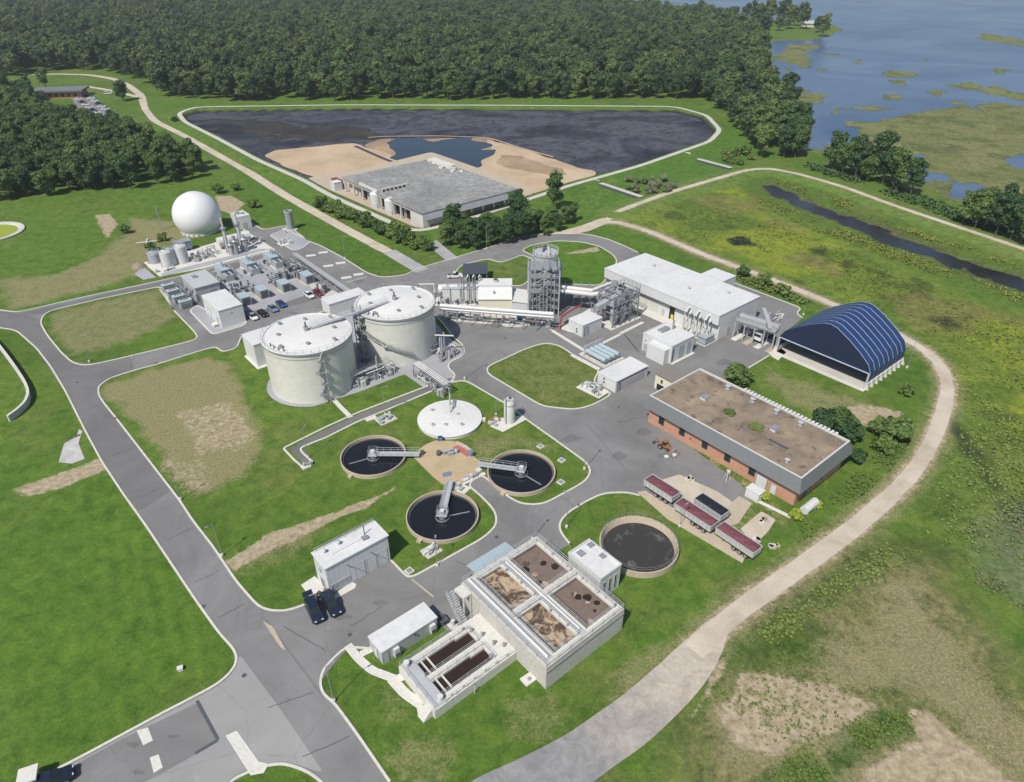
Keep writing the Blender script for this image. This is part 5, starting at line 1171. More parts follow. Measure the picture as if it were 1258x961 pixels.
pipework('pipe_skid', 'grey pipe skid at the right end of the process pad', 'pipework', (309,298), 26, (3.4,2.2), 63, hmax=1.8, mats=('pipe_white','steel','equipment_grey'))
pipework('pipe_skid', 'low white pumps along the front left of the process pad', 'pipework', (203,333), 14, (2.8,.9), 67, hmax=1.1, mats=('pipe_white','steel_light'))
x, y = G(289, 302); t = thing('horizontal_vessel', 'long white horizontal vessel lying on the process pad behind the columns', 'tank', (x, y, 0), UA)
MB().tube([(-5.6,0,2.6),(-5.3,0,2.6),(5.3,0,2.6),(5.6,0,2.6)], 1.6, 20).build('shell', MATS['pipe_white'], t, True)
for a in (-3.6,3.6): MB().bx(a-.3,a+.3,-1.3,1.3,0,1.4).build('saddle', MATS['concrete'], t)
for k, (px, topy) in enumerate((((281,311),268), ((298,307),262), ((291,312),290), ((302,308),288), ((285,313),296))):
    hh = hgt(px, (px[0], topy)); r_ = (.55,.6,.95,.95,.7)[k]
    t = thing('scrubber_column', ('leftmost tall slim steel column on the process pad', 'tallest right slim steel column on the process pad', 'stout left steel scrubber between the slim columns', 'stout right steel scrubber between the slim columns', 'short steel scrubber in front of the slim columns')[k], 'column', P3(*px), UA)
    MB().lathe([(r_,0),(r_,hh*.72),(r_*.6,hh*.78),(r_*.6,hh)], 16).build('shell', MATS['steel_light' if k != 2 else 'steel'], t, True); MB().ring(0,0,hh*.70,hh*.73,r_+.5,r_,16).build('platform', MATS['steel'], t); MB().bar((-r_-.1,0,0),(-r_-.1,0,hh*.72),.35,.08).build('ladder', MATS['steel'], t)
t = thing('cone_pile', 'dark round mound at the left end of the process pad', 'mound', P3(171,328), 0); MB().lathe([(2.4,-.05),(1.9,.7),(1.0,1.3),(.05,1.5)], 18, cap1=False).build('heap', MATS['dirt_heap'], t, True)
# white cross mast in the grass
t = thing('cross_antenna', 'white cross shaped frame lying in the rough grass left of process pad', 'frame', P3(181,299), .35)
MB().bar((-3.4,0,.55),(3.4,0,.55),.35).build('arm', MATS['pipe_white'], t); MB().bar((0,-3.4,.56),(0,3.4,.56),.34).build('arm', MATS['pipe_white'], t); MB().bar((0,0,0),(0,0,1.2),.4).build('post', MATS['pipe_white'], t)
x, y = G(199, 283); h = hgt((199,283),(192,253)); t = thing('lattice_mast', 'thin grey lattice mast in the grass left of the spherical gas holder', 'mast', (x, y, 0))
for a in range(3): MB().bar((.35*math.cos(a*2.1),.35*math.sin(a*2.1),0),(.12*math.cos(a*2.1),.12*math.sin(a*2.1),h),.09).build('leg', MATS['steel'], t)
for k in range(9): MB().bar((.3,0,h*k/9),(-.2,.25,h*(k+1)/9),.05).build('brace', MATS['steel'], t)

# ------------------------------------------------------------------ engine yard
sheet('pavement', pp([(196,356),(252,333),(337,309.5),(372,333),(412,360),(416,366),(404,368),(395,366),(300,392),(262,400),(214,381)]), .034, 'asphalt_dark')
yard = pp([(262,343),(330,314),(375,345),(390,358),(350,372),(320,382),(300,382)]); sheet('gravel_pad', yard, .04, 'pad_gravel')
kerb(rnd(pp([(208,352),(196,355),(214,381.5)]), .5, closed=False), w=.3)
def engine(label, px, blue, seed, sx=1.0):
    rr = random.Random(seed); t = thing('generator_set', label, 'generator', P3(*px), UA - math.pi/2, 'engine generator sets in the yard')
    L = 5.2*sx
    MB().bx(-L,L,-1.6,1.6,-.05,.25).build('base_slab', MATS['concrete_light'], t)
    MB().bx(-L+.2,L*.25,-1.35,1.35,.25,2.9).build('enclosure', MATS['steel_light'], t); MB().bx(-L+.1,L*.3,-1.45,1.45,2.9,3.05).build('roof', MATS['equipment_blue' if blue else 'steel_light'], t)
    MB().bx(L*.3,L-.3,-1.3,1.3,.25,2.3).build('radiator', MATS['equipment_grey'], t)
    for k in range(3): MB().cyl(L*.42+1.0*k,0,2.3,2.5,.45,12).build('fan', MATS['steel_dark'], t)
    for k in range(2): MB().tube([(-L*.5+1.4*k,.5,3.0),(-L*.5+1.4*k,.5,4.2),(-L*.5+1.4*k+.8,.5,4.6)],.28,10).build('exhaust_pipe', MATS['steel_light'], t, True)
    for k in range(6): MB().box(rr.uniform(-L,L),rr.choice((-1,1))*rr.uniform(1.7,2.3),.6,.7,.5,1.2).build('cabinet', MATS[rr.choice(('steel','equipment_grey','steel_dark'))], t)
    for k in range(4): a=rr.uniform(-L,L*.5); MB().tube([(a,1.8,0),(a,1.8,3.6),(a+2,1.8,3.6),(a+2,1.8,0)],.12,8).build('pipe', MATS['steel_light'], t, True)
    return t
for lb, px, b, s in (('blue roofed generator set nearest the flat white switch building', (277,341), True, 1), ('blue roofed generator set in the middle of the back row', (308,333), True, 2), ('blue roofed generator set at the right end of the back row', (337,325), True, 3)): engine(lb, px, b, s)
def chiller(label, px, seed, w=1.7):
    t = thing('chiller_unit', label, 'machine', P3(*px), UA - math.pi/2, 'grey box units in the front row of the engine yard')
    MB().bx(-2.4,2.4,-w,w,-.05,.2).build('base_slab', MATS['concrete_light'], t); MB().bx(-2.1,2.1,-w+.15,w-.15,.2,2.9).build('housing', MATS['equipment_grey'], t); MB().bx(-2.2,2.2,-w+.05,w-.05,2.9,3.05).build('roof', MATS['equipment_blue'], t)
    MB().bx(2.1,2.16,-w+.5,w-.5,.5,2.5).build('grille', MATS['steel_dark'], t)
    for b in (-w-.5, w+.5): MB().bx(-5.6,2.0,b-.25,b+.25,0,.16).build('cable_tray', MATS['concrete_tan'], t)
    MB().tube([(-2.1,0,1.5),(-4.8,0,1.5),(-4.8,0,0)],.3,10).build('pipe', MATS['steel'], t, True); MB().bx(-5.2,-3.2,-1.0,1.0,0,1.5).build('engine_block', MATS['steel_dark'], t)
    return t
for lb, px, s in (('grey box unit beside the white corner building', (301,374), 1), ('grey box unit just above the white parked car', (323,365), 2), ('grey box unit above the dark blue parked car', (350,357), 3), ('grey box unit above the white and red cars', (378,347), 4)): chiller(lb, px, s, 1.5)
for lb, px, n, e, s in (('pipework across the middle of the engine yard, left half', (296,357), 34, (3.5,3.0), 71), ('pipework across the middle of the engine yard, right half', (345,343), 40, (4.5,3.0), 72), ('pipework at the right edge of the engine yard', (366,334), 30, (2.0,5.0), 73), ('pipe stands at the lower right corner of the engine yard', (394,358), 14, (1.4,2.6), 74)):
    pipework('pipe_skid', lb, 'pipework', px, n, e, s, hmax=3.0, mats=('steel','equipment_grey','steel_light','steel_dark'))
t, lx, ly = building('switch_building', 'flat white roofed building between transformers and the engine yard', 'building', (216,341), (239,354), (265,343), 4.4, 'steel_light', 'grey_roof', over=.25)
panel(t, 'door', lx, ly, 'y', .3, 1.0, .05, 2.1, 'white_panel', frame='steel'); panel(t, 'louvre', lx, ly, 'y', .7, 1.6, .5, 2.0, 'equipment_grey', frame='steel'); roof_box(t,'roof_unit',-1,2,4.4,1.2,1.2,.6)
t, lx, ly = building('control_building', 'bright white building on the kerbed corner pad near the parked cars', 'building', (243.5,364), (268,382), (297,373), 5.4, 'white_panel', 'white_roof', over=.1)
panel(t, 'door', lx, ly, 'x', .8, 1.0, .05, 2.1, 'steel_light', frame='steel'); panel(t, 'door', lx, ly, 'x', .3, 2.2, .05, 2.6, 'white_roof', frame='steel'); panel(t, 'wall_lamp', lx, ly, 'y', .5, .4, 3.6, .3, 'steel')
for k in range(4): MB().bx(-lx/2-1.7+.1*k,-lx/2-.1,-ly/2+2.0+.0*k,-ly/2+4.0,-.05,.2+.15*k).build('step', MATS['concrete_light'], t)
cp_ = rnd(pp([(233,382),(242,375),(262,386),(298,391),(303,396),(300,400),(266,410.5),(260,410)]), 1.5); sheet('gravel_pad', cp_, .05, 'pad_gravel'); kerb(cp_, True, w=.45)
for k, (px, lb) in enumerate((((208,357),'topmost grey transformer beside the switch building'), ((214,364),'second grey transformer beside the switch building'), ((221,371),'third grey transformer beside the switch building'), ((229,377),'lowest grey transformer beside the switch building'))):
    t = thing('transformer', lb, 'transformer', P3(*px), UA, 'transformers in a row'); MB().bx(-1.7,1.7,-1.0,1.0,0,2.1).build('tank', MATS['equipment_grey'], t); MB().bx(-1.8,1.8,-1.1,1.1,2.1,2.2).build('lid', MATS['equipment_blue'], t)
    for q in range(6): MB().bx(-1.4+.5*q,-1.25+.5*q,-1.35,-1.0,.3,1.8).build('radiator_fin', MATS['steel'], t)
    for q in (-.7,0,.7): MB().lathe([(.14,2.2),(.18,2.4),(.1,2.9)],8,q,.3).build('bushing', MATS['wood_brown'], t)
pipework('bus_duct', 'steel bus frame between the transformers and the switch building', 'pipework', (233,366), 20, (1.2,4.5), 77, hmax=3.2, mats=('steel','steel_light'))
# covered pipe trough along the parking
t = thing('pipe_rack', 'long straight grey pipe rack along the edge of the empty parking lot', 'pipe rack', (0,0,0))
a, b = P3(363,320), P3(437,372); dd = (b-a).normalized(); nn = Vector((-dd.y,dd.x,0)); Lr = (b-a).length
for s in (-.9,.9): MB().bar(a+nn*s+Vector((0,0,2.4)), b+nn*s+Vector((0,0,2.4)), .2).build('beam', MATS['steel'], t)
for k in range(5): MB().tube([a+nn*(-.7+.35*k)+Vector((0,0,2.62)), b+nn*(-.7+.35*k)+Vector((0,0,2.62))], .15, 8).build('pipe', MATS['steel_light' if k % 2 else 'steel'], t, True)
for k in range(9):
    q = a.lerp(b, k/8)
    for s in (-.9,.9): MB().bar(q+nn*s, q+nn*s+Vector((0,0,2.4)), .16).build('post', MATS['steel'], t)
# parking lot slabs
for px in ((382,314.3),(397,310.6),(403.5,327),(418.5,323.5),(425.5,341.5),(440.5,337.5)):
    x, y = G(*px); MB().box(x, y, .09, 3.2, 1.6, .1, .32).build('concrete_slab', MATS['road_paint'])['kind'] = 'structure'
strip('road_marking', pp([(426,347),(451,340)]), .3, .05, 'road_paint')
isl = rnd(pp([(380,338),(392,350),(410,358.5),(416,361),(412,366),(404,368),(397,366),(382,352)]), 1.0); kerb(isl, True, w=.4); sheet('gravel_pad', isl, .062, 'concrete')

# ------------------------------------------------------------------ hydrolysis plant along the north road
t = thing('process_skid', 'white framed vessel skid with tall bent pipes near the far digester', 'process skid', P3(566,371), 0)
for k in range(4): MB().tube([(-6.5+3.3*k,1.6,3.4),(-4.1+3.3*k,1.6,3.4)], 1.5, 16).build('vessel', MATS['pipe_white'], t, True)
MB().bx(-5.2,5.6,-.8,2.8,.6,4.4).build('housing', MATS['white_panel'], t); MB().bx(-5.3,5.7,-.9,2.9,4.4,4.6).build('roof', MATS['steel_light'], t)
for a in (-6.5,-3,0,3,6.2): MB().bar((a,-1.2,0),(a,-1.2,5.2),.18).build('post', MATS['steel_light'], t); 
for a in (-7.4,-5.8,.6,2.2,3.9,5.6): MB().tube([(a,-1.6,0),(a,-1.6,8.6),(a+.3,-1.2,9.1),(a+.6,-.8,8.6),(a+.6,-.8,4.6)] if a > 0 else [(a,-1.6,0),(a,-1.6,3.6),(a,.8,3.6)], .2, 8).build('pipe', MATS['steel_light'], t, True)
for k in range(14): MB().cyl(-6.4+.95*k,-2.0+.3*(k%3),0,1.0+.4*(k%4),.3,8).build('pump', MATS[('steel_dark','equipment_grey','steel_light')[k%3]], t, True)
MB().bx(-7.5,6.4,-2.6,3.2,-.05,.15).build('base_slab', MATS['concrete_light'], t)
MB().tube([(-8.0,3,0),(-8.0,3,4.4),(-12.6,3,4.4),(-12.6,3,0)],.25,8).build('pipe', MATS['pipe_white'], t, True)
t = thing('twin_roof_building', 'cream white building with stepped upper and lower roofs by the long white pipe', 'building', P3(620,378), 0)
MB().bx(-7.4,2.0,0,4.4,-.1,7.0).build('rear_wall', MATS['white_panel'], t); MB().bx(-7.6,2.2,-.1,4.6,7.0,7.25).build('rear_roof', MATS['tank_roof'], t)
MB().bx(-7.4,2.0,-4.6,-.01,-.1,5.0).build('front_wall', MATS['cream_wall'], t); MB().add([(-7.6,-4.9,5.0),(2.2,-4.9,5.0),(2.2,-.02,6.4),(-7.6,-.02,6.4),(-7.6,-4.9,4.8),(2.2,-4.9,4.8),(2.2,-.02,6.2),(-7.6,-.02,6.2)],[(0,1,2,3),(7,6,5,4),(0,4,5,1),(1,5,6,2),(2,6,7,3),(3,7,4,0)]).build('front_roof', MATS['tank_roof'], t)
MB().bx(2.01,6.6,-5.0,3.6,-.1,3.9).build('lean_to_wall', MATS['white_panel'], t); MB().add([(2.01,-5.2,4.6),(6.9,-5.2,3.9),(6.9,3.8,3.9),(2.01,3.8,4.6),(2.01,-5.2,4.4),(6.9,-5.2,3.7),(6.9,3.8,3.7),(2.01,3.8,4.4)],[(0,1,2,3),(7,6,5,4),(0,4,5,1),(1,5,6,2),(2,6,7,3),(3,7,4,0)]).build('lean_to_roof', MATS['tank_roof'], t)
o = MB().cyl(-2.6,2.3,7.2,7.9,.8,14).build('roof_fan', MATS['steel_light'], t, True); MB().cyl(-2.6,2.3,7.9,8.0,.6,14).build('fan_guard', MATS['steel_dark'], o); MB().cyl(-3.0,-2.6,5.4,6.5,.3,8).build('vent', MATS['equipment_grey'], t, True)
t = thing('carport', 'dark slate roofed carport beside the white vessel skid', 'carport', P3(583,343), .15)
MB().add([(-4.2,-3.4,3.2),(4.0,-3.4,3.2),(4.6,3.0,4.2),(-3.2,3.0,4.2),(-4.2,-3.4,3.0),(4.0,-3.4,3.0),(4.6,3.0,4.0),(-3.2,3.0,4.0)],[(0,1,2,3),(7,6,5,4),(0,4,5,1),(1,5,6,2),(2,6,7,3),(3,7,4,0)]).build('roof', M('slate_dark',(.055,.062,.075),.5), t)
for a, b, hh in ((-3.8,-3,3.0),(3.6,-3,3.0),(-2.8,2.6,4.0),(4.1,2.6,4.0)): MB().bar((a,b,0),(a,b,hh),.18).build('post', MATS['steel'], t)
# main white pipe on trestles
t = thing('pipe_bridge', 'long fat white pipe on trestles running across the north side of yard', 'pipe bridge', (0,0,0))
za = 4.6; a, b = P3(541,375.5,za), P3(680,386,za)
MB().tube([a, b], .58, 14).build('pipe', MATS['pipe_white'], t, True); MB().tube([a+Vector((0,-1.6,-.2)), b+Vector((0,-1.6,-.2))], .35, 10).build('pipe', MATS['steel_light'], t, True)
for k in range(9):
    q = a.lerp(b, (k+.3)/8.6); 
    for s in (-2.0, .9): MB().bar((q.x,q.y+s,0),(q.x,q.y+s,za-.7),.2).build('trestle_leg', MATS['steel'], t)
    MB().bar((q.x,q.y-2.2,za-.8),(q.x,q.y+1.1,za-.8),.2).build('trestle_beam', MATS['steel'], t)
for lb, px, n, e, s in (('valves and pumps on the kerbed pad under the left half of the white pipe', (570,391), 24, (7.5,1.4), 81), ('valves on the kerbed pad under the right half of the white pipe', (634,397), 16, (4.6,1.3), 82), ('pumps and orange gear at the right end of the white pipe', (663,397), 22, (4.0,2.0), 83)):
    pipework('valve_skid', lb, 'pipework', px, n, e, s, rz=-.1, hmax=1.6, mats=('steel','pipe_white','equipment_grey','steel_light','safety_orange') if s == 83 else ('steel','pipe_white','equipment_grey','steel_light'))
for pts in ([(553,394),(586,397),(603,398.5),(609,391),(640,392),(640,386),(560,384)], [(617,392),(615,398),(620,401),(640,402),(645,398),(645,392)]):
    p_ = rnd(pp(pts), 1); sheet('gravel_pad', p_, .04, 'concrete'); kerb(p_, True, w=.4)
t = thing('chemical_tote', 'dark blue round drum under the right half of the white pipe', 'drum', P3(639,392), 0); MB().lathe([(.9,0),(1.0,.4),(1.0,1.8),(.7,2.1)],14).build('body', MATS['car_blue'], t, True); MB().cyl(0,0,2.1,2.25,.35,10).build('cap', MATS['steel_dark'], t)
# scaffold tower with grey cladding
x, y = G(667, 386); h = hgt((667,386),(667,330)); t = thing('steel_tower', 'tall grey clad steel frame tower with platforms in the middle of the north side', 'tower', (x, y+2, 0), 0)
w = 4.3
for a in (-w,0,w):
    for b in (-3.4,3.4): MB().bar((a,b,0),(a,b,h),.3).build('column', MATS['steel_light'], t)
for k in range(6):
    z = h*(k+1)/6; fl = MB(); [fl.bx(-w+q*w/2,-w+q*w/2+w*.34,-3.4,3.4,z-.1,z) for q in range(4)]; fl.build('floor_grating', MATS['steel'], t); MB().rail([(-w,-3.5,z),(w,-3.5,z),(w,3.5,z),(-w,3.5,z)],1.1,.07,1.5,True).build('railing', MATS['steel_light'], t)
for k, (a_, b_) in enumerate(((-w, -.3), (.2, w-1.2), (-w, w-2.6))): MB().bx(a_,b_,-3.6,-3.5,h*(.52+.16*k),h*(.62+.16*k)).build('cladding', MATS['steel'], t)
for k in range(6):
    for s in (-1,1): MB().bar((s*w,-3.5,h*k/6),(0,-3.5,h*(k+1)/6),.14).build('brace', MATS['steel_light'], t)
for k in range(16): MB().cyl(-3.6+.48*k,(-2.4,1,-1)[k%3],h*.166*(k%6),h*.166*(k%6)+2.2,.3+.22*(k%3),10).build('vessel', MATS[('equipment_grey','steel_light','steel_dark')[k%3]], t, True)
for k in range(8): MB().tube([(-4+k,-3.8,0),(-4+k,-3.8,h*(.4+.07*k)),(-4+k,-2,h*(.4+.07*k))],.14,8).build('pipe', MATS['steel_light' if k%2 else 'steel'], t, True)
x, y = G(669, 362); h2 = hgt((669,362),(668,310)); t = thing('silo', 'tall silver cylindrical silo with round railed top behind the steel tower', 'silo', (x, y, 0))
MB().lathe([(1.2,1.5),(3.5,4.5),(3.5,h2)],36).build('shell', MATS['steel_light'], t, True); MB().lathe([(3.9,h2-.2),(3.9,h2),(.1,h2+.5)],36,cap0=False,cap1=False).build('roof', MATS['steel_light'], t, True)
MB().rail([(3.8*math.cos(a),3.8*math.sin(a),h2) for a in np.linspace(0,6.28,17)[:-1]],1.1,.08,2,True).build('railing', MATS['pipe_white'], t)
for k in range(4): a=.785+1.57*k; MB().bar((3.3*math.cos(a),3.3*math.sin(a),0),(3.3*math.cos(a),3.3*math.sin(a),5),.35).build('leg', MATS['steel'], t)
MB().tube([(-.8,-.8,h2+.3),(-.4,.9,h2+1.3),(0,2.6,h2+1.0)],.35,8).build('fill_pipe', MATS['steel_dark'], t, True); MB().tube([(.9,-2.9,h2+.9),(.9,2.2,h2+.9)],.28,8).build('fill_pipe', MATS['pipe_white'], t, True)
x, y = G(682, 352); t = thing('hopper', 'small silver hopper hanging on the right side of tall silo', 'hopper', (x, y, 0))
MB().lathe([(.6,2.4),(2.0,4.2),(2.0,7.4),(.5,8.2)],20).build('shell', MATS['steel_light'], t, True)
for a in (.8,2.4,3.9,5.5): MB().bar((1.8*math.cos(a),1.8*math.sin(a),0),(1.8*math.cos(a),1.8*math.sin(a),4.5),.22).build('leg', MATS['steel'], t)
# pipe bridge to the long white building
t = thing('pipe_bridge', 'double white pipe bridge from steel tower to the long white building', 'pipe bridge', (0,0,0))
for k, (a, m_, c_, r_) in enumerate((((685,352),(727,357),(754,347),.55), ((687,357),(727,362),(742,360),.65))):
    z = 7.2-.9*k; MB().tube([P3(*a,z),P3(*m_,z),P3(*c_,z)], r_, 12).build('pipe', MATS['pipe_white'], t, True)
for px in ((694,374),(704,375),(714,376),(724,377)):
    q = P3(*px); MB().bar(q,q+Vector((0,0,6)),.25).build('trestle_leg', MATS['steel'], t); MB().bar(q+Vector((0,3,0)),q+Vector((0,3,6.4)),.25).build('trestle_leg', MATS['steel'], t); MB().bar(q+Vector((0,-.3,5.4)),q+Vector((0,3.6,5.4)),.25).build('trestle_beam', MATS['steel'], t)
a, b = P3(692,377), P3(728,380)
MB().bx(a.x,b.x,a.y,a.y+3.2,4.3,4.5).build('deck', MATS['steel'], t); MB().rail([(a.x,a.y,4.5),(b.x,a.y,4.5)],1.1,.06,1.5).build('railing', MATS['steel_light'], t)
# steel structure with three silver hoppers
x, y = G(758, 393); t = thing('hopper_structure', 'grey lattice structure carrying silver hoppers on a pale slab', 'structure', (x, y, 0), UA)
MB().bx(-6.0,6.0,-3.6,3.6,-.05,.2).build('base_slab', MATS['concrete_light'], t)
for a in (-5.2,-1.8,1.6,5.0):
    for b in (-2.9,2.9): MB().bar((a,b,.2),(a,b,9.0),.28).build('column', MATS['steel'], t)
for z in (4.4,6.8,9.0):
    for b in (-2.9,2.9): MB().bar((-5.3,b,z),(5.1,b,z),.25).build('beam', MATS['steel'], t)
    for a in (-5.2,-1.8,1.6,5.0): MB().bar((a,-2.9,z),(a,2.9,z),.22).build('beam', MATS['steel'], t)
for k in range(3):
    for b in (-2.95,2.95): MB().bar((-5.2+3.4*k,b,4.4),(-1.8+3.4*k,b,9.0),.14).bar((-5.2+3.4*k,b,9.0),(-1.8+3.4*k,b,4.4),.14).build('brace', MATS['steel'], t)
for k in range(2): MB().lathe([(.5,.6),(1.1,2.0),(1.1,5.4)],16,-3.6+3.4*k,-1.8).build('hopper', MATS['steel_light'], t, True)
MB().lathe([(.4,.4),(1.2,1.8),(1.2,4.8)],16,3.4,-.8).build('hopper', MATS['equipment_grey'], t, True)
MB().bx(-5.4,5.2,-3.0,3.0,6.6,6.7).build('floor', MATS['steel'], t); MB().rail([(-5.3,-3,9.1),(5.1,-3,9.1),(5.1,3,9.1),(-5.3,3,9.1)],1.1,.08,1.4,True).build('railing', MATS['steel'], t)
for k in range(14): MB().box(-4.6+.72*k,(-2.0,1.2,0,2.2)[k%4],7.4,1.1,.9,1.2).build('machinery', MATS[('equipment_grey','steel','steel_dark')[k%3]], t)
for k in range(5): MB().tube([(-4.5+2*k,-3.3,.5),(-4.5+2*k,-3.3,3.2),(-3.6+2*k,-3.3,3.6),(-3.6+2*k,-2.6,6.8)],.14,8).build('pipe', MATS['steel_dark' if k%2 else 'steel'], t, True)
t = thing('conveyor', 'inclined grey enclosed conveyor rising from hopper structure to the long white building', 'conveyor', (0,0,0))
a, b = P3(741,377,6.0), P3(756,347,7.4); MB().bar(a, b, 1.6, 1.4).build('housing', MATS['steel'], t); MB().bar(P3(733,378,6.0), P3(762,362,8.2), 1.5, 1.3).build('housing', MATS['equipment_grey'], t)
for px in ((742,380),(752,366),(735,384)): q = P3(*px); MB().bar(q,q+Vector((0,0,5.8)),.25).build('leg', MATS['steel'], t)
pipework('pipe_skid', 'grey pipes and steelwork left of the hopper structure', 'pipework', (741,386), 34, (2.4,3.2), 88, hmax=5.0, mats=('steel','equipment_grey','steel_light'))
# white plant room with the red pipe
t, lx, ly = building('plant_room', 'low white plant room beside the red pipe', 'building', (700,391), (716,400), (736,388), 3.6, 'white_panel', 'white_roof', over=.1)
panel(t, 'door', lx, ly, 'y', .2, 1.4, .05, 2.4, 'steel_light', frame='steel_dark'); panel(t, 'vent_grille', lx, ly, 'x', .6, .5, 1.4, .5, 'steel_dark'); panel(t, 'vent_grille', lx, ly, 'x', .6, .5, .6, .5, 'steel_dark')
t = thing('red_pipe', 'bright red fire main bending up over the white plant room', 'pipe', (0,0,0))
MB().tube([P3(687,405,.0),P3(688,398,1.2),P3(690,389,3.6),P3(694,386,3.9),P3(704,380,4.2),P3(714,375,4.4)], .26, 10).build('pipe', MATS['red_pipe'], t, True); MB().tube([P3(690,389,3.0),P3(694,386,3.0)],.4,10).build('coupling', MATS['red_pipe'], t, True); MB().bar(P3(714,375.2,4.2),(*G(714,375.2,4.2),0),.15).build('support', MATS['steel'], t)
sheet('pavement', rnd(pp([(688,404),(700,395),(730,375),(745,380),(742,392),(716,411),(700,408)]), 1), .045, 'concrete_light', thick=.06)
for pts, w_ in (([(676,405),(718,431)], 1.1), ([(762,410),(790,396)], 1.0), ([(712,436),(762,411)], .9)): strip('concrete_strip', pp(pts), w_, .06, 'concrete_light')
strip('concrete_strip', dense(pp([(702,436),(736,454)]), 3), 1.3, .055, 'concrete_light')
strip('drain_grate', pp([(767,411),(785,433)]), .35, .05, 'steel_dark')
# four long coolers
t = thing('cooler_bank', 'bank of long pale blue heat exchanger tubes behind the white container hut', 'heat exchanger', P3(741,438), UA)
for k in range(4):
    o = MB().tube([(-2.9+1.6*k,-3.6,1.4),(-2.9+1.6*k,3.2,1.4)], .62, 14).build('tube', MATS['equipment_blue'], t, True)
    for b in (-2.4,2.0): MB().bx(-3.2+1.6*k,-2.6+1.6*k,b-.15,b+.15,0,.9).build('saddle', MATS['steel'], o)
MB().bx(-4.2,3.4,-4.4,4.0,-.05,.15).build('base_slab', MATS['concrete'], t)
for k in range(6): MB().bar((-3.6+1.3*k,3.4,0),(-3.6+1.3*k,3.4,2.8),.12).build('post', MATS['steel_light'], t)
for z in (1.6,2.2,2.8): MB().tube([(-3.8,3.4,z),(3.2,3.4,z)],.16,8).build('manifold', MATS['steel_light'], t, True)
for k in range(6): MB().box(-2.1+1.6*(k%3),-2+3*(k//3),.8,.8,1.0,1.4).build('pump', MATS['steel_dark' if k%2 else 'steel'], t)
pipework('equipment_pad', 'white cabinets and valves on the pale slab at the lawn corner', 'machine', (728,479), 20, (3.0,1.5), 91, rz=UA-math.pi/2+.1, hmax=1.9, mats=('pipe_white','steel_light','steel'), slab='concrete_light')
# ------------------------------------------------------------------ blue fabric storage building
fb = Vector(G(1062,478)); lb_ = Vector(G(957,430)); rb_ = Vector(G(1112,449))
ly = abs((lb_-fb).dot(V)); lx = abs((rb_-fb).dot(U)); c = fb + U*lx/2 + V*ly/2
t = thing('fabric_building', 'navy blue fabric covered arched storage building open at one end', 'building', (c.x, c.y, 0), UA)
X, Y = lx/2, ly/2
prof = [(-Y,1.3),(-Y-.15,4.3),(-Y+.9,6.3),(-Y*.72,8.3),(-Y*.42,10.6),(-Y*.14,12.3),(0,12.6)]
prof = prof + [(-a, b) for a, b in prof[-2::-1]]
nb = 8
def arch(x0, x1, off=0.0, pr=prof):
    vs = [(x0, a*(1+off/Y), b+off) for a, b in pr] + [(x1, a*(1+off/Y), b+off) for a, b in pr]; n = len(pr)
    return vs, [(i, i+1, n+i+1, n+i) for i in range(n-1)]
for k in range(nb):
    x0, x1 = -X + lx*k/nb, -X + lx*(k+1)/nb
    MB().add(*arch(x0, x1)).build('fabric_panel', MATS['blue_fabric'], t)
for k in range(nb+1):
    x0 = -X + lx*k/nb
    MB().add(*arch(x0-.09, x0+.09, .06)).build('rib_seam', MATS['fabric_seam'], t)
    for s in (-1, 1):
        MB().add([(x0-.3,s*Y,.0),(x0+.3,s*Y,0),(x0+.3,s*(Y+.9),0),(x0-.3,s*(Y+.9),0),(x0-.15,s*Y,1.7),(x0+.15,s*Y,1.7),(x0+.15,s*(Y+.25),1.7),(x0-.15,s*(Y+.25),1.7)],[(0,1,5,4),(1,2,6,5),(2,3,7,6),(3,0,4,7),(4,5,6,7)]).build('wall_buttress', MATS['concrete_light'], t)
for s in (-1, 1): MB().bx(-X, X, min(s*Y, s*(Y+.3)), max(s*Y, s*(Y+.3)), -.1, 1.45).build('side_wall', MATS['concrete_light'], t)
n = len(prof); g = [(-X+.02, a*.995, b) for a, b in prof if b > 4.2]
MB().add(g + [(-X+.12, q[1], q[2]) for q in g], [tuple(range(len(g))), tuple(range(2*len(g)-1, len(g)-1, -1))]).build('gable', MATS['blue_fabric_gable'], t)
MB().bar((-X-.05,-Y,4.25),(-X-.05,Y,4.25),.22).build('gable_beam', MATS['fabric_seam'], t)
for s in (-1, 1): MB().bar((-X,s*Y,0),(-X,s*Y,4.3),.4).build('gable_post', MATS['steel_light'], t)
g = [(X-.05, a*.99, b) for a, b in prof]; MB().add([(X-.05,-Y*.99,.1)]+g+[(X-.05,Y*.99,.1)], [tuple(range(len(g)+2))]).build('rear_wall', MATS['blue_fabric_gable'], t)
MB().bx(-X-.2, X, -Y, Y, -.05, .07).build('floor_slab', MATS['concrete'], t); MB().bx(-X-1.5,-X-.3,-Y-.4,Y+.4,-.05,.14).build('apron', MATS['concrete_light'], t)
rr = random.Random(5)
for k in range(3):
    o = thing('sludge_heap', ('dark heap at the left inside the blue fabric building', 'dark heap in the middle inside the blue fabric building', 'dark heap at the right inside the blue fabric building')[k], 'heap', tuple((c + U*(1.5) + V*(Y-4.5-7.0*k)).to_3d() + Vector((0,0,.08))), UA)
    MB().lathe([(3.6,0),(2.8,1.0),(1.6,1.9),(.05,2.4)], 16, cap1=False).build('heap', MATS['dirt_heap'], o, True)
    if k == 0: MB().cyl(-3.2,2.4,0,1.6,.8,12).build('tank', MATS['pipe_white'], o)
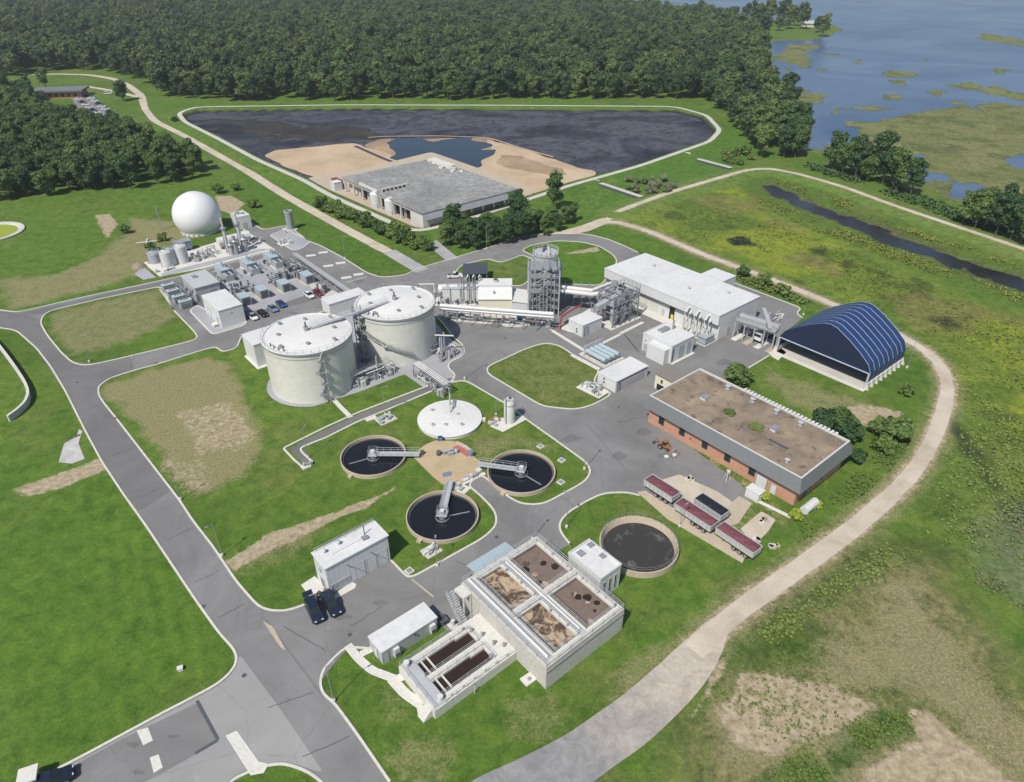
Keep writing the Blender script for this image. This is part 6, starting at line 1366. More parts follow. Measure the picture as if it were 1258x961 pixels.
# truck loading conveyor bridge between the two big sheds
t = thing('loadout_bridge', 'grey steel loadout conveyor spanning from the long white building to the blue shed', 'conveyor', (0,0,0))
a, b = P3(907,392,5.0), P3(955,407,5.0)
MB().bar(a, b, 3.2, .5).build('deck', MATS['steel'], t); MB().bar(a+Vector((.8,1.2,.7)), b+Vector((.8,1.2,.7)), 1.0, .7).build('conveyor_housing', MATS['steel_light'], t); MB().bar(a+Vector((-.9,-1.3,.5)), b+Vector((-.9,-1.3,.5)), .5, .5).build('conveyor_housing', MATS['equipment_grey'], t)
d_ = (b-a).normalized(); n_ = Vector((-d_.y, d_.x, 0))
for s in (-1.6, 1.6): MB().rail([a+n_*s+Vector((0,0,.25)), b+n_*s+Vector((0,0,.25))], 1.1, .07, 1.3).build('railing', MATS['steel_light'], t)
for k in range(5):
    q = a.lerp(b, k/4)
    for s in (-1.5, 1.5): MB().bar((q.x+n_.x*s,q.y+n_.y*s,0), (q.x+n_.x*s,q.y+n_.y*s,4.8), .25).build('column', MATS['steel_light'], t)
MB().bar(P3(938,380,5.4), P3(946,402,6.5), 1.0, .9).build('cross_conveyor', MATS['steel_light'], t)
for k in range(4): strip('concrete_slab', pp([(900+14*k,418+5*k),(921+13*k,407+5*k)]), 1.6, .06, 'concrete_tan' if k % 2 else 'concrete_light')
sheet('pavement', pp([(944,434),(958,427),(966,433),(956,443),(948,438)]), .07, 'concrete_light', thick=.08)
# ------------------------------------------------------------------ vehicles
def wheel(par, x, y, r, w=.24):
    o = MB(); n = 14
    for s in (-w/2, w/2): o.v += [(x + r*math.cos(2*math.pi*k/n), y+s, r + r*math.sin(2*math.pi*k/n)) for k in range(n)]
    o.f += [(k, (k+1)%n, n+(k+1)%n, n+k) for k in range(n)] + [tuple(range(n-1,-1,-1)), tuple(range(n,2*n))]
    wh = o.build('wheel', MATS['rubber'], par); q = MB(); sy = math.copysign(1, y)
    q.v = [(x + r*.58*math.cos(2*math.pi*k/n), y+sy*(w/2+.01), r + r*.58*math.sin(2*math.pi*k/n)) for k in range(n)]; q.f = [tuple(range(n))]
    q.build('rim', MATS['rim_metal'], wh); return wh
def loft(secs):
    """Body from cross sections (x, half width bottom, half width top, z bottom, z top)."""
    m = MB(); n = 6
    for x, wb, wt, zb, zt in secs:
        zm = zb + (zt-zb)*.55
        m.v += [(x,-wb,zb),(x,-max(wb,wt)*1.0,zm),(x,-wt,zt),(x,wt,zt),(x,max(wb,wt)*1.0,zm),(x,wb,zb)]
    for i in range(len(secs)-1):
        for k in range(n): k2 = (k+1)%n; m.f.append((i*n+k, i*n+k2, (i+1)*n+k2, (i+1)*n+k))
    m.f += [tuple(range(n)), tuple((len(secs)-1)*n+k for k in range(n-1,-1,-1))]
    return m
def vehicle(label, px, rz, paint, kind='car', open_hatch=False, name=None):
    t = thing(name or {'car':'parked_car','suv':'parked_vehicle','pickup':'pickup_truck'}[kind], label, {'car':'car','suv':'car','pickup':'truck'}[kind], P3(*px, .03), rz, 'parked vehicles')
    P = MATS[paint]
    if kind == 'car':
        L, H = 2.3, 1.45
        loft([(-L,.72,.68,.45,.85),(-L+.25,.86,.80,.30,.98),(-.9,.90,.84,.28,1.0),(.9,.90,.84,.28,.98),(L-.4,.86,.78,.30,.82),(L,.70,.66,.42,.66)]).build('body', P, t, True)
        loft([(-1.75,.80,.70,.92,1.0),(-1.15,.80,.64,.95,H-.05),(.2,.80,.64,.95,H),(1.2,.80,.72,.92,1.0)]).build('window_band', MATS['glass_dark'], t, True)
        loft([(-1.15,.60,.56,H-.06,H),(.15,.62,.58,H-.02,H+.05)]).build('roof', P, t, True)
        ws = 1.4; r = .33
    else:
        L, H = 2.5, 1.85
        loft([(-L,.85,.80,.55,1.05),(-L+.15,.94,.90,.42,1.12),(-.9,.97,.92,.40,1.15),(1.0,.97,.92,.40,1.15),(L-.3,.94,.88,.42,1.08),(L,.82,.78,.5,.9)]).build('body', P, t, True)
        xr = -2.35 if kind == 'suv' else -.6
        loft([(xr,.88,.78,1.05,H-.1),(xr+.25,.88,.76,1.05,H-.02),(.3,.88,.74,1.05,H),(1.2,.88,.80,1.05,1.16)]).build('window_band', MATS['glass_dark'], t, True)
        loft([(xr+.12,.74,.70,H-.06,H+.02),(.28,.74,.70,H-.02,H+.07)]).build('roof', P, t, True)
        if kind == 'pickup': MB().bx(-2.4,-.75,-.78,.78,.9,1.17).build('cargo_bed', MATS['steel_dark'], t)
        if open_hatch: MB().add([(-2.4,-.8,1.8),(-2.4,.8,1.8),(-3.2,.8,2.15),(-3.2,-.8,2.15),(-2.4,-.8,1.86),(-2.4,.8,1.86),(-3.2,.8,2.21),(-3.2,-.8,2.21)],[(3,2,1,0),(4,5,6,7),(0,1,5,4),(1,2,6,5),(2,3,7,6),(3,0,4,7)]).build('tailgate', P, t)
        ws = 1.55; r = .4
    for a in (-ws, ws):
        for b in (-.80, .80): wheel(t, a, b*(1.0 if kind == 'car' else 1.06), r)
    for b in (-.55, .55):
        MB().box(L-.06, b, .72 if kind == 'car' else .92, .14, .32, .14).build('headlight', MATS['road_paint'], t); MB().box(-L+.04, b, .8 if kind == 'car' else .98, .12, .28, .16).build('tail_light', MATS['red_pipe'], t)
    return t
vd = UA - math.pi/2
vehicle('white car at the left end of the row of four parked cars', (311,391), vd, 'car_white'); vehicle('black car second from left in the row of four', (323,387), vd, 'car_black')
vehicle('silver blue car third from left in the row of four', (335.5,381), vd, 'car_silverblue'); vehicle('dark blue car at the right end of the row of four', (345.5,375.5), vd, 'car_blue')
vehicle('white car parked beside the dark red car', (380,364.5), vd, 'car_white'); vehicle('dark red car parked at the yard edge', (391,361.5), vd, 'car_red')
vehicle('white pickup truck parked on the road above the vessel skid', (559,341), .1, 'car_white', 'pickup')
vehicle('dark navy SUV with open tailgate, left of the pair by the blower building', (387,754), math.radians(-58), 'car_navy', 'suv', True)
vehicle('dark navy SUV loaded behind, right of the pair by the blower building', (408,746), math.radians(-56), 'car_navy', 'suv')
t = thing('equipment_pile', 'brown and black gear piled behind the two dark SUVs', 'equipment', P3(398,733), .6)
for k in range(9): MB().box(-1.2+.35*k,(-.5,.2,.6)[k%3],.25+.1*(k%3),.5,.45,.5+.2*(k%3),.3*k).build('case', MATS[('steel_dark','wood_brown','steel_dark','equipment_grey')[k%4]], t)
vehicle('dark blue car partly cut off at the bottom left corner', (66,962), math.radians(28), 'car_navy', 'suv')
vehicle('pale car under the shelter of the drying building, nearer the tanks', (495,262), vd, 'car_black'); vehicle('dark car under the shelter of the drying building, at its front corner', (509,270), vd, 'car_black')
def trailer(label, px0, px1, tarp, name='dump_trailer'):
    a, b = Vector(G(*px0)), Vector(G(*px1)); d = b-a; L = d.length/2; m = (a+b)/2
    t = thing(name, label, 'trailer', (m.x, m.y, .03), math.atan2(d.y, d.x), 'bulk trailers by the brick building'); w = 1.25
    MB().add([(-L,-w,1.15),(L,-w,1.15),(L,w,1.15),(-L,w,1.15),(-L,-w-.06,2.4),(L,-w-.06,2.4),(L,w+.06,2.4),(-L,w+.06,2.4)],[(3,2,1,0),(0,1,5,4),(1,2,6,5),(2,3,7,6),(3,0,4,7)]).build('body', MATS['trailer_side'], t)
    for k in range(int(2*L/1.0)): MB().bx(-L+.4+k*1.0,-L+.5+k*1.0,-w-.14,-w-.05,1.2,2.35).build('side_rib', MATS['steel_light'], t)
    n = 9; vs = []; fs = []
    for i in range(n+1):
        x = -L+.15+(2*L-.3)*i/n
        for y, z in ((-w-.02,2.35),(-w*.5,2.55+.05*math.sin(i*2.1)),(0,2.6+.06*math.sin(i*1.7)),(w*.5,2.55+.05*math.sin(i*2.45)),(w+.02,2.35)): vs.append((x,y,z))
    for i in range(n):
        for k in range(4): fs.append((i*5+k,i*5+k+1,(i+1)*5+k+1,(i+1)*5+k))
    MB().add(vs, fs).build('tarpaulin', MATS[tarp], t)
    rm = MB()
    for s in (-1,1): rm.bar((-L,s*(w+.06),2.43),(L,s*(w+.06),2.43),.14)
    rm.bar((-L,-w,2.45),(-L,w,2.45),.14).bar((L,-w,2.45),(L,w,2.45),.14); rm.build('top_rail', MATS['steel_light'], t)
    MB().bx(-L+.3,L-.3,-.45,.45,.85,1.14).build('chassis', MATS['steel_dark'], t)
    for a_ in (L-1.4,L-2.6,L-3.8):
        for s in (-1,1): wheel(t, a_, s*1.0, .5, .45)
    for s in (-1,1): MB().bar((-L+1.6,s*.7,0),(-L+1.6,s*.7,1.1),.14).build('landing_leg', MATS['steel_dark'], t)
    return t
trailer('upper left trailer with maroon tarpaulin near the asphalt', (795,598), (829,620), 'maroon_tarp')
trailer('middle trailer with torn maroon tarpaulin', (832,627), (876,656), 'maroon_tarp')
trailer('trailer with black top beside the middle maroon trailer', (856,621), (889,643), 'black_tarp')
trailer('lower right trailer with maroon tarpaulin at the grass edge', (882,657), (928,688), 'maroon_tarp')
sheet('pavement', pp([(783,605),(793,603),(917,681),(912,692),(820,638)]), .06, 'concrete_tan', thick=.08)
sheet('gravel_pad', rough_poly(rnd(pp([(800,596),(835,582),(880,603),(905,620),(910,632),(895,646),(880,650)]), .4), 1.0, 1.0, 22), .055, 'dirt_road')
sheet('gravel_pad', rough_poly(rnd(pp([(893,622),(908,609),(924,618),(906,644),(892,646)]), .3), .8, .5, 25), .063, 'concrete_tan')
sheet('gravel_pad', rough_poly(rnd(pp([(909,652),(936,630),(953,640),(945,654),(928,672)]), .4), .8, .9, 24), .058, 'dirt_road')
strip('path', pp([(925,613),(972,636)]), .9, .07, 'concrete_light')
t = thing('white_crate', 'large white crate against the brick wall by the trailers', 'crate', P3(926,611), UA); MB().bx(-1.0,1.0,-1.4,1.4,.03,2.0).build('body', MATS['white_panel'], t); MB().bx(-1.1,1.1,-1.5,1.5,2.0,2.12).build('lid', MATS['white_roof'], t)
t = thing('storage_tank', 'white horizontal tank at the front corner of brick building', 'tank', P3(993,627), UA); MB().tube([(-2.0,0,1.1),(-1.8,0,1.1),(1.8,0,1.1),(2.0,0,1.1)],.85,14).build('shell', MATS['pipe_white'], t, True)
for a in (-1.2,1.2): MB().bx(a-.15,a+.15,-.7,.7,0,.5).build('saddle', MATS['concrete'], t)
for px, lb in (((950,671),'upper rubble lump in the pale gravel patch'), ((928,664),'lower rubble lump in the pale gravel patch'), ((938,640),'dark debris heap at the top of the pale gravel patch'), ((846,590),'scrap lying on the pale ground above the black trailer')):
    t = thing('rubble_pile', lb, 'rubble', P3(*px), .5)
    for k in range(6): MB().box(random.uniform(-.8,.8),random.uniform(-.6,.6),.22,random.uniform(.5,1.1),random.uniform(.4,.9),.5,random.random()*3).build('chunk', MATS['concrete_light' if k%2 else 'concrete_tan'], t)
# backhoe
t = thing('backhoe', 'small orange backhoe loader parked by the brick wall', 'loader', P3(816,551), math.radians(-40)); t.scale = (.85,.85,.85)
MB().bx(-1.3,1.2,-.55,.55,.6,1.3).build('chassis', MATS['safety_orange'], t); MB().bx(-.5,.5,-.6,.6,1.3,2.4).build('cab', MATS['glass_dark'], t); MB().bx(-.6,.6,-.7,.7,2.4,2.52).build('cab_roof', MATS['safety_orange'], t)
for a, b, r in ((-.8,.8,.65),(-.8,-.8,.65),(1.0,.75,.45),(1.0,-.75,.45)): wheel(t, a, b, r, .4)
MB().bar((1.1,0,1.0),(2.2,0,.6),.9,.14).build('loader_arm', MATS['safety_orange'], t); MB().bx(2.1,2.8,-.9,.9,.1,.7).build('bucket', MATS['steel'], t); MB().bar((-1.2,0,1.0),(-2.3,0,2.3),.25).bar((-2.3,0,2.3),(-3.0,0,.8),.22).build('boom', MATS['safety_orange'], t); MB().bx(-3.3,-2.8,-.35,.35,.2,.8).build('bucket', MATS['steel_dark'], t)
t = thing('pallet_stack', 'pale junk and pallets on the yard by the backhoe', 'pallets', P3(826,560), .3)
for k in range(4): MB().box(.9*k-1.4,.2*(k%2),.12,.9,.8,.24,.2*k).build('pallet', MATS['wood_brown' if k%2 else 'concrete_light'], t)
t = thing('tripod_stand', 'white legged stand leaning beside the brick wall', 'stand', P3(893,589), 0)
for a in (0,2.1,4.2): MB().bar((.7*math.cos(a),.7*math.sin(a),0),(.1*math.cos(a),.1*math.sin(a),1.9),.12).build('leg', MATS['pipe_white'], t)
MB().bx(-.3,.3,-.3,.3,1.85,2.2).build('head', MATS['pipe_white'], t)

# ------------------------------------------------------------------ light poles
PL = [((410,862),8.1,'light pole at the kerb of the bottom lawn beside main road'), ((273,683),7.6,'light pole at the kerb left of the blower building'), ((110,444.7),7.6,'light pole on the dry lawn near the road junction'),
      ((473.5,510),7.6,'light pole beside the narrow lane above left clarifier'), ((378.6,562.7),7.6,'light pole at the bend of the narrow lane'), ((718,576.5),8.0,'light pole at the kerb right of the right clarifier'),
      ((696,648),8.0,'light pole on the lawn tip left of the round basin'), ((571,466),10,'light pole at the kerb tip right of the digesters'), ((424,318),8,'light pole on the grass beside the parking lot'),
      ((598,306),8,'light pole beside the north road near the bushes'), ((835,646.6),5,'low light pole on the concrete strip by the trailers'), ((1114,452),8,'light pole on the grass right of the blue building'),
      ((987,387),8,'light pole on the kerb corner behind the loadout conveyor'), ((609.5,509),4.0,'short lamp post beside the upright silo'), ((222,614),7.6,'light pole at the main road kerb by the bare lawn'), ((654,662),6,'light pole at the back corner of the aeration tank'), ((537,650+45),6,'light pole at the kerb below the lowest clarifier')]
pb = None
for px, h, lb in PL:
    if pb is None:
        pb = thing('light_pole', lb, 'light pole', P3(*px), .6, 'yard light poles')
        MB().lathe([(.28,-.05),(.28,.5)], 10).build('footing', MATS['concrete_light'], pb, True); MB().cyl(0,0,.5,8.0,.07,8,.05).build('pole', MATS['steel'], pb, True)
        MB().bar((0,0,7.9),(.8,0,8.05),.06).build('arm', MATS['steel'], pb); MB().box(1.0,0,8.08,.6,.28,.1).build('lamp_head', MATS['steel'], pb)
        pb.scale = (1,1,h/8.1)
    else: dup(pb, P3(*px), random.uniform(0, 6.3), lb, (1,1,h/8.1))

# ------------------------------------------------------------------ drying building by the lagoon
h = 6.2; base = .5
cx, cy, lx, ly = rect(h+base, (424,217), (519,262), (628,229.5))
t = thing('drying_building', 'huge flat grey roofed concrete shed beside the lagoon', 'building', (cx, cy, base), UA); X, Y = lx/2, ly/2; dry_b = t; DX, DY, DH = X, Y, h
MB().bx(-X, X, -Y, Y, h-1.3, h-.5).build('fascia', MATS['concrete'], t); MB().bx(-X-.3, X+.3, -Y-.3, Y+.3, h-.5, h).build('roof', MATS['roof_membrane_grey'], t)
MB().bx(-X+2.5, X-.5, -Y+2.0, Y-.5, -.1, h-1.3).build('inner_wall', MATS['concrete'], t)
MB().bx(-X, -X+9, -Y, -Y+8, -.1, h-1.3).build('corner_block', MATS['concrete_light'], t)
for k in range(9): MB().bar((-X+.4,-Y+1+(ly-2)*k/8,0),(-X+.4,-Y+1+(ly-2)*k/8,h-1.3),.6).build('column', MATS['concrete_light'], t)
for k in range(9): MB().bar((-X+1+(lx-2)*k/8,-Y+.3,0),(-X+1+(lx-2)*k/8,-Y+.3,h-1.3),.5).build('column', MATS['concrete'], t)
for k in range(6): MB().bx(-X+2.3,-X+2.45,-Y+10+7*k,-Y+15+7*k,0,4.2).build('bay_opening', MATS['dark_opening'], t)
MB().add([(-X-.35,-Y-.5,h-.5),(X+.35,-Y-.5,h-.5),(X+.35,-Y-2.2,h-2.2),(-X-.35,-Y-2.2,h-2.2)],[(0,1,2,3)]).build('awning', MATS['steel'], t)
MB().bx(-X,-X+.5,2,Y-14,h,h+.9).build('parapet', MATS['concrete_light'], t); MB().bx(-X+2,-X+14,1.2,1.7,h,h+1.3).build('parapet', MATS['concrete_light'], t); MB().bx(X-4,X,Y-18,Y-2,h,h+1.0).build('parapet', MATS['concrete_light'], t)
for k in range(6): MB().box(-X+2.6+1.9*k,1.1,h+.5,1.0,.2,.6).build('opening', MATS['dark_opening'], t)
MB().bx(-X+10,-X+13.5,-Y-.1,-Y+1.9,-.05,3.2).build('door_block', MATS['red_brick_box'], t); MB().bx(-X+14,-X+16,-Y-.1,-Y+1.9,-.05,3.0).build('door_block', MATS['white_panel'], t); MB().bx(-X+17,-X+20,-Y-.1,-Y+1.9,-.05,3.2).build('door_block', MATS['red_brick_box'], t)
for px, lb in (((463,254),'left white upright tank in front of the drying building'), ((481,262),'right white upright tank in front of the drying building')):
    t = thing('storage_tank', lb, 'tank', P3(*px, .5), 0); MB().lathe([(2.4,0),(2.4,5.4),(1.0,6.2),(.05,6.3)],20,cap1=False).build('shell', MATS['pipe_white'], t, True); MB().box(0,-2.3,1.0,1.2,.6,2.0).build('cabinet', MATS['pipe_white'], t); MB().bar((2.4,0,0),(2.4,0,5.4),.4,.1).build('ladder', MATS['steel'], t)
t = thing('shipping_container', 'red container with a white box in front at the left of the drying building', 'container', P3(415,228,.5), UA-math.pi/2); MB().bx(-3,3,-1.3,1.3,0,2.7).build('body', MATS['red_pipe'], t); MB().bx(3.0,3.1,-1.2,1.2,.1,2.6).build('door', MATS['red_brick_box'], t); MB().bx(-2.9,2.9,-1.25,1.25,2.7,2.78).build('roof', MATS['maroon_tarp'], t)
t = thing('white_box', 'white boxy cabin left of the drying building tanks', 'cabin', P3(414,233,.5), UA); MB().bx(-1.8,1.8,-1.8,1.8,0,3.4).build('body', MATS['white_panel'], t); MB().bx(-1.9,1.9,-1.9,1.9,3.4,3.55).build('roof', MATS['white_roof'], t)
t = thing('excavator', 'orange loader parked under the right side of the drying building', 'loader', P3(609,246,.5), .5)
MB().bx(-2,1.4,-1,1,.8,2.0).build('chassis', MATS['safety_orange'], t); MB().bx(-.8,.7,-.9,.9,2.0,3.3).build('cab', MATS['glass_dark'], t); MB().bar((1.2,0,1.6),(3.4,0,.9),1.4,.3).build('loader_arm', MATS['safety_orange'], t)
for a in (-1.3,1.2):
    for b in (-1.1,1.1): wheel(t, a, b, .75, .5)
t = thing('flatbed_trailer', 'low white flatbed parked on the sand right of the drying building', 'trailer', P3(587,256,.5), .5); MB().bx(-3.4,3.4,-1.2,1.2,.9,1.1).build('deck', MATS['pipe_white'], t); MB().bx(-3.4,-3.2,-1.2,1.2,1.1,1.8).build('headboard', MATS['steel'], t)
for b in (-1,1): wheel(t, 2.0, b, .45, .35); wheel(t, 1.0, b, .45, .35)
for k in range(9):
    MB().box(DX-2.5-random.uniform(0,3), DY-5-2.6*k, DH+.3, random.uniform(1,2.6), random.uniform(1.4,2.4), random.uniform(.5,1.1), random.random()).build('roof_block', MATS['concrete_light' if k%3 else 'rubble_white'], dry_b)
# ------------------------------------------------------------------ small timber and concrete weirs
for lb, a, b in (('upper weathered weir deck across the ditch right of the lagoon', (857,198), (898,209)), ('lower weathered weir deck across the ditch right of the lagoon', (738,228), (788,245))):
    A_, B_ = P3(*a), P3(*b); t = thing('weir_deck', lb, 'weir', A_.lerp(B_, .5), math.atan2(B_.y-A_.y, B_.x-A_.x)); L = (B_-A_).length/2
    n = max(6, int(L)); 
    for k in range(n): MB().bx(-L+2*L*k/n+.05,-L+2*L*(k+1)/n-.05,-1.1,1.1,1.0,1.18).build('plank', MATS['concrete'], t)
    for k in range(6):
        for s in (-.9,.9): MB().bar((-L+2*L*(k+.5)/6,s,-.4),(-L+2*L*(k+.5)/6,s,1.0),.3).build('pile', MATS['wood_brown'], t)
    MB().bx(-L,L,-1.2,-1.0,-.2,.99).build('face_wall', MATS['steel_dark'], t)
for px, lb in (((845,190),'concrete headwall on the lagoon bank near upper weir'), ((733,224),'concrete headwall on the lagoon bank near lower weir')):
    t = thing('headwall', lb, 'headwall', P3(*px, .3), -.6); MB().bx(-1.4,1.4,-.2,.2,-.5,1.0).build('wall', MATS['concrete_light'], t); MB().bx(-1.6,1.6,-1.6,-.2,-.5,.2).build('apron', MATS['concrete'], t)
# ------------------------------------------------------------------ left edge: retaining wall, round tank, rubble chute
wp = rnd(pp([(-30,400),(0,428),(20,455),(33,475),(38,488),(34,500),(22,511),(12,518)]), 4, closed=False)
t = thing('retaining_wall', 'low curved retaining wall with dark shadow in the left lawn', 'wall', (0,0,0)); L_, R_ = ribbon(wp, .45); m = MB()
for l, r in zip(L_, R_): m.v += [(l.x,l.y,-.1),(l.x,l.y,1.5),(r.x,r.y,1.5),(r.x,r.y,-.1)]
for i in range(len(L_)-1): a, b = 4*i, 4*i+4; m.f += [(a,b,b+1,a+1),(a+1,b+1,b+2,a+2),(a+2,b+2,b+3,a+3)]
m.f += [(0,1,2,3), (len(m.v)-1,len(m.v)-2,len(m.v)-3,len(m.v)-4)]
m.build('wall', MATS['concrete'], t); L2, R2_ = ribbon(wp, .62); m = MB()
for l, r in zip(L2, R2_): m.v += [(l.x,l.y,1.5),(l.x,l.y,1.62),(r.x,r.y,1.62),(r.x,r.y,1.5)]
for i in range(len(L2)-1): a, b = 4*i, 4*i+4; m.f += [(a,b,b+1,a+1),(a+1,b+1,b+2,a+2),(a+2,b+2,b+3,a+3)]
m.build('coping', MATS['kerb_concrete'], t)
cc = G(-14, 287); t = thing('round_pond', 'round pond with pale concrete rim cut off at the left edge', 'pond', (*cc, 0))
Rr = abs(G(22, 287)[0]-cc[0]); MB().lathe([(Rr+.8,-.05),(Rr+.8,.5),(Rr-.8,.5),(Rr-1.4,.06)],64,cap0=False,cap1=False).build('rim', MATS['concrete'], t, True); MB().lathe([(Rr-1.2,.1),(.05,.1)],64,cap0=False,cap1=False).build('water', MATS['leaf_yellow'], t)
sheet('rubble_chute', rough_poly(pp([(72,568),(80,545),(94,537),(97,528),(101,530),(97,545),(104,564),(88,570)]), .6, .7, 31), .05, 'rubble_white')
t = thing('gate_booth', 'brick pillar booth with stone cap at the bottom left corner', 'booth', P3(42,964), UA-.3); MB().bx(-.9,.9,-.9,.9,-.05,2.2).build('wall', MATS['orange_brick'], t); MB().bx(-1.1,1.1,-1.1,1.1,2.2,2.45).build('cap', MATS['concrete_light'], t)
t = thing('inlet_box', 'small white inlet box in the lower left lawn', 'box', P3(222,823), .4); MB().bx(-.35,.35,-.3,.3,0,.5).build('body', MATS['pipe_white'], t); MB().bx(-.4,.4,-.35,.35,.5,.58).build('lid', MATS['concrete_light'], t)
for px, lb in (((95,556-20),'orange drain guard at the left kerb of main road'), ((143,514),'orange drain guard at the right kerb of main road'), ((191,447),'orange drain guard at the kerb of the cross road')):
    t = thing('drain_guard', lb, 'drain guard', P3(*px, .02), .9); MB().bx(-.6,.6,-.25,.25,0,.18).build('frame', MATS['safety_orange'], t); MB().bx(-.5,.5,-.18,.18,.18,.2).build('grate', MATS['steel_dark'], t)
# ------------------------------------------------------------------ far plant buildings and houses
cx, cy, lx, ly = rect(5, (46,121), (77,128), (104,107))
t = thing('far_building', 'long brick building with grey roof in the far left clearing', 'building', P3(76,119), math.radians(12)); 
MB().bx(-15,15,-7,7,-.1,4.2).build('wall', MATS['orange_brick'], t); MB().bx(-16.5,16.5,-9,9,4.2,5.2).build('roof', MATS['metal_mansard'], t)
for k in range(7): MB().bx(-13.5+4.0*k,-12+4.0*k,-7.06,-6.9,1.2,3.0).build('window', MATS['glass_dark'], t)
sheet('parking_lot', pp([(86,118),(112,116),(133,136),(120,148),(100,142)]), .06, 'asphalt')
q0 = vehicle('pale car in the distant parking lot below the far brick building', (97,123), .35, 'car_white'); q0['group'] = 'cars in the distant parking lot'
k = 0
for r_ in range(2):
    for c_ in range(7):
        if r_ == 0 and c_ == 0: continue
        px = (97+4.4*c_+11*r_, 123+3.3*c_-4.5*r_); o = dup(q0, P3(*px, .08), .35 + random.uniform(-.05,.05), 'pale car in the distant parking lot below the far brick building' if k % 3 else 'dark car in the distant parking lot below the far brick building')
        if k % 3 == 0:
            for ch in o.children:
                if ch.name.startswith(('body','roof')): ch.data = ch.data.copy(); ch.data.materials[0] = MATS['car_navy' if k % 2 else 'car_black']
        k += 1
vehicle('white van parked by the far clearing track', (133,116), .3, 'car_white', 'suv', name='parked_van')
for px, lb, s in (((907,80),'white house roof showing among the far trees by the river', 1.0), ((884,72),'smaller white roof among the far trees left of the house', .7)):
    t = thing('house', lb, 'house', P3(*px), .4); q = 6*s
    MB().bx(-q,q,-q*.7,q*.7,-.1,7).build('wall', MATS['white_panel'], t); MB().add([(-q-.5,-q*.8,7),(q+.5,-q*.8,7),(q+.5,q*.8,7),(-q-.5,q*.8,7),(-q-.5,0,7+q*.6),(q+.5,0,7+q*.6)],[(0,1,5,4),(2,3,4,5),(0,4,3),(1,2,5),(3,2,1,0)]).build('roof', MATS['white_roof'], t)
t = thing('bungalow', 'pale roofed house among trees on the far river point', 'house', P3(995,33), .2); MB().bx(-9,9,-5,5,-.1,4).build('wall', MATS['cream_wall'], t); MB().add([(-10,-6,4),(10,-6,4),(10,6,4),(-10,6,4),(-9,0,7),(9,0,7)],[(0,1,5,4),(2,3,4,5),(0,4,3),(1,2,5),(3,2,1,0)]).build('roof', MATS['grey_roof'], t)

# truck being loaded under the conveyor
t = thing('dump_truck', 'dump truck with white cab and grey body under the loadout conveyor', 'truck', P3(937,417,.04), UA+math.pi)
MB().bx(1.6,3.2,-1.1,1.1,.9,2.9).build('cab', MATS['car_white'], t); MB().bx(2.2,3.25,-1.0,1.0,1.9,2.7).build('windscreen', MATS['glass_dark'], t)
MB().add([(-3.4,-1.1,1.3),(1.4,-1.1,1.3),(1.4,1.1,1.3),(-3.4,1.1,1.3),(-3.6,-1.25,2.9),(1.5,-1.25,2.9),(1.5,1.25,2.9),(-3.6,1.25,2.9)],[(3,2,1,0),(0,1,5,4),(1,2,6,5),(2,3,7,6),(3,0,4,7)]).build('dump_body', MATS['equipment_grey'], t); MB().bx(-3.3,1.3,-1.05,1.05,2.3,2.5).build('load', MATS['maroon_tarp'], t); MB().bx(-3.3,3.0,-.45,.45,.7,1.1).build('chassis', MATS['steel_dark'], t)
for a in (-2.6,-1.5,2.4):
    for b in (-.95,.95): wheel(t, a, b, .5, .4)
t = pipework('loadout_gear', 'grey bins and chutes behind the loadout conveyor', 'machine', (952,392), 14, (3.2,1.6), 95, hmax=2.4, mats=('steel_light','steel','pipe_white'))
# ------------------------------------------------------------------ trees and shrubs
def leaf_mesh(name, mat, lobes, nleaf, size, seed, core=True, flat=.75):
    """A crown: leaf clumps (small bent quads) spread over and inside overlapping lobes (x,y,z,rx,ry,rz)."""
    g = np.random.default_rng(seed); L = np.array(lobes, float); vol = L[:,3]*L[:,4]*L[:,5]; vol = vol**.75
    idx = g.choice(len(L), nleaf, p=vol/vol.sum()); d = g.normal(size=(nleaf,3)); d /= np.linalg.norm(d, axis=1)[:,None]
    d[:,2] = np.where((d[:,2] < -.3) & (g.random(nleaf) < .7), -d[:,2], d[:,2])
    r = g.random(nleaf)**.28*(.78+.34*g.random(nleaf)); P = L[idx,:3] + d*L[idx,3:]*r[:,None]
    n = d + g.normal(size=(nleaf,3))*flat; n[:,2] += .25; n /= np.linalg.norm(n, axis=1)[:,None]
    a = np.cross(n, g.normal(size=(nleaf,3))); a /= np.linalg.norm(a, axis=1)[:,None]; b = np.cross(n, a)
    s = size*(.6+.8*g.random(nleaf))[:,None]
    k = (.55+.5*g.random(nleaf))[:,None]
    V4 = np.stack([P-a*s, P-b*s*k+n*s*.15, P+a*s, P+b*s*k+n*s*.15], 1).reshape(-1,3)
    F = np.arange(nleaf*4).reshape(-1,4)
    vs = V4.tolist(); fs = F.tolist()
    if core:
        for q in lobes:
            m = MB().lathe([(.02,-.7),(.55,-.45),(.75,0),(.55,.45),(.02,.7)], 7, cap0=False, cap1=False); o = len(vs)
            vs += [(q[0]+v[0]*q[3], q[1]+v[1]*q[4], q[2]+v[2]*q[5]) for v in m.v]; fs += [[i+o for i in f] for f in m.f]
    me = bpy.data.meshes.new(name); me.from_pydata(vs, [], fs); me.materials.append(MATS[mat]); me.update(); return me
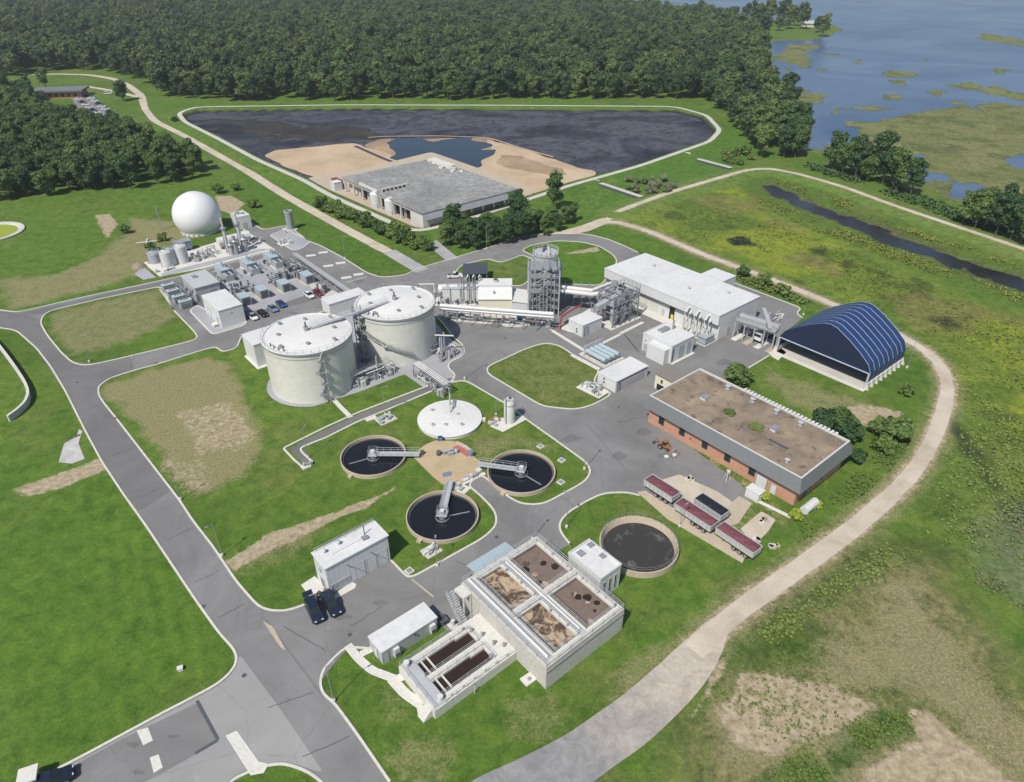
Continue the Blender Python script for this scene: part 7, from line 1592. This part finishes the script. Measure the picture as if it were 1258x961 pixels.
def crown_lobes(R, h0, h1, seed, n=9):
    rr = random.Random(seed); out = [(0,0,(h0+h1)/2,R*.62,R*.62,(h1-h0)*.42)]
    for k in range(n):
        a = 2*math.pi*k/n*1.0 + rr.uniform(-.4,.4); q = rr.uniform(.35,.62)*R; z = h0 + (h1-h0)*rr.uniform(.22,.86); s = rr.uniform(.32,.5)*R*(1.12-.5*abs((z-h0)/(h1-h0)-.45))
        out.append((q*math.cos(a), q*math.sin(a), z, s, s, s*rr.uniform(.7,1.0)))
    return out
def trunk_mesh(H, r, seed, h0):
    rr = random.Random(seed); m = MB(); m.lathe([(r*1.35,-.3),(r,.6),(r*.75,H*.45),(r*.4,H*.75)], 8)
    for k in range(5):
        a = rr.uniform(0,6.28); z = h0 + (H-h0)*rr.uniform(.0,.35); q = rr.uniform(.25,.38)*H*.5
        m.tube([(0,0,z),(q*.5*math.cos(a),q*.5*math.sin(a),z+q*.5),(q*math.cos(a),q*math.sin(a),z+q*1.0)], r*.32, 5)
    me = m.mesh('trunk'); me.materials.append(MATS['bark']); return me
KINDS = []
for k in range(7):
    H = (15,16.5,14,17.5,15.5,13,18)[k]; R = (4.6,5.2,4.9,4.8,5.4,4.4,4.4)[k]
    lb = crown_lobes(R, H*.07, H, 100+k, (13,14,12,15,15,12,13)[k])
    KINDS.append((leaf_mesh('crown', 'leaf_forest', lb, 2300, .44, 200+k), leaf_mesh('crown', 'leaf_grove', lb, 3000, .38, 300+k), trunk_mesh(H, .28, k, H*.07), H))
def tree(label, cat_group, px, kind, mat=0, s=1.0, z=0.0, pos=None):
    p = Vector((pos[0], pos[1], z)) if pos is not None else P3(*px, z)
    t = thing('broadleaf_tree', label, 'tree', p, random.uniform(0, 6.28), cat_group); t.scale = (s*random.uniform(.92,1.1), s*random.uniform(.92,1.1), s*random.uniform(.9,1.08))
    place('crown', KINDS[kind][mat], t); place('trunk', KINDS[kind][2], t); return t
def inside(p, poly):
    x, y = p; c = False; n = len(poly)
    for i in range(n):
        ax, ay = poly[i]; bx, by = poly[(i+1)%n]
        if (ay > y) != (by > y) and x < (bx-ax)*(y-ay)/(by-ay)+ax: c = not c
    return c
def scatter(poly, d, seed, jit=.38):
    rr = random.Random(seed); xs = [p[0] for p in poly]; ys = [p[1] for p in poly]; out = []; row = 0; y = min(ys)
    while y < max(ys):
        x = min(xs) + (d/2 if row % 2 else 0)
        while x < max(xs):
            q = (x + rr.uniform(-jit,jit)*d, y + rr.uniform(-jit,jit)*d)
            if inside(q, poly): out.append(q)
            x += d
        y += d*.866; row += 1
    return out
WOOD = pp([(-700,99),(-60,97),(20,95),(40,88),(75,87),(120,88),(150,93),(178,106),(192,116),(212,122.5),(245,125),(400,124.5),(620,123),(830,122),(856,124),(878,133),(892,146),(905,160),(930,170),(950,184),(975,186),(982,176),(980,150),(968,128),(945,116),(936,90),(938,60),(900,40),(860,26),(800,18),(720,9),(690,-10),(660,-38),(-1400,-38)])
GROVE = pp([(-220,262),(0,247),(60,246),(110,238),(165,234),(215,226),(243,218),(250,209),(238,204),(214,197),(188,184),(165,172),(140,166),(112,162),(85,154),(58,142),(35,122),(0,112),(-220,110)])
cleared = pp([(38,98),(135,92),(165,120),(168,150),(140,168),(105,160),(60,150)])
allp = scatter(WOOD, 10.2, 1)
HS = [G(907,80), G(884,72)]
allp = [p for p in allp if all(not (abs(p[0]-h[0]) < 11 and -70 < p[1]-h[1] < 12) for h in HS)]
allp = [p for p in allp if math.hypot(*p) < 2300 and abs(math.atan2(p[0], p[1])) < math.radians(43)]
far_ok = []
allp.sort(key=lambda p: math.hypot(*p))
gp_ = scatter(GROVE, 7.8, 2); gp_ = [p for p in gp_ if not inside(p, cleared) and abs(math.atan2(p[0], p[1])) < math.radians(40)]
NEAR = [p for p in allp if abs(math.atan2(p[0], p[1])) < math.radians(37.5)][:92]; ns = set(NEAR)
FAR = [p for p in allp if p not in ns]
for i, p in enumerate(NEAR): tree('broadleaf tree at the front of the dense wood behind the lagoon', 'trees at the front of the wood', None, (i*5) % 7, 0, random.uniform(.8,1.35), pos=p)
gp_.sort(key=lambda p: math.hypot(*p)); GN_, GF = gp_[:84], gp_[84:]
for i, p in enumerate(GN_): tree('leafy tree in the dense grove at the left side', 'trees of the left grove', None, (i*3) % 7, 1, random.uniform(.72,1.0), pos=p)
def wood_stuff(name, pts, label, mat, smin, smax):
    """Far wood: tree meshes instanced on points, one mass."""
    me = bpy.data.meshes.new(name); me.from_pydata([(x, y, 0) for x, y in pts], [], [])
    o = place(name, me); o['kind'] = 'stuff'; o['label'] = label; o['category'] = 'wood'
    src = bpy.data.collections.new(name + '_trees')
    for k in range(7):
        s = bpy.data.objects.new('wood_tree', KINDS[k][mat]); src.objects.link(s)
    ng = bpy.data.node_groups.new(name, 'GeometryNodeTree'); ng.interface.new_socket('Geometry', in_out='INPUT', socket_type='NodeSocketGeometry'); ng.interface.new_socket('Geometry', in_out='OUTPUT', socket_type='NodeSocketGeometry')
    N = ng.nodes; gi = N.new('NodeGroupInput'); go = N.new('NodeGroupOutput'); ip = N.new('GeometryNodeInstanceOnPoints'); ci = N.new('GeometryNodeCollectionInfo'); mp = N.new('GeometryNodeMeshToPoints')
    ci.inputs['Collection'].default_value = src; ci.inputs['Separate Children'].default_value = True; ci.inputs['Reset Children'].default_value = True
    rs = N.new('FunctionNodeRandomValue'); rs.data_type = 'FLOAT'; rs.inputs[2].default_value = smin; rs.inputs[3].default_value = smax
    rz = N.new('FunctionNodeRandomValue'); rz.data_type = 'FLOAT'; rz.inputs[2].default_value = 0; rz.inputs[3].default_value = 6.28; rz.inputs['Seed'].default_value = 3
    cx_ = N.new('ShaderNodeCombineXYZ'); ng.links.new(rz.outputs[1], cx_.inputs[2])
    ip.inputs['Pick Instance'].default_value = True
    ng.links.new(gi.outputs[0], mp.inputs[0]); ng.links.new(mp.outputs[0], ip.inputs['Points']); ng.links.new(ci.outputs[0], ip.inputs['Instance']); ng.links.new(rs.outputs[1], ip.inputs['Scale']); ng.links.new(cx_.outputs[0], ip.inputs['Rotation']); ng.links.new(ip.outputs[0], go.inputs[0])
    o.modifiers.new('scatter', 'NODES').node_group = ng; return o
wood_stuff('far_wood', FAR, 'dense dark wood stretching to the top of the picture', 0, .75, 1.45)
if GF: wood_stuff('grove_interior', GF, 'back part of the left grove reading as one mass', 1, .72, 1.0)
# belt along the river bank, peninsula, singles
rb = random.Random(4); belt = [(rb.uniform(900,985), rb.uniform(146,196)) for _ in range(70)]
belt = [q for q in belt if inside(G(*q), pp([(898,150),(925,140),(960,148),(985,165),(992,190),(975,199),(940,197),(915,180)]))][:34]
for i, q in enumerate(belt): tree('bushy green tree in the clump between lagoon and river', 'trees between lagoon and river', q, i % 7, 1, random.uniform(.8,1.25))
for i, q in enumerate([(1022,208),(1034,214),(1046,206),(1050,218),(1062,212),(1064,224),(1076,216),(1084,226),(1100,236),(1094,226),(1118,240)]): tree('dark tree in the clump on the river bank below the marsh', 'trees on the river bank', q, i % 7, 1, random.uniform(.8,1.25))
for i, q in enumerate([(1182,276),(1196,282),(1210,278),(1222,290),(1205,270)]): tree('dark tree in the bank clump at the right of picture', 'right hand bank clump', q, i % 7, 1, random.uniform(.85,1.15))
for i, q in enumerate([(1240,296),(1252,302),(1262,298),(1250,290)]): tree('dark tree in the bank clump cut by the right edge', 'bank clump at the right edge', q, i % 7, 1, random.uniform(.75,1.1))
for i, q in enumerate([(882,36),(897,38),(912,35),(925,33),(940,32),(956,38),(968,36),(975,32),(985,36),(1004,40),(1010,45),(920,42),(905,44),(890,46),(945,28),(870,34),(880,28),(860,24),(850,30),(893,30),(930,40),(870,44),(915,28),(900,26),(960,32),(935,47),(880,54),(900,54),(915,50)]): tree('dark tree on the grassy river point at the top right', 'trees on the river point', q, i % 7, 0, random.uniform(1.2,1.9))
ht = [(548,303,.62),(556,300,.6),(566,306,.55),(575,298,.6),(585,306,.5),(592,296,.66),(603,302,.55),(612,294,.62),(622,300,.55),(632,292,.8),(640,296,.62),(650,290,.7),(660,284,.6),(668,290,.45),(676,280,.6),(684,284,.45),(696,276,.55),(704,272,.45),(640,284,.9),(624,288,.6),(600,290,.6),(583,290,.5),(560,292,.5)]
for i, (a, b, s) in enumerate(ht): tree('green bushy tree in the thicket in front of the drying building', 'thicket trees by the drying building', (a, b), i % 7, 1, s)
tree('tall slender tree standing alone above the thicket', None, (680,258), 6, 1, .95); tree('taller tree rising from the thicket beside the drying building', None, (556,288), 0, 1, .85)
tree('tall tree rising from the right part of the thicket', None, (633,272), 3, 1, .75)
tree('dark round tree beside the pale track in the far clearing', None, (152,124), 4, 1, .95); tree('round tree beside the far brick building', None, (57,110), 1, 1, .9)
# shrubs: a smaller model
SH = [leaf_mesh('foliage', m_, crown_lobes(1.5, .1, 2.1, 400+k, 6), 520, .21, 500+k) for k, m_ in enumerate(('leaf_shrub','leaf_shrub','leaf_grove','leaf_grey','leaf_yellow'))]
st_ = MB().lathe([(.08,-.1),(.05,.9)], 6).mesh('stem'); st_.materials.append(MATS['bark'])
def shrub(label, px, s, k=0, group=None, z=0.0, sz=None):
    t = thing('shrub', label, 'shrub', P3(*px, z), random.uniform(0,6.28), group); t.scale = (s, s, (sz or s)*random.uniform(.85,1.1)); place('foliage', SH[k], t); place('stem', st_, t); return t
for i in range(46):
    f = i/45; a = Vector((392,252)).lerp(Vector((528,312)), f); j = random.uniform(-4,4)
    shrub('green shrub in the hedge row between the dirt road and the lagoon road', (a.x+j, a.y+random.uniform(-5,3)-f*1.5), random.uniform(1.1,2.3), i % 3, 'hedge row shrubs')
for lb, px, s, k in (('shrub beside the brick building at the yard corner', (905,472), 2.6, 2), ('wide shrub behind the far end of the brick building', (1010,528), 2.4, 2), ('dense shrub behind the brick building beside the bare earth', (1030,532), 2.6, 2), ('shrub at the right rear corner of brick building', (1042,541), 2.2, 2),
                     ('small shrub tree on the slope right of brick building', (1078,535), 2.0, 2), ('larger shrub on the slope right of brick building', (1094,540), 2.6, 2), ('lower shrub on the slope right of brick building', (1086,555), 1.8, 1), ('dark shrub below the brick building rear corner', (1050,568), 1.4, 2),
                     ('yellow green bush at the brick wall beside white crate', (939,613), .9, 4), ('yellow bush at the front corner of brick building', (977,637), 1.1, 4), ('yellow bush beside the white horizontal tank', (1003,622), .8, 4),
                     ('lone bush in the grass behind the spherical gas holder', (268,238), 2.0, 2), ('second bush in the grass right of the gas holder', (291,234), 1.6, 2), ('bush beside the small white meter hut', (312,255), 1.7, 1), ('bush in the dry grass below the lattice mast', (200,296), 1.5, 1), ('low bush in the left lawn', (155,287), 1.5, 2),
                     ('dark bush beside the cross shaped frame', (187,308), 1.5, 2), ('shrub on the grass right of blue building', (1112,485), 1.3, 1), ('bush on the bank beside lagoon crest', (915,190), 2.4, 1), ('bush beside the pale track at the lagoon corner', (216,151), 1.6, 2),
                     ('shrub behind the annex of the long white building', (912,340), 1.8, 2), ('shrub between kerb and dirt road behind the long white building', (938,350), 1.9, 1), ('shrub near the corner kerb behind loadout conveyor', (960,362), 1.8, 1)):
    shrub(lb, px, s, k)
for lb, px, s in (('larger weed patch growing on the tan roof', (930,526), 1.15), ('smaller weed patch growing on the tan roof', (896,507), 1.0)): shrub(lb, px, s, 1, None, 6.65, .28)
for i in range(26):
    q = (random.uniform(770,830), random.uniform(222,240)); shrub('grey green shrub in the ditch below the lagoon bank', q, random.uniform(.8,1.5), 3, 'grey shrubs in the ditch')
for i in range(14):
    q = (random.uniform(885,930), random.uniform(186,206)); shrub('green shrub on the bank near the upper weir', q, random.uniform(.8,1.6), 1, 'bank shrubs near upper weir')
# low weeds and reeds: nobody could count them
def tufts(name, label, mat, polys, count, size, seed, density=None, holes=(), soft=9.0):
    g = np.random.default_rng(seed); P = []
    for poly, share in polys:
        xs = [p[0] for p in poly]; ys = [p[1] for p in poly]; need = int(count*share); got = []
        while len(got) < need:
            x = g.uniform(min(xs), max(xs), need*2); y = g.uniform(min(ys), max(ys), need*2); sd = sdist(x, y, poly); ok = sd > g.random(len(x))**2*soft
            if density: ok &= fbm(x, y, density, 3, seed) + g.random(len(x))*.40 > .74
            ok &= pdist(x, y, INNER) > 3.4
            for h in holes: ok &= sdist(x, y, h) < -.6
            got += list(zip(x[ok], y[ok]))
        P += got[:need]
    P = np.array(P); n = len(P); q = 5; vs = []; 
    C = np.repeat(np.concatenate([P, np.zeros((n,1))], 1), q, 0); N = n*q; s = size*np.repeat(.4+1.6*g.random(n)**3, q)
    a = g.random(N)*6.283; d = np.stack([np.cos(a), np.sin(a), np.zeros(N)], 1); o = np.stack([-d[:,1], d[:,0], np.zeros(N)], 1)
    base = C + d*(s*.25*g.random(N))[:,None]; tip = base + d*(s*.55)[:,None]; tip[:,2] += s*(.45+.5*g.random(N)); w = o*(s*.42)[:,None]
    V4 = np.stack([base-w, base+w, tip+w*.7, tip-w*.7], 1).reshape(-1,3); V4[:,2] -= .05
    me = bpy.data.meshes.new(name); me.vertices.add(len(V4)); me.vertices.foreach_set('co', V4.astype(np.float32).ravel())
    me.loops.add(N*4); me.loops.foreach_set('vertex_index', np.arange(N*4, dtype=np.int32)); me.polygons.add(N); me.polygons.foreach_set('loop_start', np.arange(0,N*4,4,dtype=np.int32)); me.polygons.foreach_set('loop_total', np.full(N,4,np.int32))
    me.update(calc_edges=True); me.materials.append(MATS[mat]); ob = place(name, me); ob['kind'] = 'stuff'; ob['label'] = label; ob['category'] = 'weeds'; return ob
wetp = pp([(790,278),(880,245),(950,272),(1100,330),(1258,398),(1320,420),(1320,600),(1230,560),(1190,480),(1140,412),(1060,378),(950,335),(860,303)])
tufts('marsh_weeds', 'dark green weed clumps across the wetland inside the levee', 'leaf_marsh', [(wetp, 1.0)], 7000, .26, 5, .06)
tufts('slope_weeds', 'rank weeds on the slope right of the dirt road', 'leaf_shrub', [(pp([(1180,470),(1330,560),(1330,760),(1230,740),(1140,680),(1090,700),(1150,600),(1180,520)]), .8), (pp([(925,775),(1000,720),(1085,665),(1130,690),(1040,735),(950,800)]), .2)], 6500, .26, 6, .07)
tufts('mound_weeds', 'green weed clumps on the pale mound at the lower right', 'leaf_shrub', [(pp([(930,965),(1000,900),(1080,870),(1128,874),(1120,905),(1050,935),(990,985)]), .65), (pp([(880,850),(960,800),(1090,850),(1050,900),(940,930)]), .35)], 3000, .20, 7, .16, (), 5.0)
tufts('straw_weeds', 'pale straw weeds on the mound at the lower right', 'leaf_straw', [(pp([(980,830),(1060,720),(1130,705),(1200,800),(1330,930),(1330,1000),(1180,930),(1120,870)]), 1.0)], 3500, .085, 8, .09)
tufts('reed_bank', 'grey green reeds on the slope at the right edge', 'leaf_grey', [(pp([(1170,655),(1258,615),(1330,690),(1330,790),(1258,750),(1200,720)]), 1.0)], 2800, .26, 9, .08)
tufts('bank_scrub', 'green scrub along both banks of the slough', 'leaf_marsh', [(pp([(930,240),(1000,268),(1120,312),(1258,362),(1258,376),(1120,328),(1000,284),(920,250)]), .6), (pp([(950,218),(1040,246),(1150,290),(1258,326),(1258,332),(1150,300),(1040,258),(950,226)]), .4)], 5000, .34, 10, .07)
tufts('shore_scrub', 'scrub along the river shore between levee and marsh', 'leaf_grove', [(pp([(985,196),(1060,212),(1150,246),(1258,285),(1258,300),(1150,264),(1060,230),(985,206)]), 1.0)], 3600, .6, 11, .05)
tufts('field_scrub', 'scrub between the brick building slope and dirt road', 'leaf_shrub', [(pp([(985,640),(1050,580),(1100,530),(1140,500),(1150,530),(1110,590),(1050,640),(960,700)]), 1.0)], 2200, .24, 12, .1)
tufts('trackside_grass', 'tall grass beside the inner dirt road behind the long white building', 'leaf_shrub', [(pp([(880,336),(985,376),(1010,372),(920,338)]), 1.0)], 1500, .4, 13)

# ------------------------------------------------------------------ summer haze
hz = MB().bx(-15000, 15000, -400, 15000, -3.5, 93).build('haze', MATS['membrane']); hz['kind'] = 'stuff'; hz.data.materials.clear()
m = bpy.data.materials.new('haze_air'); m.use_nodes = True; nt = m.node_tree; nt.nodes.clear()
pv = nt.nodes.new('ShaderNodeVolumePrincipled'); pv.inputs['Density'].default_value = .00011; pv.inputs['Color'].default_value = (.80,.86,.93,1); pv.inputs['Anisotropy'].default_value = .1
ou = nt.nodes.new('ShaderNodeOutputMaterial'); nt.links.new(pv.outputs[0], ou.inputs['Volume']); hz.data.materials.append(m)
